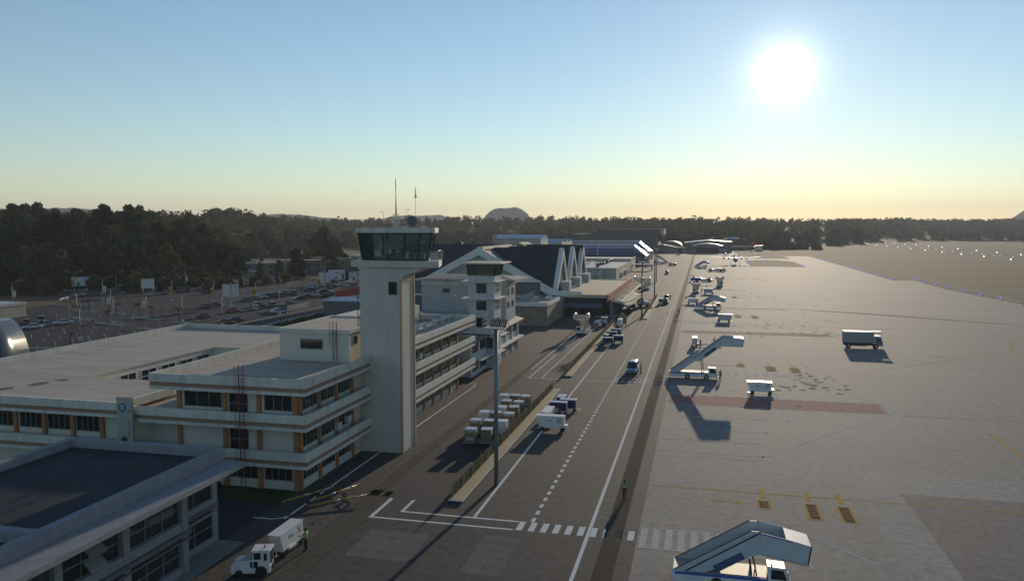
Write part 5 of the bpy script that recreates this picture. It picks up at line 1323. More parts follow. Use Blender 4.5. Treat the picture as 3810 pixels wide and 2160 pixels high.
def make_catering():
    t = thing('catering_truck', 'x', 'truck')
    tg = M('catering_body', (.26, .275, .285), rough=.5, var=.06, scale=.8, coord='obj')
    MB().box(-3.5, 2.35, -1.15, 1.15, 1.12, 3.32).build('box_body', tg, t, .02)
    MB().box(-3.52, 2.4, -1.17, 1.17, 3.32, 3.42).build('box_roof', gsew, t)
    m = MB().box(2.2, 3.9, -1.15, 1.15, 3.33, 3.5).box(2.3, 3.85, -1.1, 1.1, 2.44, 2.56); m.build('front_platform', gsew, t)
    m = MB()
    for y in (-1.1, 1.1): m.bar((3.82, y, 2.5), (3.82, y, 3.4), .05).bar((2.35, y, 3.05), (3.82, y, 3.35), .06)
    m.build('platform_rail', dark, t)
    MB().prism([(2.65, .55), (4.1, .55), (4.12, 1.35), (3.95, 1.5), (3.8, 2.28), (2.65, 2.3)], 'y', -1.1, 1.1).build('cab', M('cab_blue_grey', (.15, .18, .23), rough=.4, var=.06, coord='obj'), t, .04)
    m = MB()
    for y in (-1.112, 1.1): m.prism([(2.95, 1.4), (3.85, 1.4), (3.7, 2.05), (2.95, 2.08)], 'y', y, y + .012)
    m.quad((4.0, -.95, 1.48), (4.0, .95, 1.48), (3.83, .95, 2.2), (3.83, -.95, 2.2)); m.build('window', glassmat('cab_window', (.7, .72, .7), .6), t)
    m = MB().box(-3.4, 3.9, -.5, .5, .5, .85).box(-2.0, 1.1, -1.05, -.95, .42, .95).box(-3.5, 2.6, -.9, .9, .85, 1.12); m.build('chassis', dark, t)
    MB().box(2.35, 2.6, -1.1, 1.1, .9, 2.3).build('lift_mast', MATS['platform_tan'], t)
    for y in (-.98, .98): wheel(t, -2.5, y, .46, .3); wheel(t, 2.85, y, .46, .3)
    MB().box(4.05, 4.2, -1.1, 1.1, .45, .75).build('bumper', dark, t)
    return t
def make_tug(blue=True):
    t = thing('aircraft_tug', 'x', 'aircraft tug')
    bm = M('tug_blue', (.045, .12, .36), rough=.4, var=.08, coord='obj') if blue else M('tug_grey', (.24, .25, .27), rough=.4, var=.08, coord='obj')
    pr = [(-5.0, .35), (-5.0, 1.2), (-4.6, 1.75), (-2.6, 1.75), (-.4, 1.75), (.4, 1.35), (2.0, 1.25), (3.4, 1.45), (4.6, 1.1), (5.1, .8), (5.1, .35)]
    MB().prism(pr, 'y', -1.6, 1.6).build('body', bm, t, .05)
    for y in (-1.5, 1.5): wheel(t, 3.6, y, .85, .5, not blue); wheel(t, -2.0, y, .55, .4, False)
    m = MB()
    for y in (-1.4, 1.4): m.tube([(-4.9, y, 1.2), (-4.8, y, 2.9), (-4.2, y, 3.2), (-3.4, y, 2.9), (-3.2, y, 1.75)], .06, 6)
    for x in (-4.2, -3.6): m.tube([(x, -1.4, 3.1), (x, 1.4, 3.1)], .05, 6)
    m.build('roll_frame', dark, t)
    MB().box(-4.1, -3.5, -.5, .5, 1.75, 2.5).build('seat', black, t)
    MB().box(5.1, 5.6, -.5, .5, .4, .7).build('tow_cradle', dark, t)
    MB().cyl((-1.0, -1.61, 1.2), (-1.0, -1.6, 1.2), .35, n=3).build('emblem', dark, t)
    return t
# cars ---------------------------------------------------------------------------------------
def make_car(kind, paint, name='parked_car'):
    """lofted body, glazed cabin, roof panel, wheels and lamps; origin at the centre on the ground"""
    L, Wd, H, hb = {'sedan': (4.75, 1.82, 1.44, .93), 'hatch': (4.15, 1.76, 1.52, .97), 'suv': (4.65, 1.88, 1.76, 1.08), 'van': (4.9, 1.92, 1.95, 1.1), 'pickup': (5.3, 1.9, 1.8, 1.1), 'sport': (4.5, 1.88, 1.25, .85)}[kind]
    t = thing(name, 'x', 'car')
    h, w = L / 2, Wd / 2
    nose = .72 if kind in ('sedan', 'hatch', 'sport') else .85 if kind != 'van' else .95
    def ring(x, zt, ww, zl=.22): return [(x, -ww, zl + .08), (x, -ww * 1.0, zt * .62), (x, -ww * .95, zt * .93), (x, -ww * .8, zt), (x, ww * .8, zt), (x, ww * .95, zt * .93), (x, ww * 1.0, zt * .62), (x, ww, zl + .08), (x, ww * .8, zl), (x, -ww * .8, zl)]
    tail = {'sedan': hb * .98, 'hatch': hb, 'suv': hb, 'van': hb, 'pickup': hb, 'sport': hb}[kind]
    st = [(-h, tail * .7, w * .82), (-h + .08, tail * .96, w * .92), (-h + .5, tail, w * .98), (-h * .3, hb, w), (h * .25, hb, w), (h * .5, hb * .97, w * .99), (h - .35, nose * 1.0, w * .94), (h - .08, nose * .86, w * .85), (h, nose * .62, w * .72)]
    MB().loft([ring(*s) for s in st]).build('body', paint, t)
    cab = {'sedan': (-h + .75, -h + 1.5, h * .12, h * .5), 'hatch': (-h + .12, -h + .6, h * .18, h * .55), 'suv': (-h + .12, -h + .45, h * .2, h * .48), 'van': (-h + .1, -h + .3, h * .35, h * .72), 'pickup': (-.25, -.05, h * .22, h * .48), 'sport': (-h + .5, -h + 1.4, h * .0, h * .42)}[kind]
    wr_ = w * .76
    def cr(x, z, ww, zb): return [(x, -ww, z), (x, ww, z), (x, w * .9, zb), (x, -w * .9, zb)]
    m = MB(); xb0, xr0, xr1, xb1 = cab
    m.v = [(xb0, -w * .88, hb - .03), (xb0, w * .88, hb - .03), (xb1, w * .88, hb - .03), (xb1, -w * .88, hb - .03), (xr0, -wr_, H - .05), (xr0, wr_, H - .05), (xr1, wr_, H - .05), (xr1, -wr_, H - .05)]
    m.f = [(0, 4, 5, 1), (1, 5, 6, 2), (2, 6, 7, 3), (3, 7, 4, 0)]; m.sm = [False] * 4
    m.build('glazing', glassd, t)
    m = MB(); m.loft([[(xr0 - .06, -wr_ * .9, H - .06), (xr0 - .06, wr_ * .9, H - .06), (xr0 - .06, wr_ * .9, H - .1), (xr0 - .06, -wr_ * .9, H - .1)],
                      [(xr0 + .15, -wr_ * .96, H - .005), (xr0 + .15, wr_ * .96, H - .005), (xr0 + .15, wr_ * 1.04, H - .08), (xr0 + .15, -wr_ * 1.04, H - .08)],
                      [(xr1 - .15, -wr_ * .96, H), (xr1 - .15, wr_ * .96, H), (xr1 - .15, wr_ * 1.04, H - .08), (xr1 - .15, -wr_ * 1.04, H - .08)],
                      [(xr1 + .05, -wr_ * .92, H - .06), (xr1 + .05, wr_ * .92, H - .06), (xr1 + .05, wr_, H - .1), (xr1 + .05, -wr_, H - .1)]])
    for s in (-1, 1):
        m.bar((xb0, s * w * .885, hb - .02), (xr0, s * wr_, H - .06), .09); m.bar((xb1, s * w * .885, hb - .02), (xr1, s * wr_, H - .06), .08)
        xm = (xr0 + xr1) / 2; m.bar((xm, s * w * .892, hb - .02), (xm, s * (wr_ + .005), H - .06), .08)
    m.build('roof', paint, t)
    r = .33 if kind in ('sedan', 'hatch', 'sport') else .37
    for x in (-h + .85, h - .85):
        for s in (-1, 1): wheel(t, x, s * (w - .1), r, .22)
    m = MB()
    for s in (-1, 1): m.box(-h - .01, -h + .1, s * w * .78 - .16, s * w * .78 + .16, tail * .62, tail * .86)
    m.build('tail_lamp', tailm, t)
    m = MB()
    for s in (-1, 1): m.prism([(h - .3, nose * .78), (h - .02, nose * .70), (h - .02, nose * .9), (h - .3, nose * .97)], 'y', s * w * .72 - .17, s * w * .72 + .17)
    m.build('head_lamp', headm, t)
    m = MB().box(h - .06, h + .015, -w * .5, w * .5, nose * .42, nose * .62).box(-h - .015, -h + .05, -w * .5, w * .5, .3, .42); m.build('grille', black, t)
    m = MB()
    for s in (-1, 1): m.box(xb1 - .25, xb1 - .1, s * (w + .02) - .1, s * (w + .02) + .1, hb, hb + .14)
    m.build('mirror', paint, t)
    if kind == 'pickup': MB().box(-h + .2, -.3, -w * .78, w * .78, hb - .1, hb + .01).build('load_bed', black, t)
    return t
# people -------------------------------------------------------------------------------------
skin = M('skin', (.14, .075, .045), rough=.6, var=.08)
hivis = M('hi_vis_yellow', (.22, .42, .03), rough=.7, var=.12, scale=6, coord='obj')
refl = M('reflective_band', (.42, .44, .44), rough=.4)
trou = M('navy_trousers', (.016, .019, .028), rough=.9, var=.2, coord='obj')
hairm = M('black_hair', (.012, .011, .010), rough=.8)
def skinmesh(name, verts, edges, radii, mat, parent, sub=1):
    me = bpy.data.meshes.new(name); me.from_pydata(verts, edges, [])
    o = bpy.data.objects.new(name, me); C.objects.link(o)
    mo = o.modifiers.new('skin', 'SKIN'); sv = me.skin_vertices[0].data
    for i, r in enumerate(radii): sv[i].radius = (r, r) if not isinstance(r, tuple) else r
    sv[0].use_root = True
    s = o.modifiers.new('sub', 'SUBSURF'); s.levels = sub; s.render_levels = sub
    bpy.context.view_layer.update()
    m2 = bpy.data.meshes.new_from_object(o.evaluated_get(bpy.context.evaluated_depsgraph_get()))
    C.objects.unlink(o); bpy.data.objects.remove(o)
    m2.materials.clear(); m2.materials.append(mat)
    m2.polygons.foreach_set('use_smooth', [True] * len(m2.polygons))
    o = bpy.data.objects.new(name, m2); C.objects.link(o); o.parent = parent
    return o
def arm_pts(s, pose):
    """shoulder, elbow, wrist, knuckles for one arm; person faces +x, left is +y"""
    if pose == 'reach' and s == 1: return [(0, .19, 1.42), (.16, .24, 1.2), (.40, .20, 1.16), (.49, .19, 1.15)]
    if pose == 'both': return [(0, s * .19, 1.42), (.12, s * .25, 1.18), (.34, s * .17, 1.12), (.43, s * .16, 1.11)]
    if pose == 'walk': return [(0, s * .19, 1.42), (-.05 * s, s * .25, 1.15), (.13 * -s, s * .25, .92), (.16 * -s, s * .25, .83)]
    return [(0, s * .19, 1.42), (-.02, s * .25, 1.14), (.05, s * .26, .90), (.07, s * .26, .81)]
def leg_pts(s, pose):
    if pose == 'walk': return [(0, s * .095, .90), (.12 * s, s * .10, .50), (.13 * s - .08, s * .10, .09), (.13 * s + .09, s * .11, .035)]
    return [(0, s * .095, .90), (.01, s * .11, .49), (-.02, s * .12, .085), (.15, s * .135, .035)]
def make_person(pose):
    t = thing('person', 'x', 'person')
    # one continuous body: pelvis root, spine, neck, head, arms with five fingers, legs
    v = [(0, 0, .95), (0, 0, 1.15), (0, 0, 1.38), (0, 0, 1.50), (.01, 0, 1.57), (.025, 0, 1.66), (.02, 0, 1.745)]
    e = [(0, 1), (1, 2), (2, 3), (3, 4), (4, 5), (5, 6)]
    r = [.125, .12, .135, .058, .06, .092, .062]
    for s in (-1, 1):
        a = arm_pts(s, pose); o = len(v); v += a; e += [(2, o), (o, o + 1), (o + 1, o + 2), (o + 2, o + 3)]; r += [.062, .046, .033, .03]
        d = (Vector(a[3]) - Vector(a[2])).normalized(); sd = d.cross(Vector((0, 1, 0)) if abs(d.y) < .8 else Vector((1, 0, 0))).normalized(); up = d.cross(sd)
        for k, (ln, off) in enumerate(((.075, -.030), (.085, -.010), (.080, .010), (.065, .029))):
            b = Vector(a[3]) + sd * off; m1 = b + d * ln * .55 - up * .006; m2 = b + d * ln - up * .022; q = len(v)
            v += [tuple(b + d * .012), tuple(m1), tuple(m2)]; e += [(o + 3, q), (q, q + 1), (q + 1, q + 2)]; r += [.010, .009, .008]
        th = Vector(a[2]) + (Vector(a[3]) - Vector(a[2])) * .35; q = len(v); v += [tuple(th - sd * .04 + d * .02), tuple(th - sd * .05 + d * .06)]; e += [(o + 2, q), (q, q + 1)]; r += [.011, .009]
        l_ = leg_pts(s, pose); o = len(v); v += l_; e += [(0, o), (o, o + 1), (o + 1, o + 2), (o + 2, o + 3)]; r += [.085, .058, .04, .038]
    body = skinmesh('body', v, e, r, skin, t, 1)
    m = MB().sphere((.112, -.032, 1.675), .011, 6, 4).sphere((.112, .032, 1.675), .011, 6, 4); m.build('eye', hairm, body)
    MB().prism([(.105, 1.67), (.14, 1.635), (.105, 1.63)], 'y', -.012, .012).build('nose', skin, body)
    MB().box(.098, .108, -.024, .024, 1.595, 1.603).build('mouth', M('lip', (.10, .035, .03), rough=.6), body)
    m = MB().sphere((.02, -.092, 1.66), .022, 6, 4, (.8, .5, 1.3)).sphere((.02, .092, 1.66), .022, 6, 4, (.8, .5, 1.3)); m.build('ear', skin, body)
    m = MB(); rings = []
    for k in range(6):
        a = PI / 2 * k / 5; rings.append([(.0 + .108 * math.cos(a) * math.cos(2 * PI * i / 12), .10 * math.cos(a) * math.sin(2 * PI * i / 12), 1.70 + .088 * math.sin(a)) for i in range(12)])
    m.loft(rings).box(-.1, -.04, -.08, .08, 1.62, 1.71); m.build('hair', hairm, t)
    # jacket over torso and arms, trousers and boots over legs
    v = [(0, 0, .98), (0, 0, 1.2), (0, 0, 1.39), (0, 0, 1.475)]; e = [(0, 1), (1, 2), (2, 3)]; r = [(.15, .15), (.15, .15), .155, .075]
    for s in (-1, 1):
        a = arm_pts(s, pose); o = len(v); v += [a[0], a[1], tuple(Vector(a[1]).lerp(Vector(a[2]), .85))]; e += [(2, o), (o, o + 1), (o + 1, o + 2)]; r += [.078, .06, .048]
    skinmesh('hi_vis_jacket', v, e, r, hivis, t, 1)
    m = MB()
    for z in (1.06, 1.2):
        m.loft([[(.168 * math.cos(2 * PI * i / 14), .172 * math.sin(2 * PI * i / 14), zz) for i in range(14)] for zz in (z, z + .05)], caps=False)
    for s in (-1, 1): m.box(-.172, -.15, s * .08 - .025, s * .08 + .025, 1.22, 1.44).box(.15, .172, s * .08 - .025, s * .08 + .025, 1.22, 1.44)
    m.build('reflective_strip', refl, t)
    v = [(0, 0, .99), (0, 0, .93)]; e = [(0, 1)]; r = [.14, .14]
    for s in (-1, 1):
        l_ = leg_pts(s, pose); o = len(v); v += l_[:3]; e += [(1, o), (o, o + 1), (o + 1, o + 2)]; r += [.1, .075, .06]
    skinmesh('trousers', v, e, r, trou, t, 1)
    for s in (-1, 1):
        l_ = leg_pts(s, pose); a, f = l_[2], l_[3]
        MB().loft([[(a[0] - .09, a[1] - .045, .0), (a[0] - .09, a[1] + .045, .0), (a[0] - .07, a[1] + .045, .12), (a[0] - .07, a[1] - .045, .12)], [(a[0] + .05, a[1] - .05, .0), (a[0] + .05, a[1] + .05, .0), (a[0] + .05, a[1] + .045, .11), (a[0] + .05, a[1] - .045, .11)], [(f[0] + .05, f[1] - .045, .0), (f[0] + .05, f[1] + .045, .0), (f[0] + .04, f[1] + .04, .05), (f[0] + .04, f[1] - .04, .05)]]).build('boot', black, t)
    return t
def make_plane(kind):
    t = thing({'four': 'four_engined_aircraft', 'jet': 'business_jet', 'light': 'light_aircraft', 'liner': 'airliner'}[kind], 'x', 'aircraft')
    S = {'four': (30, 1.55, 33), 'jet': (17, .95, 15), 'light': (7.5, .6, 10), 'liner': (32, 1.8, 30)}[kind]
    L, r, sp = S
    pm = M('aircraft_grey_blue', (.22, .27, .34), rough=.35, var=.06, coord='obj') if kind == 'four' else gsew if kind in ('jet', 'light') else M('airliner_dull', (.25, .24, .23), rough=.5, var=.08, coord='obj')
    zc = {'four': 3.4, 'jet': 1.9, 'light': 1.3, 'liner': 3.2}[kind]
    rings = []
    for f, k, dz in ((-.5, .12, .5), (-.42, .42, .35), (-.25, .85, .1), (0, 1, 0), (.3, 1, 0), (.42, .8, -.1), (.48, .45, -.2), (.5, .1, -.25)):
        rings.append([(f * L, r * k * math.cos(2 * PI * i / 14), zc + dz * r + r * k * math.sin(2 * PI * i / 14)) for i in range(14)])
    MB().loft(rings).build('fuselage', pm, t)
    wz = zc - r * .5 if kind != 'four' else zc + r * .5
    sw = {'four': .3, 'jet': 1.6, 'light': .1, 'liner': 3.0}[kind]; ch = {'four': 3.6, 'jet': 2.6, 'light': 1.4, 'liner': 4.5}[kind]
    for s in (-1, 1):
        MB().loft([[(ch / 2, s * r * .5, wz), (0, s * r * .5, wz + .2), (-ch / 2, s * r * .5, wz), (0, s * r * .5, wz - .15)], [(ch * .2 - sw, s * sp / 2, wz + sp * .035), (-sw, s * sp / 2, wz + sp * .035 + .08), (-ch * .3 - sw, s * sp / 2, wz + sp * .035), (-sw, s * sp / 2, wz + sp * .035 - .06)]], sm=False).build('wing', bluep if kind == 'four' else pm, t)
        zt = zc + r * .6 if kind != 'jet' else zc + r * 3.2
        MB().loft([[(-L * .42, s * .1, zt), (-L * .46, s * .1, zt + .1), (-L * .5, s * .1, zt), (-L * .46, s * .1, zt - .1)], [(-L * .46, s * sp * .17, zt + .2), (-L * .48, s * sp * .17, zt + .25), (-L * .51, s * sp * .17, zt + .2), (-L * .48, s * sp * .17, zt + .15)]], sm=False).build('tailplane', pm, t)
    fh = {'four': 3.4, 'jet': 2.6, 'light': 1.2, 'liner': 5}[kind]
    MB().prism([(-L * .34, zc + r * .8), (-L * .45, zc + r + fh), (-L * .5, zc + r + fh), (-L * .49, zc + r * .5)], 'y', -.12, .12).build('fin', MATS['red_fascia'] if kind == 'liner' else pm, t)
    if kind == 'four':
        for y in (-7.5, -4.2, 4.2, 7.5):
            e = MB().cyl((-1.2, y, wz + .1), (2.6, y, wz + .1), .75, .6, 12).build('engine', M('engine_dark', (.10, .12, .15), rough=.5), t)
            m = MB()
            for k in range(3): a = 2 * PI * k / 3 + .4; m.bar((2.75, y, wz + .1), (2.75, y + 1.7 * math.cos(a), wz + .1 + 1.7 * math.sin(a)), .16, .05)
            m.build('propeller', dark, e)
    elif kind == 'jet':
        for y in (-1.6, 1.6): MB().cyl((-5.6, y, zc + .7), (-3.0, y, zc + .7), .55, .6, 12).build('engine', dark, t)
    elif kind == 'liner':
        for y in (-4.5, 4.5): MB().cyl((0, y, wz - .6), (3.4, y, wz - .6), .8, .9, 12).build('engine', dark, t)
    else:
        m = MB().bar((L / 2 + .05, -.9, zc - .15), (L / 2 + .05, .9, zc - .15), .1, .05); m.build('propeller', dark, t)
    m = MB().box(L * .43, L * .47, -r * .6, r * .6, zc + r * .1, zc + r * .45); m.build('cockpit_window', glassd, t)
    gx = L * .33
    for x, y in ((gx, 0), (-L * .04, -min(4.2, r * 2)), (-L * .04, min(4.2, r * 2))):
        m = MB().cyl((x, y - .15, .35), (x, y + .15, .35), .35, n=12).bar((x, y, .35), (x, y, zc - r * .5), .12); m.build('landing_gear', dark, t)
    return t
# ================================================================ placing the ground equipment
PROTO = {}
def setmats(o, mats):
    if o.type == 'MESH' and o.data.materials and o.data.materials[0].name in mats:
        s = o.material_slots[0]; s.link = 'OBJECT'; s.material = mats[o.data.materials[0].name]
    for c in o.children: setmats(c, mats)
def put(key, maker, label, x, y, deg, group=None, z=0.0, mats=None, cat=None, scale=None):
    if key not in PROTO:
        o = maker(); PROTO[key] = o; o['_n'] = 1
        o.location = (x, y, z); o.rotation_euler = (0, 0, R(deg)); o['label'] = label
        if mats: setmats(o, mats)
        if scale: o.scale = (scale,) * 3 if isinstance(scale, (int, float)) else scale
    else:
        o = dup(PROTO[key], (x, y, z), R(deg), label)
        if mats: setmats(o, mats)
        if scale: o.scale = (scale,) * 3 if isinstance(scale, (int, float)) else scale
    if group: o['group'] = group
    if cat: o['category'] = cat
    return o
GP = 'ground power units on the apron'
put('gpu', make_gpu, 'white ground power unit with chequer emblem standing behind the tractor in the near foreground', -30.97, 54.33, 90, GP)
put('gpu', make_gpu, 'white ground power unit with lettering and chequer parked on the lane line beside the long tan island', -17.5, 95.1, 0, GP)
put('gpu', make_gpu, 'white ground power unit end-on between the tan island and the navy baggage carts', -18.7, 98.6, 90, GP)
put('gpu', make_gpu, 'white ground power unit on the open apron just beyond the red hatched strip', 9.2, 123.7, 0, GP)
put('gpu', make_gpu, 'white ground power unit end-on behind the raised boarding stairs with two workers beside it', -.95, 172, 90, GP)
put('gpu', make_gpu, 'white ground power unit half hidden behind the lower end of the middle boarding stairs', -2.4, 267.4, 180, GP)
put('gpu', make_gpu, 'white ground power unit standing end-on at the far end of the second tan island', -19.75, 201.5, -90, GP)
put('gpu', make_gpu, 'pale equipment trailer in the shade beneath the canvas awnings of the terminal extension', -21.5, 247, 90, GP)
def make_gpu_grey():
    return dup(PROTO['gpu'])
put('trailer', make_gpu_grey, 'grey trailer with an overhanging white lid standing alone on the apron between the stairs', 6.3, 217.8, 180, GP, mats={'equipment_white': gseg}, scale=(1.05, 1, 1.1))
put('trailer', make_gpu_grey, 'grey container trailer beside the boarding stairs that face the camera', 3.1, 309.2, 0, GP, mats={'equipment_white': gseg})
put('tractor', make_tractor, 'small white baggage tractor with a red beacon at the lower left of the foreground', -31.2, 49.75, 198)
put('tractor', make_tractor, 'white tractor with dark rear window at the near end of the far tan island', -12.6, 263.5, 90, 'white tractors')
put('tractor', make_tractor, 'white tractor with sloping nose in the shade under the tan sunshade sail', -17.7, 254.8, 15, 'white tractors', scale=1.35)
put('tractor', make_tractor, 'plain white wedge-nosed tractor parked before the dark front of the terminal extension', -24.7, 202.2, 180, 'white tractors', scale=1.15)
ST = 'passenger boarding stairs'
put('st_low', lambda: make_stairs(), 'boarding stairs in the lower right foreground with blue stripe, solar panel and folded-down canopy', 2.4, 56.2, 0, ST)
put('st_low', make_stairs, 'lowered boarding stairs halfway up the apron with a grey trailer behind their foot', 2.4, 252.0, 0, ST)
put('st_low', make_stairs, 'pale lowered boarding stairs beside the grating at the far end of the apron', 0, 517.5, 0, ST)
put('st_high', lambda: make_stairs(4.74, 7.18, -.03), 'boarding stairs raised high with a worker standing at the cab', -.9, 134.6, 0, ST)
put('st_high', make_stairs, 'large raised boarding stairs turned to the left behind the two far light masts', -27.5, 566, 184, ST, scale=1.25)
put('st_open', lambda: make_stairs(1.95, 4.3, 0, False), 'boarding stairs with folded side canopies facing the camera beside the grating', -1.72, 313.6, -90, ST)
put('st_open', make_stairs, 'boarding stairs seen from the foot of the steps with two pale side canopies on top', 8.1, 351, 90, ST)
put('st_mid', lambda: make_stairs(2.5, 5.15, 0, False), 'boarding stairs with an open platform facing the camera before the shaded terminal extension', -26.95, 186.2, -90, ST)
put('st_mid', make_stairs, 'pale boarding stairs half hidden behind the light masts beside the red fascia', -21.3, 326, -90, ST)
put('st_mid', make_stairs, 'second pale boarding stairs parked beyond the red fascia by the cream hall', -25.0, 333, -90, ST)
CG = 'navy baggage carts'
put('cart', make_cart, 'navy baggage cart in the front of the pair by the first tan island', -18.35, 104.0, 0, CG)
put('cart', make_cart, 'navy baggage cart at the right of the pair by the first tan island', -17.35, 105.9, 0, CG)
put('cart', make_cart, 'pale-sided baggage cart end-on at the back left of the near group of carts', -18.6, 107.9, 90, CG)
put('cart', make_cart, 'navy baggage cart at the front left of the group beside the second tan island', -19.1, 168.5, 0, CG)
put('cart', make_cart, 'navy baggage cart at the right of the group beside the second tan island', -17.3, 172.3, 0, CG)
put('cart', make_cart, 'pale-roofed baggage cart end-on in the middle of the far group of carts', -20.1, 173.5, 90, CG)
put('cart', make_cart, 'navy baggage cart second from the back in the far group of carts', -19.4, 178.5, 0, CG)
put('cart', make_cart, 'rearmost navy baggage cart of the far group, a worker behind it', -19.0, 183.5, 0, CG)
put('cart', make_cart, 'dark baggage cart in the shade of the tan sunshade sail', -20.6, 245.3, 0, CG)
put('cart', make_cart, 'blue box cart standing beyond the canopy of the cream hall', -33.5, 520.5, 0, CG, scale=1.6)
rr = random.Random(2)
PALS = [(-25.55, 86.6, 0, 'front left', 0), (-23.75, 86.9, 1, 'front right', 6), (-26.2, 90.9, 0, 'second row left', 0), (-24.55, 91, 1, 'second row middle', -4), (-22.95, 91.1, 2, 'second row right, white', 3), (-26.3, 95.2, 2, 'third row left, white', 0), (-24.75, 95.2, 1, 'third row behind the mast', 0), (-23.1, 95.1, 0, 'third row right', -3), (-24.85, 98.4, 2, 'fourth row behind the mast, pale', 0), (-23.3, 98.8, 1, 'fourth row right', 10), (-25.1, 102.1, 1, 'fifth row left', 0), (-23.4, 101.9, 0, 'fifth row right', -5), (-26.3, 105.6, 2, 'back row left, white', 0), (-24.8, 105.7, 1, 'back row middle', 0), (-23.3, 105.6, 0, 'back row right', -4)]
for x, y, k, w, dg_ in PALS:
    put('dolly', make_dolly, f'low pallet dolly carrying the cargo box at {w.split(",")[0]} of the group beside the light mast', x, y, dg_, 'pallet dollies')
    put(f'crate{k}', lambda k=k: make_crate(k), ['cardboard cargo box with pale paper labels, ', 'plain brown cargo box with orange print, ', 'white film-wrapped cargo box, '][k] + f'{w.split(",")[0]} of the group beside the light mast', x, y, dg_, 'cargo boxes on dollies', z=.43)
TB = 'yellow aircraft towbars'
for (ax_, ay_), (bx_, by_), lb in (((-36.66, 62.87), (-33.4, 67.9), 'yellow towbar lying nearest the corner of the office block'), ((-34.15, 63.61), (-31.5, 68.7), 'yellow towbar in the middle of the three by the office block'), ((-33.91, 62.57), (-29.3, 66.4), 'yellow towbar lying across the brick drain, closest to the road')):
    put('towbar', make_towbar, lb, (ax_ + bx_) / 2, (ay_ + by_) / 2, math.degrees(math.atan2(by_ - ay_, bx_ - ax_)), TB)
put('towbar', make_towbar, 'towbar lying on the concrete by the foot of the middle boarding stairs', -3.0, 259.6, 10, TB)
put('towbar', make_towbar, 'towbar lying right of the boarding stairs that face the camera', 1.8, 349, -4, TB)
put('towbar', make_towbar, 'towbar lying behind the raised boarding stairs near two workers', 2.0, 171.8, 20, TB)
put('catering', make_catering, 'grey high-sided catering truck parked alone on the right of the apron', 33.0, 177.6, 0)
put('tug_b', lambda: make_tug(True), 'low blue aircraft tug with a roll frame on the far stands', .4, 382.5, 0)
put('tug_g', lambda: make_tug(False), 'low grey aircraft tug pointing left on the far stands', 9.2, 472.5, 180)
put('tank', lambda: make_tank(), 'grey round tank trailer with a white band left of the far grating', -18.4, 537, 0) if False else None
def make_tank():
    t = thing('tank_trailer', 'x', 'trailer')
    MB().cyl((-2.6, 0, 1.15), (2.6, 0, 1.15), .85, n=16).build('tank', gseg, t); MB().cyl((-.45, 0, 1.15), (.45, 0, 1.15), .88, n=16).build('white_band', white, t)
    for x in (-1.6, 1.6):
        for y in (-.6, .6): wheel(t, x, y, .32, .2, False)
    return t
put('tank', make_tank, 'grey round tank trailer with a white band left of the far grating', -18.4, 537, 0)
def make_container():
    t = thing('equipment_container', 'x', 'container')
    MB().box(-4, 4, -1.5, 1.5, .5, 5.6).build('body', gsew, t); MB().box(-4.1, 4.1, -1.6, 1.6, 0, .5).build('base', dark, t); MB().box(-4.1, 4.1, -1.6, 1.6, 5.6, 5.9).build('roof', white, t)
    m = MB().box(-1.2, -1.0, -1.54, -1.5, .8, 5).box(2.2, 3.4, -1.54, -1.5, 3.2, 4.8).box(1.0, 1.15, -1.54, -1.5, .8, 5); m.build('door_line', dark, t)
    return t
put('container', make_container, 'white box container on the grass before the bushes at the far end of the apron', 61.5, 909, 0)
put('plane4', lambda: make_plane('four'), 'large four-engined propeller aircraft with blue wings facing the camera at the far end of the apron', 22.9, 566, -90)
put('planej', lambda: make_plane('jet'), 'white twin-engined business jet facing the camera before the arched hangar', 21.4, 739, -90)
put('planel', lambda: make_plane('light'), 'tiny light aircraft standing before the far annex', -20.8, 738, -60, 'light aircraft')
put('planel', make_plane, 'tiny light aircraft behind the four-engined aircraft', 27.8, 690, 200, 'light aircraft')
put('planel', make_plane, 'tiny light aircraft just beyond the four-engined aircraft, nearer one', 26.5, 664, 160, 'light aircraft')
put('planen', lambda: make_plane('liner'), 'dull airliner with a red fin half hidden among the bushes beyond the hangars', 42.5, 930, 160)
# people
PP = 'ground staff in hi-vis jackets'
people = [('reach', -29.55, 54.55, 180, 0, 'person in a yellow hi-vis jacket reaching towards the ground power unit in the near foreground'),
          ('walk', -6.5, 72.2, 90, 0, 'person in a hi-vis jacket walking away along the drain grating'),
          ('stand', 3.45, 133.45, 80, 0, 'person in a hi-vis jacket standing at the cab of the raised boarding stairs'),
          ('stand', -18.0, 100.5, 160, 0, 'person in a hi-vis jacket between the power unit and the near navy carts'),
          ('both', .2, 169.3, 60, 0, 'person in a hi-vis jacket beside the power unit behind the raised stairs'),
          ('both', 3.1, 173.6, 200, 0, 'person in a hi-vis jacket behind the raised flight of the boarding stairs with arms forward'),
          ('stand', -9.75, 136.8, 170, 0, 'person in a hi-vis jacket standing at the side of the pale blue car on the road'),
          ('stand', -18.55, 203.4, 30, 0, 'person beside the power unit at the far end of the second tan island'),
          ('stand', -14.8, 249.6, 200, .27, 'person standing on the near end of the farthest tan island'),
          ('walk', -5.95, 234.5, 90, 0, 'person walking on the drain grating level with the middle boarding stairs'),
          ('stand', -10.2, 282.6, 100, 0, 'person standing beside the open dark tractor on the road'),
          ('stand', .45, 313.2, 120, 0, 'person at the right side of the boarding stairs that face the camera'),
          ('reach', -1.0, 266.4, 150, 0, 'person beside the power unit behind the middle boarding stairs'),
          ('walk', -17.6, 181.5, 40, 0, 'person just behind the far group of baggage carts')]
for pose, x, y, dg_, z, lb in people: put('p_' + pose, lambda p=pose: make_person(p), lb, x, y, dg_, PP, z)
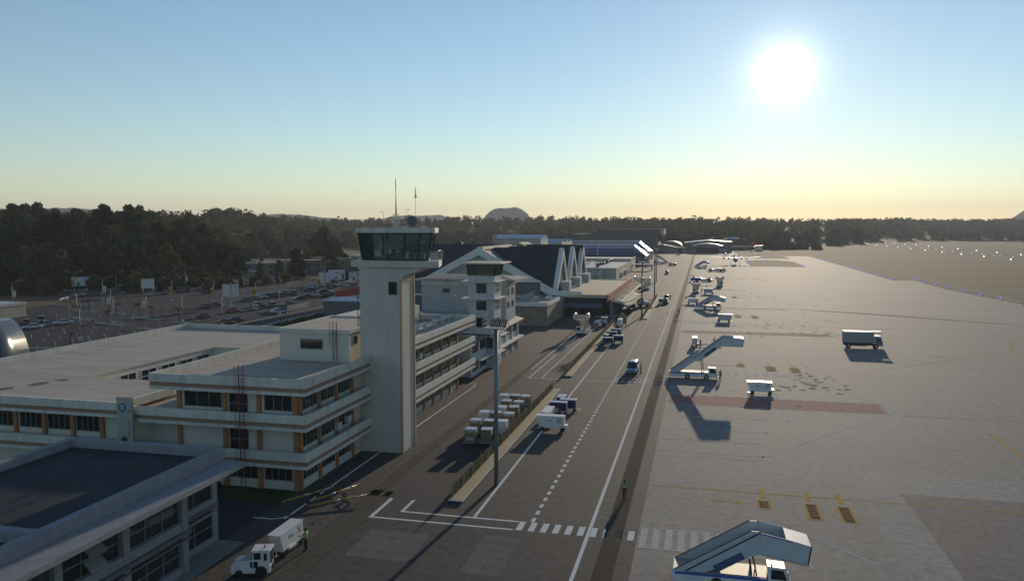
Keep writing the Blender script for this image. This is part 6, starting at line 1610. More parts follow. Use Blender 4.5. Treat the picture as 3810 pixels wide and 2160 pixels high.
# cars -----------------------------------------------------------------------------------------
def paintm(n, c, r=.28, metal=.25): return M('paint_' + n, c, rough=r, var=.03, scale=1, spec=.6, metal=metal, coord='obj', coat=.5)
base_paint = paintm('silver', (.46, .49, .53), metal=.4)
PC = {'silver': base_paint, 'red': paintm('red', (.34, .045, .045)), 'dark': paintm('dark', (.028, .032, .040)), 'maroon': paintm('maroon', (.10, .018, .022)), 'teal': paintm('teal', (.03, .07, .075)), 'white': paintm('white', (.66, .66, .65), metal=0), 'grey': paintm('grey', (.13, .135, .15)), 'blue': paintm('blue', (.18, .27, .42), metal=.3)}
DC = {'silver': 'silver', 'red': 'red', 'dark': 'black', 'maroon': 'dark red', 'teal': 'dark teal', 'white': 'white', 'grey': 'dark grey', 'blue': 'pale blue'}
KD = {'sedan': 'saloon car', 'hatch': 'hatchback', 'suv': 'estate car', 'van': 'van', 'pickup': 'pickup truck', 'sport': 'low sports car'}
def car(kind, col, x, y, deg, where, group='cars in the car park', z=0):
    return put('car_' + kind, lambda: make_car(kind, base_paint), f'{DC[col]} {KD[kind]} {where}', x, y, deg, group, z, mats={'paint_silver': PC[col]})
car('van', 'blue', -11.2, 137.6, -90, 'standing on the service road beside the solid white line', 'cars on the service road')
car('van', 'blue', -17.9, 438.4, -90, 'driving towards the camera far along the service road', 'cars on the service road')
car('pickup', 'dark', -11.2, 265.8, 90, 'parked beside the white tractor at the farthest tan island', 'cars on the service road')
car('hatch', 'dark', -11.6, 283.0, -90, 'standing open on the road with a person beside it', 'cars on the service road')
car('pickup', 'white', -22.6, 358, -90, 'parked by the light masts beyond the red fascia', 'cars on the service road')
SIDE, REAR = (-.6, .6), (-1.5, 1.5)
L_ = [('sedan', 'silver', -161, 162, 225, 's', 'nearest the left edge of the car park'), ('sedan', 'silver', -160.9, 171.6, 225, 's', 'in the second bay from the left edge behind the nearest saloon'), ('hatch', 'red', -169.2, 168.5, 135, 'r', 'showing its back beside the nearest silver saloon'), ('suv', 'grey', -168.5, 172.5, -45, 'f', 'facing the camera between the two silver saloons'),
      ('sedan', 'silver', -198, 252.5, 135, 'r', 'showing its back under the blank white billboard'), ('suv', 'grey', -196.2, 258.8, 135, 'r', 'right of the blank white billboard'), ('suv', 'grey', -197.4, 269.8, 135, 'r', 'at the back edge of the car park, left of a pair'), ('hatch', 'dark', -198.2, 275.8, 135, 'r', 'at the back edge of the car park, right of a pair'), ('hatch', 'maroon', -181.9, 264, 45, 's', 'alone behind a lamp post with yellow and black banner'),
      ('hatch', 'red', -149.8, 217.3, 45, 's', 'beside a dark red saloon in the middle of the car park'), ('sedan', 'maroon', -150.5, 222.8, 45, 's', 'beside a red hatchback in the middle of the car park'), ('hatch', 'red', -134.5, 207.9, 45, 's', 'just before the foot of the double white billboard'), ('hatch', 'red', -134.2, 193.5, 45, 's', 'alone in the third row from the public road'), ('hatch', 'red', -119.5, 181.5, 45, 's', 'nearest the public road above the roof corner'), ('sedan', 'teal', -120.6, 187.6, 45, 's', 'behind the red hatchback nearest the public road'),
      ('hatch', 'grey', -150.4, 241, 45, 's', 'at the left end of the long row'), ('hatch', 'red', -151.0, 246.8, 45, 's', 'second in the long row'), ('sedan', 'silver', -152, 252.8, 45, 's', 'third in the long row'), ('sedan', 'dark', -153, 258.6, 45, 's', 'fourth in the long row'), ('sedan', 'dark', -152.5, 262.6, 45, 's', 'fifth in the long row, behind an estate car'), ('suv', 'grey', -147.3, 258.4, 135, 'r', 'showing its back below the long row'), ('sedan', 'dark', -153.2, 269.5, 45, 's', 'sixth in the long row with a lit lamp'), ('sedan', 'silver', -153, 272.4, 45, 's', 'seventh in the long row'), ('suv', 'grey', -147.3, 267.7, 135, 'r', 'at the right end of the long row'),
      ('sedan', 'dark', -136.2, 224.5, 45, 's', 'behind a silver hatchback in the row before the banner sign'), ('hatch', 'silver', -131.2, 215.1, 135, 'r', 'showing its back left of the grey banner sign'), ('suv', 'grey', -131, 224.5, 135, 'r', 'showing its back in the row before the banner sign'), ('sedan', 'silver', -120.2, 208.9, 45, 's', 'beside the lamp post at the left end of the grey banner sign'), ('van', 'grey', -123, 216.5, 45, 's', 'behind the grey banner sign'), ('hatch', 'silver', -131.6, 238.8, 135, 'r', 'showing its back above the grey banner sign'), ('sedan', 'dark', -135.5, 251, 45, 's', 'in the right rows, front one of a pair'), ('sedan', 'dark', -136.8, 258.2, 45, 's', 'in the right rows with a lit lamp'), ('pickup', 'silver', -137.5, 263.4, 45, 's', 'in the right rows beside a dark saloon'), ('hatch', 'dark', -131.9, 262, 135, 'r', 'showing its back right of the pickup truck'), ('suv', 'grey', -131.4, 266.7, 135, 'r', 'left of the red canopy'), ('hatch', 'maroon', -140.2, 278, 45, 's', 'below the rear white billboard'),
      ('sedan', 'dark', -151.5, 287.6, 45, 's', 'left of the rear white billboard'), ('suv', 'silver', -155.5, 298.6, 45, 's', 'in the last row left of the rear white billboard'), ('suv', 'dark', -148, 287.2, 135, 'r', 'at the foot of the rear white billboard'), ('sedan', 'silver', -120.7, 247.3, 225, 's', 'below the left end of the red canopy'), ('sedan', 'grey', -154.5, 308, 45, 's', 'in the last row right of the rear white billboard'), ('suv', 'dark', -147.6, 301.4, 135, 'r', 'showing its back in the last row'), ('sedan', 'silver', -150, 313.5, 45, 's', 'in the last row below the red-lettered billboard'), ('sedan', 'silver', -156, 335, 225, 's', 'before the right-hand advertising billboard'), ('sport', 'white', -203.9, 347.8, 215, 's', 'on the far grass before the low tan annex'), ('hatch', 'maroon', -191.8, 326.8, 30, 's', 'alone at the far left of the last rows'), ('suv', 'teal', -189.5, 348, 20, 's', 'before the dark two-storey block'), ('sport', 'white', -189.7, 358, 40, 's', 'by the far dark wall, sunlit along its edge'), ('suv', 'grey', -143, 311, 135, 'r', 'just left of the control tower behind the red canopy')]
for kd, col, x, y, dg_, v, wh in L_:
    o = SIDE if v == 's' else REAR
    car(kd, col, x + o[0], y + o[1], dg_, wh)
car('sedan', 'white', -192.0, 163.5, 60, 'cut by the left edge of the picture beside the windowless building')
# ================================================================ masts, islands, lamps, boards
def make_mast():
    t = thing('light_mast', 'x', 'light mast')
    MB().cyl((0, 0, 0), (0, 0, 15.4), .215, .19, 14).build('pole', M('mast_grey', (.17, .20, .235), rough=.45, var=.06, metal=.3), t)
    MB().box(-1.05, 1.05, -1.0, 1.0, 15.4, 15.5).build('platform', M('platform_pale', (.40, .39, .36), rough=.6), t)
    m = MB()
    for x in (-1.03, 1.03):
        for y in (-.98, .98): m.bar((x, y, 15.5), (x, y, 16.65), .045)
    for z in (15.85, 16.25, 16.65):
        m.bar((-1.03, -.98, z), (-1.03, .98, z), .04).bar((1.03, -.98, z), (1.03, .98, z), .04).bar((-1.03, .98, z), (1.03, .98, z), .04)
    for k in range(6): m.bar((-1.03, -.9 + k * .36, 15.5), (-1.03, -.9 + k * .36, 16.65), .02)
    m.build('guard_rail', steel, t)
    for k in range(4):
        x = -.35 + k * .4
        f = MB().add([(x - .02, -.95, 15.65), (x + .30, -.95, 15.65), (x + .44, -.7, 16.35), (x + .12, -.7, 16.35), (x - .02, -.8, 15.6), (x + .30, -.8, 15.6), (x + .44, -.55, 16.3), (x + .12, -.55, 16.3)], [(0, 1, 2, 3), (7, 6, 5, 4), (0, 4, 5, 1), (1, 5, 6, 2), (2, 6, 7, 3), (3, 7, 4, 0)]).build('floodlight', M('lamp_housing', (.10, .06, .075), rough=.5), t)
        MB().quad((x + .12, -.96, 15.7), (x + .18, -.96, 15.7), (x + .34, -.72, 16.3), (x + .28, -.72, 16.3)).build('reflector', offwhite, f)
    m = MB()
    for x in (-.9, .9): m.bar((0, 0, 14.9), (x, 0, 15.4), .06)
    m.build('brace', steel, t)
    return t
for x, y, lb in ((-19.06, 73.2, 'tall grey light mast with floodlights standing at the near tan island'), (-16.0, 224.7, 'light mast before the near end of the third tan island'), (-15.95, 286.4, 'light mast at the far end of the last tan island'), (-19.9, 370, 'farthest light mast just left of the last but one')):
    put('mast', make_mast, lb, x, y, 0, 'floodlight masts along the service road')
sandm = M('island_top', (.40, .31, .175), rough=.9, var=.09, scale=.3, fine=.1)
netm = M('fence_net', (.035, .035, .022), rough=.95, var=.3, scale=2, alpha=.86)
rodm = M('fence_rod', (.36, .30, .12), rough=.6)
for x0, x1, y0, y1, lb in ((-22.1, -20.75, 67.4, 119.4, 'long tan kerb island with a dark net fence, nearest the camera'), (-22.15, -20.85, 130.3, 209.5, 'second long tan kerb island with a net fence, beside the far baggage carts'), (-15.5, -14.2, 218.8, 246, 'short tan kerb island at the second light mast'), (-15.4, -14.25, 249, 289.5, 'farthest tan kerb island with a person on its near end')):
    t = thing_w('kerb_island', lb, 'island', ((x0 + x1) / 2, y0, 0), 'tan kerb islands along the road')
    MB().box(x0, x1, y0, y1, .17, .27).build('top_slab', sandm, t)
    m = MB().box(x0, x1, y0 - .02, y0, .16, .265).box(x1, x1 + .05, y0, y1, .16, .255); m.build('white_edge', white, t)
    MB().box(x0 + .12, x1 - .12, y0 + .15, y1 - .1, -.01, .17).build('base', dark, t)
    MB().box(x0 + .12, x0 + .16, y0 + .8, y1, .27, 1.35).build('net', netm, t)
    m = MB(); y = y0 + .6; k = 0
    while y < y1 - .5:
        m.cyl((x0 + .22, y, .27), (x0 + .22, y + .35, 1.35 if k % 3 else 1.75), .016 if k % 5 else .035, n=4); y += .62 + .2 * math.sin(k * 2.3); k += 1
    m.build('fence_rods', rodm, t)
TT = thing_w('yellow_board', 'brown-yellow triangular board leaning behind the power unit at the second tan island', 'board', (-20.2, 211, 0))
MB().prism([(-21.2, 0), (-18.9, 0), (-19.0, 1.3), (-20.2, 2.6), (-21.0, 1.6)], 'y', 210.8, 211).build('board', M('board_brown', (.28, .20, .07), rough=.8), TT)
# car park lamps
lampw = M('lamp_post_grey', (.30, .30, .29), rough=.5, var=.06, metal=.2)
concw = M('concrete_block', (.46, .45, .43), rough=.85, var=.08)
by = M('banner_yellow', (.55, .46, .03), rough=.7, var=.05); bw = M('banner_white', (.55, .58, .60), rough=.7, var=.04); bkm = M('banner_black', (.035, .03, .025), rough=.7)
bo = M('banner_orange', (.62, .36, .03), rough=.7)
def make_lamp(arms, banner, side=-1, h=8.0):
    t = thing('car_park_lamp', 'x', 'lamp post')
    MB().box(-.42, .42, -.42, .42, 0, .7).build('base', concw, t, .03)
    MB().cyl((0, 0, .7), (0, 0, h - .9), .11, .075, 8).build('pole', lampw, t)
    for s in arms:
        m = MB(); pts = [(0, 0, h - 1.0)] + [(s * 2.3 * math.sin(a), 0, h - 1.0 + 1.5 * (1 - math.cos(a)) * 0 + 1.25 * math.sin(a * .98)) for a in [PI / 2 * k / 6 for k in range(1, 7)]]
        m.tube(pts, .05, 6); o = m.build('arm', lampw, t)
        MB().sphere((s * 2.6, 0, h + .22), .34, 10, 5, (1.1, .6, .35)).build('lamp_head', concw, o)
    if banner:
        x0, x1 = (side * .12, side * 1.08); a, b = min(x0, x1), max(x0, x1)
        o = MB().box(a, b, -.025, .025, 2.6, 5.0).build('banner', bw if banner == 1 else bkm, t)
        for z0, z1 in ((4.62, 5.0), (2.6, 3.05)) if banner == 1 else ((4.3, 5.0), (2.6, 3.25)): MB().box(a, b, -.034, .034, z0, z1).build('yellow_band', by if banner == 1 else bo, o)
        c = (a + b) / 2
        MB().prism([(c + .3 * math.cos(t_) * (1 + .25 * math.sin(3 * t_)), 3.8 + .3 * math.sin(t_)) for t_ in [2 * PI * k / 14 for k in range(14)]], 'y', -.034, .034).build('emblem', by, o)
        m = MB(); z = 2.82 if banner == 1 else 2.92
        m.box(c - .3, c + .3, -.038, .038, z - .11, z - .03).box(c - .3, c + .3, -.038, .038, z + .03, z + .11); m.box(c - .3, c + .3, -.038, .038, 4.75, 4.83)
        m.build('lettering', bkm, o)
    return t
LG = 'lamp posts in the car park'
for key, arms, ban, side, x, y, deg, lb in (('a', (1, -1), 2, -1, -166.87, 183.03, 45, 'lamp post with a yellow and black banner nearest the left palms'), ('n2', (1, -1), 0, -1, -149.34, 176.09, 45, 'double-armed lamp post without banner beside the kerbed island'), ('n1', (1,), 0, -1, -134.69, 148.4, 45, 'single-armed lamp post just behind the roof edge of the office block'), ('w', (1,), 1, -1, -168, 197.3, 45, 'lamp post with a large white and yellow banner in the middle left of the car park'), ('w', (1,), 1, 1, -202.2, 233.7, 45, 'lamp post with a white and yellow banner before the back fence'), ('n1', (1,), 0, -1, -225.6, 268.4, 45, 'lamp post standing at the back fence of the car park'), ('w', (1,), 1, 1, -216, 210, 45, 'lamp post with white banner rising behind the windowless building'), ('a', (1, -1), 2, -1, -237.9, 260.2, 45, 'lamp post with yellow and black banner before the large advertising billboard'), ('a', (1, -1), 2, -1, -243, 266, 45, 'lamp post with orange and black banner left of the large advertising billboard'),
                                          ('w', (1,), 1, -1, -150.15, 189.7, 45, 'lamp post with a white and yellow banner between two palms'), ('a', (1, -1), 2, -1, -175.5, 235, 45, 'lamp post with yellow and black banner in the middle of the car park'), ('n1', (1,), 0, -1, -134.04, 183.3, 45, 'single-armed lamp post beside a palm near the roof corner'), ('a', (1, -1), 2, -1, -160.5, 236.6, 45, 'lamp post with yellow and black banner left of the double billboard'), ('n1', (1,), 0, -1, -119.6, 179.7, 45, 'lamp post rising in front of the red hatchback by the public road'), ('w', (1, -1), 1, 1, -209.5, 289.3, 45, 'double-armed lamp post with white banner at the foot of the woods'), ('a', (1, -1), 2, 1, -175.8, 278.9, 45, 'lamp post with yellow and black banner behind the double billboard'), ('a', (1,), 2, -1, -145.4, 238, 45, 'lamp post with yellow and black banner at the left of the long row of cars'), ('a', (1,), 2, 1, -160.3, 279.6, 45, 'lamp post with two-part yellow and black banner above the long row of cars'), ('n1', (1,), 0, -1, -118, 205.4, 45, 'lamp post at the left end of the grey banner sign'), ('a', (1,), 2, 1, -147.1, 285.4, 45, 'lamp post with yellow and black banner left of the rear white billboard')):
    put('lamp_' + key + str(side) + str(len(arms)), lambda: make_lamp(arms, ban, side), lb, x, y, deg, LG)
def board(name, label, x, y, deg, w, z0, z1, cols, mat, two=False):
    t = thing(name, label, 'billboard', (x, y, 0), R(deg), 'billboards round the car park')
    if two:
        for s in (-1, 1):
            p = MB().add([(s * .2, -.1, z0 - .15), (s * w / 2, .35, z0), (s * w / 2, .35, z1), (s * .2, -.1, z1 - .1), (s * .2, .05, z0 - .15), (s * w / 2, .5, z0), (s * w / 2, .5, z1), (s * .2, .05, z1 - .1)], [(0, 1, 2, 3), (7, 6, 5, 4), (0, 4, 5, 1), (1, 5, 6, 2), (2, 6, 7, 3), (3, 7, 4, 0)]).build('panel', mat, t)
        m = MB().box(-.3, -.1, -.25, .1, 0, z1 + .5).box(.1, .3, -.25, .1, 0, z1 + .5); m.build('column', concw, t); MB().box(-.75, .75, -.5, .5, 0, .5).build('base', concw, t)
    else:
        MB().box(-w / 2, w / 2, -.08, .08, z0, z1).build('panel', mat, t)
        m = MB().box(-w / 2 - .1, w / 2 + .1, -.06, .12, z1, z1 + .12).box(-w / 2 - .1, -w / 2, -.1, .12, z0, z1).box(w / 2, w / 2 + .1, -.1, .12, z0, z1); m.build('rim', lampw, t)
        m = MB()
        for c in cols: m.cyl((c, .1, 0), (c, .1, z0 + .4), .14, n=8)
        m.build('post', lampw, t)
    return t
blank = M('blank_board', (.56, .54, .50), rough=.7, var=.05)
adw = M('advert_white', (.52, .55, .60), rough=.6, var=.06)
board('billboard', 'blank white billboard on two posts left of the middle of the car park', -203.2, 258.2, 40, 4.4, 2.3, 5.8, (-1.7, 1.7), blank)
board('billboard', 'double blank white billboard on a thick split column in the middle of the car park', -145, 222.8, 36, 4.9, 3.3, 7.3, (), blank, True)
board('billboard', 'rear double blank white billboard before the cream two-storey house', -145.6, 288.5, 30, 4.4, 3.4, 7.5, (), blank, True)
def advert(t, w, z0, z1, red=False):
    y = -.09
    if red:
        text('lettering', '4G', redp, t, (w * .08, y, z0 + (z1 - z0) * .68), (R(90), 0, 0), 2.1); 
        MB().prism([(-.3 + 1.0 * math.cos(a), z0 + .75 + .42 * math.sin(a)) for a in [2 * PI * k / 18 for k in range(18)]], 'y', y - .01, y).build('red_oval', redp, t)
        MB().prism([(w * .3, z0 + .3), (w * .42, z0 + .3), (w * .44, z0 + 1.8), (w * .38, z0 + 3.4), (w * .32, z0 + 1.8)], 'y', y - .01, y).build('dark_figure', dark, t)
    else:
        MB().prism([(-w * .42, z1 - .08), (-w * .1, z1 - .08), (-w * .15, z1 - .7), (-w * .25, z1 - .95), (-w * .36, z1 - .8)], 'y', y - .01, y).build('yellow_splash', by, t)
        MB().prism([(-w * .25, z0 + .1), (-w * .05, z0 + .1), (-w * .08, z0 + 1.4), (-w * .12, z0 + 1.9), (-w * .2, z0 + 1.6)], 'y', y - .01, y).build('portrait', M('portrait_brown', (.18, .10, .07), rough=.7), t)
        m = MB()
        for k, (a, b) in enumerate(((.05, .4), (.03, .42), (.02, .16), (.14, .2), (.3, .4), (.18, .24), (.32, .41))):
            z = z1 - .35 - (k * .25 if k < 2 else .45 + k * .26); m.box(w * a, w * b, y - .01, y, z, z + (.12 if k < 2 else .07))
        m.build('print_lines', M('print_grey_blue', (.16, .18, .24), rough=.7), t)
advert(board('billboard', 'advertising billboard with a yellow splash and a portrait at the edge of the woods', -237.2, 263, 42, 6.6, 2.2, 5.75, (-2.7, 2.8), adw), 6.6, 2.2, 5.75)
advert(board('billboard', 'advertising billboard with red 4G lettering before the cream two-storey house', -159.7, 328.3, 26, 7.2, 1.9, 6.2, (-.5, .5), adw), 7.2, 1.9, 6.2, True)
advert(board('billboard', 'advertising billboard with a yellow splash just left of the control tower', -151.9, 331.5, 26, 6.0, 1.4, 5.3, (-1, 2), adw), 6, 1.4, 5.3)
BS = thing_w('banner_sign', 'long grey banner sign with pale lettering beside the public road', 'sign', (-117.7, 215.7, 0))
MB().box(-117.8, -117.7, 209.2, 222.3, .8, 2.05).build('panel', M('banner_grey', (.20, .21, .20), rough=.7, var=.06), BS); MB().box(-117.82, -117.68, 209.2, 222.3, 2.05, 2.1).build('top_rim', white, BS)
m = MB()
for y in (209.5, 213.6, 218, 222): m.cyl((-117.9, y, 0), (-117.9, y, .9), .05, n=6)
m.build('post', steel, BS)
m = MB(); rr = random.Random(6)
for z, y0, y1 in ((1.75, 214.6, 217.6), (1.4, 211.2, 220.6), (1.08, 215, 216.6)):
    y = y0
    while y < y1: w = rr.uniform(.12, .2); m.box(-117.7, -117.69, y, y + w, z - .1, z + .1); y += w + (.06 if rr.random() < .85 else .3)
m.build('lettering', M('banner_lettering', (.45, .47, .45), rough=.7), BS)
def railing(name, label, pts, h=.9, step=3.2, mat=None):
    t = thing_w(name, label, 'fence', (*pts[0], 0)); m = MB(); r2 = MB()
    for a, b in zip(pts[:-1], pts[1:]):
        d = Vector(b) - Vector(a); n = max(1, round(d.length / step))
        for k in range(n + 1): p = Vector(a) + d * k / n; m.box(p.x - .16, p.x + .16, p.y - .16, p.y + .16, 0, h)
        for z in (h * .5, h * .88): r2.bar((*a, z), (*b, z), .1, .12)
    m.build('posts', mat or concw, t); r2.build('rails', mat or concw, t)
railing('post_and_rail_fence', 'long grey concrete post and rail fence along the foot of the woods', [(-245, 262), (-231.4, 263.5), (-218, 283), (-207, 298)])
railing('guard_rail', 'curved white guard rail at the left bend of the car park', [(-214.5, 228), (-216.3, 232), (-219, 237.5), (-221.5, 241.5), (-223.3, 246), (-224.4, 250)], mat=white)
bol = thing('kerb_bollard', 'low white kerb bollard in the row along the public pavement', 'bollard', (-108.2, 186, .14), 0, 'white bollards along the public pavement')
MB().cyl((0, 0, 0), (0, 0, .55), .2, .16, 8).build('post', concw, bol)
for k in range(1, 26): dup(bol, (-108.2, 186 + k * 1.9, .14))
plb = thing('concrete_planter', 'grey concrete planter box in the row across the public road', 'planter', (-111.2, 222, 0), 0, 'concrete planters on the public road')
MB().box(-.45, .45, -.45, .45, 0, .6).build('box', concw, plb)
for k in range(1, 7): dup(plb, (-111.2, 222 + k * 3.4, 0))
# small awning-side equipment: two low carts under the awning front
put('bench', lambda: make_dolly(), 'flat empty dolly in the shade before the terminal extension', -31.0, 219, 0, 'pallet dollies') ; put('bench', make_dolly, 'second flat empty dolly in the shade before the terminal extension', -26.9, 219.3, 0, 'pallet dollies', scale=(2, 1, 1))
# ================================================================ airfield lights
def lights(name, label, cat, group, pts, mat, r):
    o0 = None
    for x, y in pts:
        if o0 is None:
            o0 = MB().sphere((0, 0, .3), r, 8, 5).box(-.12, .12, -.12, .12, -.05, .3).build(name, mat); tag(o0, label, cat, group); o = o0
        else: o = dup(o0)
        o.location = (x, y, hz(x, y) + .05)
wl_ = M('lit_white', (.9, .9, .85), emit=(1, .97, .88, 2.2)); bl_ = M('lit_blue', (.1, .1, .5), emit=(.16, .13, 1, 1.3)); rl_ = M('lit_centre', (.7, .5, .4), emit=(1, .72, .6, 1.2))
up = [(310, 1615), (306, 1530), (304, 1454), (303, 1387), (302.5, 1318), (303.5, 1257), (302, 1185), (301, 1118), (297.5, 1041), (294, 964), (292, 896), (290, 828)]
lo = [(253.7, 1536), (250, 1449), (248.3, 1373), (249, 1312), (249.4, 1250), (248, 1178), (247.8, 1114), (244.7, 1036), (243, 966), (241, 895), (239.7, 828), (240, 767), (239, 702)]
ce = [(274, 1205), (268.7, 1147), (268, 1083), (266.7, 1045), (264.7, 1006), (264.5, 974), (262, 934), (261, 900), (260, 866), (259, 833), (259, 802), (258.8, 786), (259, 757)]
bu = [(93.8, 715), (93, 688), (93.4, 665), (93, 640), (93, 620), (92.7, 594), (92.6, 572), (92.5, 547), (92.4, 525), (92.2, 501), (92.3, 481), (92.2, 461), (92.4, 441), (92.4, 423), (102, 421), (101.4, 402), (101.6, 385), (101.9, 366), (101.8, 347), (101.6, 327), (103.2, 311), (104.4, 779), (122, 776), (139.7, 769), (157, 762), (179, 756), (198, 748), (214.7, 742), (32, 560), (33, 590), (36, 640), (50, 650), (66, 600), (66, 560), (45, 540), (56, 540), (36, 720), (48, 748), (66, 742), (34, 800), (60, 810), (80, 790)]
lights('runway_edge_light', 'lit white runway edge light in the farther row across the airfield', 'runway light', 'far row of white runway lights', up, wl_, .62)
lights('runway_edge_light', 'lit white runway edge light in the nearer row across the airfield', 'runway light', 'near row of white runway lights', lo, wl_, .55)
lights('runway_centre_light', 'faint reddish-white light in the middle row of the runway', 'runway light', 'middle row of runway lights', ce, rl_, .38)
lights('taxiway_light', 'small blue taxiway light at the edge of the grass', 'taxiway light', 'blue taxiway lights', bu, bl_, .34)
# ================================================================ trees
def leafmat(name, col, var=.35, scale=.35, transl=.25):
    m = M(name, col, rough=.9, var=var, scale=scale, spec=.12, rnd=.32, coord='obj')
    n, l = m.node_tree.nodes, m.node_tree.links
    p = n['Principled BSDF']; out = n['Material Output']
    tr = n.new('ShaderNodeBsdfTranslucent'); mx = n.new('ShaderNodeMixShader'); mx.inputs[0].default_value = transl
    src = p.inputs['Base Color'].links[0].from_socket
    l.new(src, tr.inputs['Color']); l.new(p.outputs[0], mx.inputs[1]); l.new(tr.outputs[0], mx.inputs[2]); l.new(mx.outputs[0], out.inputs[0])
    return m
lf = [leafmat('foliage_dark', (.040, .058, .022)), leafmat('foliage_olive', (.078, .080, .030)), leafmat('foliage_brown', (.082, .068, .036)), leafmat('foliage_far', (.058, .060, .030), scale=.02)]
barkm = M('bark', (.07, .052, .038), rough=.95, var=.3, scale=2, coord='obj')
def leaf_cloud(rng, clumps, per, size):
    """leaf-sized quads spread over and through ellipsoidal clumps; returns vertex array (n,4,3)"""
    out = []
    for (c, rad) in clumps:
        d = rng.normal(size=(per, 3)); d /= np.linalg.norm(d, axis=1)[:, None]
        rr_ = rng.uniform(.45, 1.08, per) ** .6
        p = np.array(c) + d * np.array(rad) * rr_[:, None]
        n = d + rng.normal(scale=.75, size=(per, 3)); n /= np.linalg.norm(n, axis=1)[:, None]
        u = np.cross(n, rng.normal(size=(per, 3))); u /= np.linalg.norm(u, axis=1)[:, None]; v = np.cross(n, u)
        s = (size * rng.uniform(.55, 1.35, per))[:, None]
        out.append(np.stack([p - u * s - v * s * .6, p + u * s * .9 - v * s * .7, p + u * s + v * s * .7, p - u * s * .7 + v * s], 1))
    return np.concatenate(out)
def quads_mesh(name, q, mat):
    n = len(q); me = bpy.data.meshes.new(name)
    me.vertices.add(n * 4); me.vertices.foreach_set('co', q.reshape(-1).astype(np.float32))
    me.loops.add(n * 4); me.loops.foreach_set('vertex_index', np.arange(n * 4, dtype=np.int32))
    me.polygons.add(n); me.polygons.foreach_set('loop_start', np.arange(0, n * 4, 4, dtype=np.int32)); me.polygons.foreach_set('loop_total', np.full(n, 4, dtype=np.int32))
    me.materials.append(mat); me.update(); me.validate()
    return me
def make_tree(seed, H, Wd, base, nclump, per, leaf, mat, spread=1.0):
    rng = np.random.default_rng(seed); cl = []
    for k in range(nclump):
        f = (k + .5) / nclump
        z = base + (H - base) * f; prof = math.sin(PI * min(1, .18 + .80 * f)) ** .6
        a = rng.uniform(0, 2 * PI); rr_ = Wd / 2 * prof * rng.uniform(.25, .85) * spread
        s = Wd * rng.uniform(.16, .30) * (1.1 - .35 * f)
        cl.append(((rr_ * math.cos(a), rr_ * math.sin(a), z - s * .4), (s, s, s * rng.uniform(.6, .9))))
    cl.append(((0, 0, base + (H - base) * .5), (Wd * .26, Wd * .26, (H - base) * .42)))
    q = leaf_cloud(rng, cl, per, leaf)
    mc = quads_mesh('crown', q, mat)
    m = MB(); m.cyl((0, 0, -1), (.1, .05, base + (H - base) * .55), H * .020 + .08, H * .007, 8)
    for c, r in cl[:6]:
        z0 = min(base * .9 + 1, c[2] - 1); m.cyl((0, 0, z0), (c[0] * .8, c[1] * .8, c[2]), H * .008, H * .003, 5)
    return mc, m
KINDS = {}
def tree_proto(key, name, *a):
    mc, m = make_tree(*a)
    t = thing(name, 'x', 'tree'); o = bpy.data.objects.new('crown', mc); C.objects.link(o); o.parent = t
    m.build('trunk', barkm, t); KINDS[key] = [t, False]
def tree(key, x, y, s, label, group, z=None, rng_=random.Random(1)):
    t, used = KINDS[key]; zz = (hz(x, y) if z is None else z) - .4
    sc = (s * rng_.uniform(.9, 1.12), s * rng_.uniform(.9, 1.12), s * rng_.uniform(.92, 1.08))
    if not used: KINDS[key][1] = True; o = t; o.location = (x, y, zz); o.scale = sc; o.rotation_euler = (0, 0, rng_.uniform(0, 6.3)); o['label'] = label; o['group'] = group
    else: o = dup(t, (x, y, zz), rng_.uniform(0, 6.3), label, group, scale=sc)
    return o
tree_proto('b0', 'broadleaf_tree', 11, 21, 13, 3.5, 26, 150, .62, lf[0])
tree_proto('b1', 'broadleaf_tree', 12, 19, 11, 2.5, 24, 150, .60, lf[0], 1.1)
tree_proto('b2', 'broadleaf_tree', 13, 17, 10, 2.0, 22, 140, .55, lf[1])
tree_proto('b3', 'broadleaf_tree', 14, 15, 9, 1.5, 20, 130, .5, lf[2])
tree_proto('g0', 'umbrella_tree', 15, 27, 17, 9, 26, 170, .62, lf[0], 1.05)
tree_proto('s0', 'leafy_bush', 16, 5.2, 6.2, .3, 14, 90, .36, lf[1])
tree_proto('s1', 'leafy_bush', 17, 4.2, 5.2, .2, 12, 90, .34, lf[0])
tree_proto('f0', 'broadleaf_tree', 18, 18, 12, 2, 18, 70, .95, lf[3])
tree_proto('f1', 'broadleaf_tree', 19, 16, 13, 1.5, 16, 70, .95, lf[2])
def pol(dx, r):
    """ground position at distance r in the direction of a picture column of the 2568 px wide photograph"""
    a = math.atan((dx - 1284) / 1984.0) - R(13.43); return r * math.sin(a), r * math.cos(a)
rt = random.Random(21); NT = 0
PALETTE = ['dark green crown', 'rounded crown', 'ragged olive crown', 'brownish crown', 'tall dense crown']
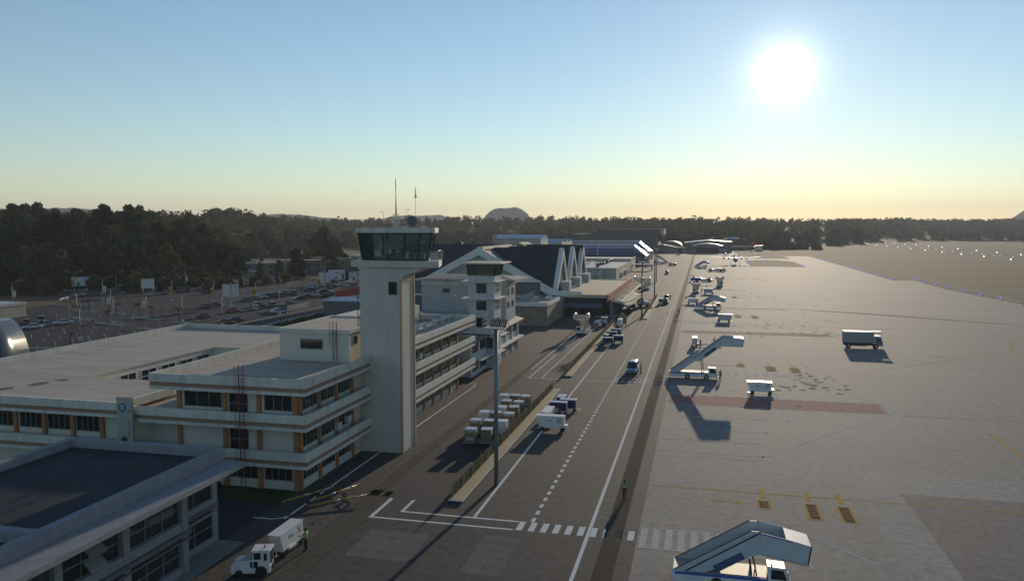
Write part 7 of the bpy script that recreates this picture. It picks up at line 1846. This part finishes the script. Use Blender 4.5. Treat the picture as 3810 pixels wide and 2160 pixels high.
# the wood behind the car park: skyline giants first
for dx, r, s, lb in ((262, 430, 1.04, 'tallest tree of the left wood with a broad dark crown against the sky'), (135, 420, .95, 'second tallest dark-crowned tree of the left wood, left of the tallest'), (190, 455, .88, 'tall dark tree between the two tallest of the left wood'), (48, 440, .88, 'round-crowned tree standing free at the far left against the sky'), (345, 450, .92, 'dark tall tree right of the tallest tree of the left wood'), (400, 460, .85, 'broad dark tree at the right shoulder of the left wood'), (510, 470, .85, 'dense dark tree at the right end of the left wood')):
    x, y = pol(dx, r); tree('g0', x, y, s, lb, 'tall trees of the left wood', rng_=rt); NT += 1
wood = ['broadleaf tree with a dark crown in the dense wood behind the car park', 'smaller olive-green tree in the dense wood behind the car park', 'brownish-leaved tree in the dense wood behind the car park']
placed = []
tries = 0
while len(placed) < 135 and tries < 6000:
    tries += 1
    dx = rt.uniform(-60, 575); r = 352 + (rt.random() ** 1.25) * 260
    if dx > 470 and r < 365 + (dx - 470) * .55: continue
    x, y = pol(dx, r)
    if any((x - a) ** 2 + (y - b) ** 2 < 42 for a, b in placed): continue
    if math.hypot(x + 237, y - 263) < 9 or (dx < 150 and r < 380 and dx > 60 and False): continue
    placed.append((x, y)); k = rt.choice(['b0', 'b0', 'b1', 'b1', 'b2', 'b3'])
    i = {'b0': 0, 'b1': 0, 'b2': 1, 'b3': 2}[k]
    tree(k, x, y, rt.uniform(.75, 1.08) * (.8 if r < 375 else 1), wood[i], ['dark trees of the left wood', 'olive trees of the left wood', 'brownish trees of the left wood'][i], rng_=rt)
# bushes at the foot of the wood
for k in range(34):
    dx = -40 + k * 17.5 + rt.uniform(-6, 6); r = 343 + rt.uniform(0, 12) + (max(0, dx - 430) * .38)
    x, y = pol(dx, r)
    if -250 < x < -222 and 255 < y < 266.5: r += 8; x, y = pol(dx, r)
    tree('s0' if k % 2 else 's1', x, y, rt.uniform(.9, 1.6), 'leafy bush in the row at the foot of the wood behind the car park', 'bushes at the foot of the left wood', rng_=rt)
# trees among the houses
for dx, r, s, k, lb in ((812, 520, 1.15, 'b0', 'tall dark tree in the centre of the clump behind the houses'), (790, 505, .95, 'b1', 'dark tree left of the tall one behind the houses'), (838, 508, .95, 'b1', 'dark tree right of the tall one behind the houses'), (770, 470, .75, 'b2', 'olive tree at the left foot of the clump behind the houses'), (828, 450, .85, 'b2', 'leafy olive tree before the tall clump, beside the cream house'), (700, 440, .6, 'b3', 'small round tree behind the low brown-roofed house'), (742, 400, .72, 'b0', 'dark spreading tree before the dark two-storey block'), (600, 420, .62, 'b1', 'dark bushy tree beside the flat-roofed houses below the wood'), (652, 395, .5, 'b2', 'small tree standing before the broad pale-roofed building'), (865, 480, .7, 'b3', 'ragged tree just left of the control tower gallery'), (890, 430, .55, 'b2', 'small tree beside the tower ladder'), (585, 445, .9, 'b1', 'dark tree at the right foot of the left wood'), (655, 575, .38, 'b3', 'small lone tree on the brown hillside'), (560, 405, .8, 'b0', 'dark tree over the long low house'), (620, 560, .7, 'b1', 'dark tree half way up the brown hillside'), (545, 540, .8, 'b2', 'olive tree at the edge of the brown hillside')):
    x, y = pol(dx, r); tree(k, x, y, s, lb, 'trees among the houses', rng_=rt)
for dx, r, s in ((575, 352, .8), (548, 350, .9), (632, 362, .8), (668, 372, .7), (520, 345, .9), (705, 372, .8), (715, 385, .8), (870, 390, .9), (840, 372, .7), (604, 356, .7)):
    x, y = pol(dx, r); tree('s0', x, y, s, 'small leafy bush on the verge between the car park and the houses', 'verge bushes by the houses', rng_=rt)
# thicket beyond the hangars
for k in range(30):
    f = k / 29; x = 36 + 100 * f + rt.uniform(-4, 4); y = 990 - 20 * f + rt.uniform(-8, 14) + (16 if k % 2 else 0)
    tree('s0' if k % 3 else 's1', x, y, (2.5 - 1.35 * f) * rt.uniform(.85, 1.15), 'dense bush in the long thicket right of the far hangars', 'thicket right of the hangars', rng_=rt)
# clumps on the slope beyond the runway
for cx, r, n, sp in ((2012, 1800, 5, 45), (2130, 1880, 5, 50), (2170, 1800, 3, 30), (2235, 1830, 6, 50), (2270, 1760, 2, 20), (2370, 1780, 6, 40), (2400, 1840, 3, 30), (2450, 1790, 2, 16), (2555, 1780, 5, 40), (2500, 1950, 4, 50), (2330, 1930, 3, 40)):
    for k in range(n):
        x, y = pol(cx, r); tree(rt.choice(['f0', 'f1']), x + rt.uniform(-sp, sp), y + rt.uniform(-sp, sp), rt.uniform(.55, 1.15), 'tree in the scattered clumps on the reddish slope beyond the runway', 'scattered trees beyond the runway', rng_=rt)
# front row of the far forest as individual trees
for k in range(70):
    dx = 640 + k * 22 + rt.uniform(-9, 9)
    if 1360 < dx < 1380: continue
    a_ = math.degrees(math.atan((dx - 1284) / 1984.0)) - 13.43
    r = np.interp(a_, AZ, TR0) + rt.uniform(10, 90)
    x, y = pol(dx, r); tree(rt.choice(['f0', 'f1', 'f0']), x, y, rt.uniform(.8, 1.25), 'tree at the front edge of the distant forest along the horizon', 'front trees of the distant forest', rng_=rt)
# the rest of the forest reads as one mass
rng = np.random.default_rng(77); Q = []
def forest(n, dx0, dx1, r0f, depth, per, leaf, hmin, hmax):
    for k in range(n):
        dx = rng.uniform(dx0, dx1); a_ = math.degrees(math.atan((dx - 1284) / 1984.0)) - 13.43
        r = (np.interp(a_, AZ, TR0) + r0f) + rng.random() * depth
        x, y = pol(dx, r); H = rng.uniform(hmin, hmax); w = H * rng.uniform(.32, .5); z = hz(x, y)
        cl = [((x + rng.normal() * w * .35, y + rng.normal() * w * .35, z + H * f), (w * g, w * g, H * .22)) for f, g in ((.25, .8), (.45, 1.), (.62, .95), (.82, .6))]
        Q.append(leaf_cloud(rng, cl, per, leaf))
forest(900, 560, 2620, 40, 620, 26, 1.35, 12, 20)
forest(260, 1350, 1960, 10, 260, 34, 1.15, 13, 22)
forest(420, 2080, 2660, 330, 600, 26, 1.5, 12, 22)
forest(160, -80, 600, 190, 260, 40, .9, 12, 18)
forest(500, -250, 2800, 700, 900, 20, 1.9, 12, 20)
fo = bpy.data.objects.new('forest', quads_mesh('forest', np.concatenate(Q), leafmat('foliage_forest', (.058, .058, .030), var=.5, scale=.05))); C.objects.link(fo); fo['kind'] = 'stuff'
# hedge bed by the public road
q = leaf_cloud(np.random.default_rng(5), [((-104.5 + .6 * math.sin(k), 178 + k * 1.6, .45), (1.6, 1.2, .5)) for k in range(34)], 60, .16)
hd = bpy.data.objects.new('hedge', quads_mesh('hedge', q, lf[1])); C.objects.link(hd); tag(hd, 'low clipped hedge beside the public pavement behind the office block', 'hedge')
q = leaf_cloud(np.random.default_rng(6), [((-52.5 + k * .9, 66.2, .25), (.7, .35, .35)) for k in range(9)], 70, .1)
hd = bpy.data.objects.new('low_shrubs', quads_mesh('low_shrubs', q, lf[0])); C.objects.link(hd); tag(hd, 'dark low shrubs along the foot of the office block', 'shrub')
# palms
def make_palm(seed, h, bend=.3):
    t = thing('palm', 'x', 'palm'); rs = random.Random(seed)
    pts = [(bend * (k / 6) ** 2, 0, h * k / 6) for k in range(7)]
    m = MB()
    for a, b, k in zip(pts[:-1], pts[1:], range(6)): m.cyl(a, b, .13 - .008 * k, .122 - .008 * k, 8)
    m.build('trunk', barkm, t)
    m = MB(); top = pts[-1]
    for k in range(15):
        a = 2 * PI * k / 15 + rs.uniform(-.2, .2); L = rs.uniform(1.0, 1.5); el = rs.uniform(-.1, 1.2)
        prev = None
        for j in range(6):
            f = j / 5; r_ = L * f * math.cos(el * (1 - f * .5)); z = top[2] + L * f * math.sin(el) - .9 * f * f * L * .7; wd = .16 * math.sin(PI * min(.95, .15 + f * .85)) + .02
            c = Vector((top[0] + r_ * math.cos(a), r_ * math.sin(a), z)); sd = Vector((-math.sin(a), math.cos(a), -.35)) * wd; s2 = Vector((math.sin(a), -math.cos(a), -.35)) * wd
            cur = (c + sd, c, c + s2)
            if prev:
                m.quad(prev[0], prev[1], cur[1], cur[0]); m.quad(prev[1], prev[2], cur[2], cur[1])
            prev = cur
    m.build('fronds', leafmat('palm_frond', (.070, .068, .028), var=.4, scale=2), t)
    return t
PL = [(-136.2, 133.5, 2.8, 'left of two small curved palms behind the office block roof'), (-130, 140.2, 2.8, 'right of two small curved palms behind the office block roof'), (-201.4, 218.2, 4.0, 'slim palm beside the curved guard rail'), (-182.7, 203, 4.2, 'tallest of the palms left of the white banner'), (-179.4, 201.4, 3.2, 'short palm beside the tallest left palm'), (-169, 185.8, 3.2, 'palm behind the nearest banner lamp post'), (-151.2, 176.3, 3.2, 'palm on the kerbed island beside the double-armed lamp'), (-164.5, 195.2, 3.2, 'palm right of the large white banner'), (-202, 242.3, 3.0, 'palm before the back fence'), (-153.3, 190.9, 3.7, 'palm left of the white banner lamp post'), (-147.6, 188.9, 3.2, 'palm right of the white banner lamp post'), (-134.3, 182.7, 3.6, 'palm beside the single-armed lamp near the roof corner'), (-202.5, 294, 4.0, 'palm on the far verge of the car park'), (-202.5, 288, 2.8, 'small palm on the far verge of the car park'), (-182.5, 309.4, 3.2, 'palm before the dark red hatchback at the back'), (-170, 315.6, 3.5, 'palm on the far grass, left of a pair'), (-166.7, 319.8, 2.6, 'palm on the far grass, right of a pair'), (-170, 199, 3.0, 'palm rising behind the large white banner')]
for k, (x, y, h, lb) in enumerate(PL):
    put('palm%d' % (k % 3), lambda: make_palm(k, 3.2, .25 + .2 * (k % 3)), lb, x, y, rt.uniform(0, 360) if k > 1 else 40, 'young palms in the car park', scale=h / 3.2)
# ================================================================ haze
hzm = bpy.data.materials.new('haze_air'); hzm.use_nodes = True
n, l = hzm.node_tree.nodes, hzm.node_tree.links
n.clear(); o_ = n.new('ShaderNodeOutputMaterial'); pv = n.new('ShaderNodeVolumePrincipled')
pv.inputs['Color'].default_value = (.80, .84, .90, 1); pv.inputs['Density'].default_value = 0.00011; pv.inputs['Anisotropy'].default_value = .15
l.new(pv.outputs[0], o_.inputs['Volume'])
hb_ = MB().box(-9000, 9000, -1500, 9000, -9, 260).build('haze', hzm); hb_['kind'] = 'stuff'
# ground paints are matt
for k in ('road_marking_white', 'faded_marking', 'apron_marking_yellow', 'apron_marking_red', 'marking_black', 'marking_worn', 'marking_orange', 'slab_patch', 'drain_brick', 'joint_tar', 'grating', 'oil_stain', 'runway_asphalt', 'dirt_track', 'bay_paint', 'public_road_asphalt', 'yard_asphalt', 'car_park_asphalt', 'roof_puddle_stain', 'bitumen_roof', 'granite'):
    p = MATS[k].node_tree.nodes['Principled BSDF']; p.inputs['Specular IOR Level'].default_value = 0.06; p.inputs['Roughness'].default_value = 0.95
# keep every label within sixteen words
for o in scn.objects:
    lb = o.get('label')
    if lb:
        w = lb.split()
        for drop in ('the', 'a', 'an', 'by'):
            while len(w) > 16 and drop in w[1:]: w.pop(len(w) - 1 - w[::-1].index(drop))
        o['label'] = ' '.join(w)
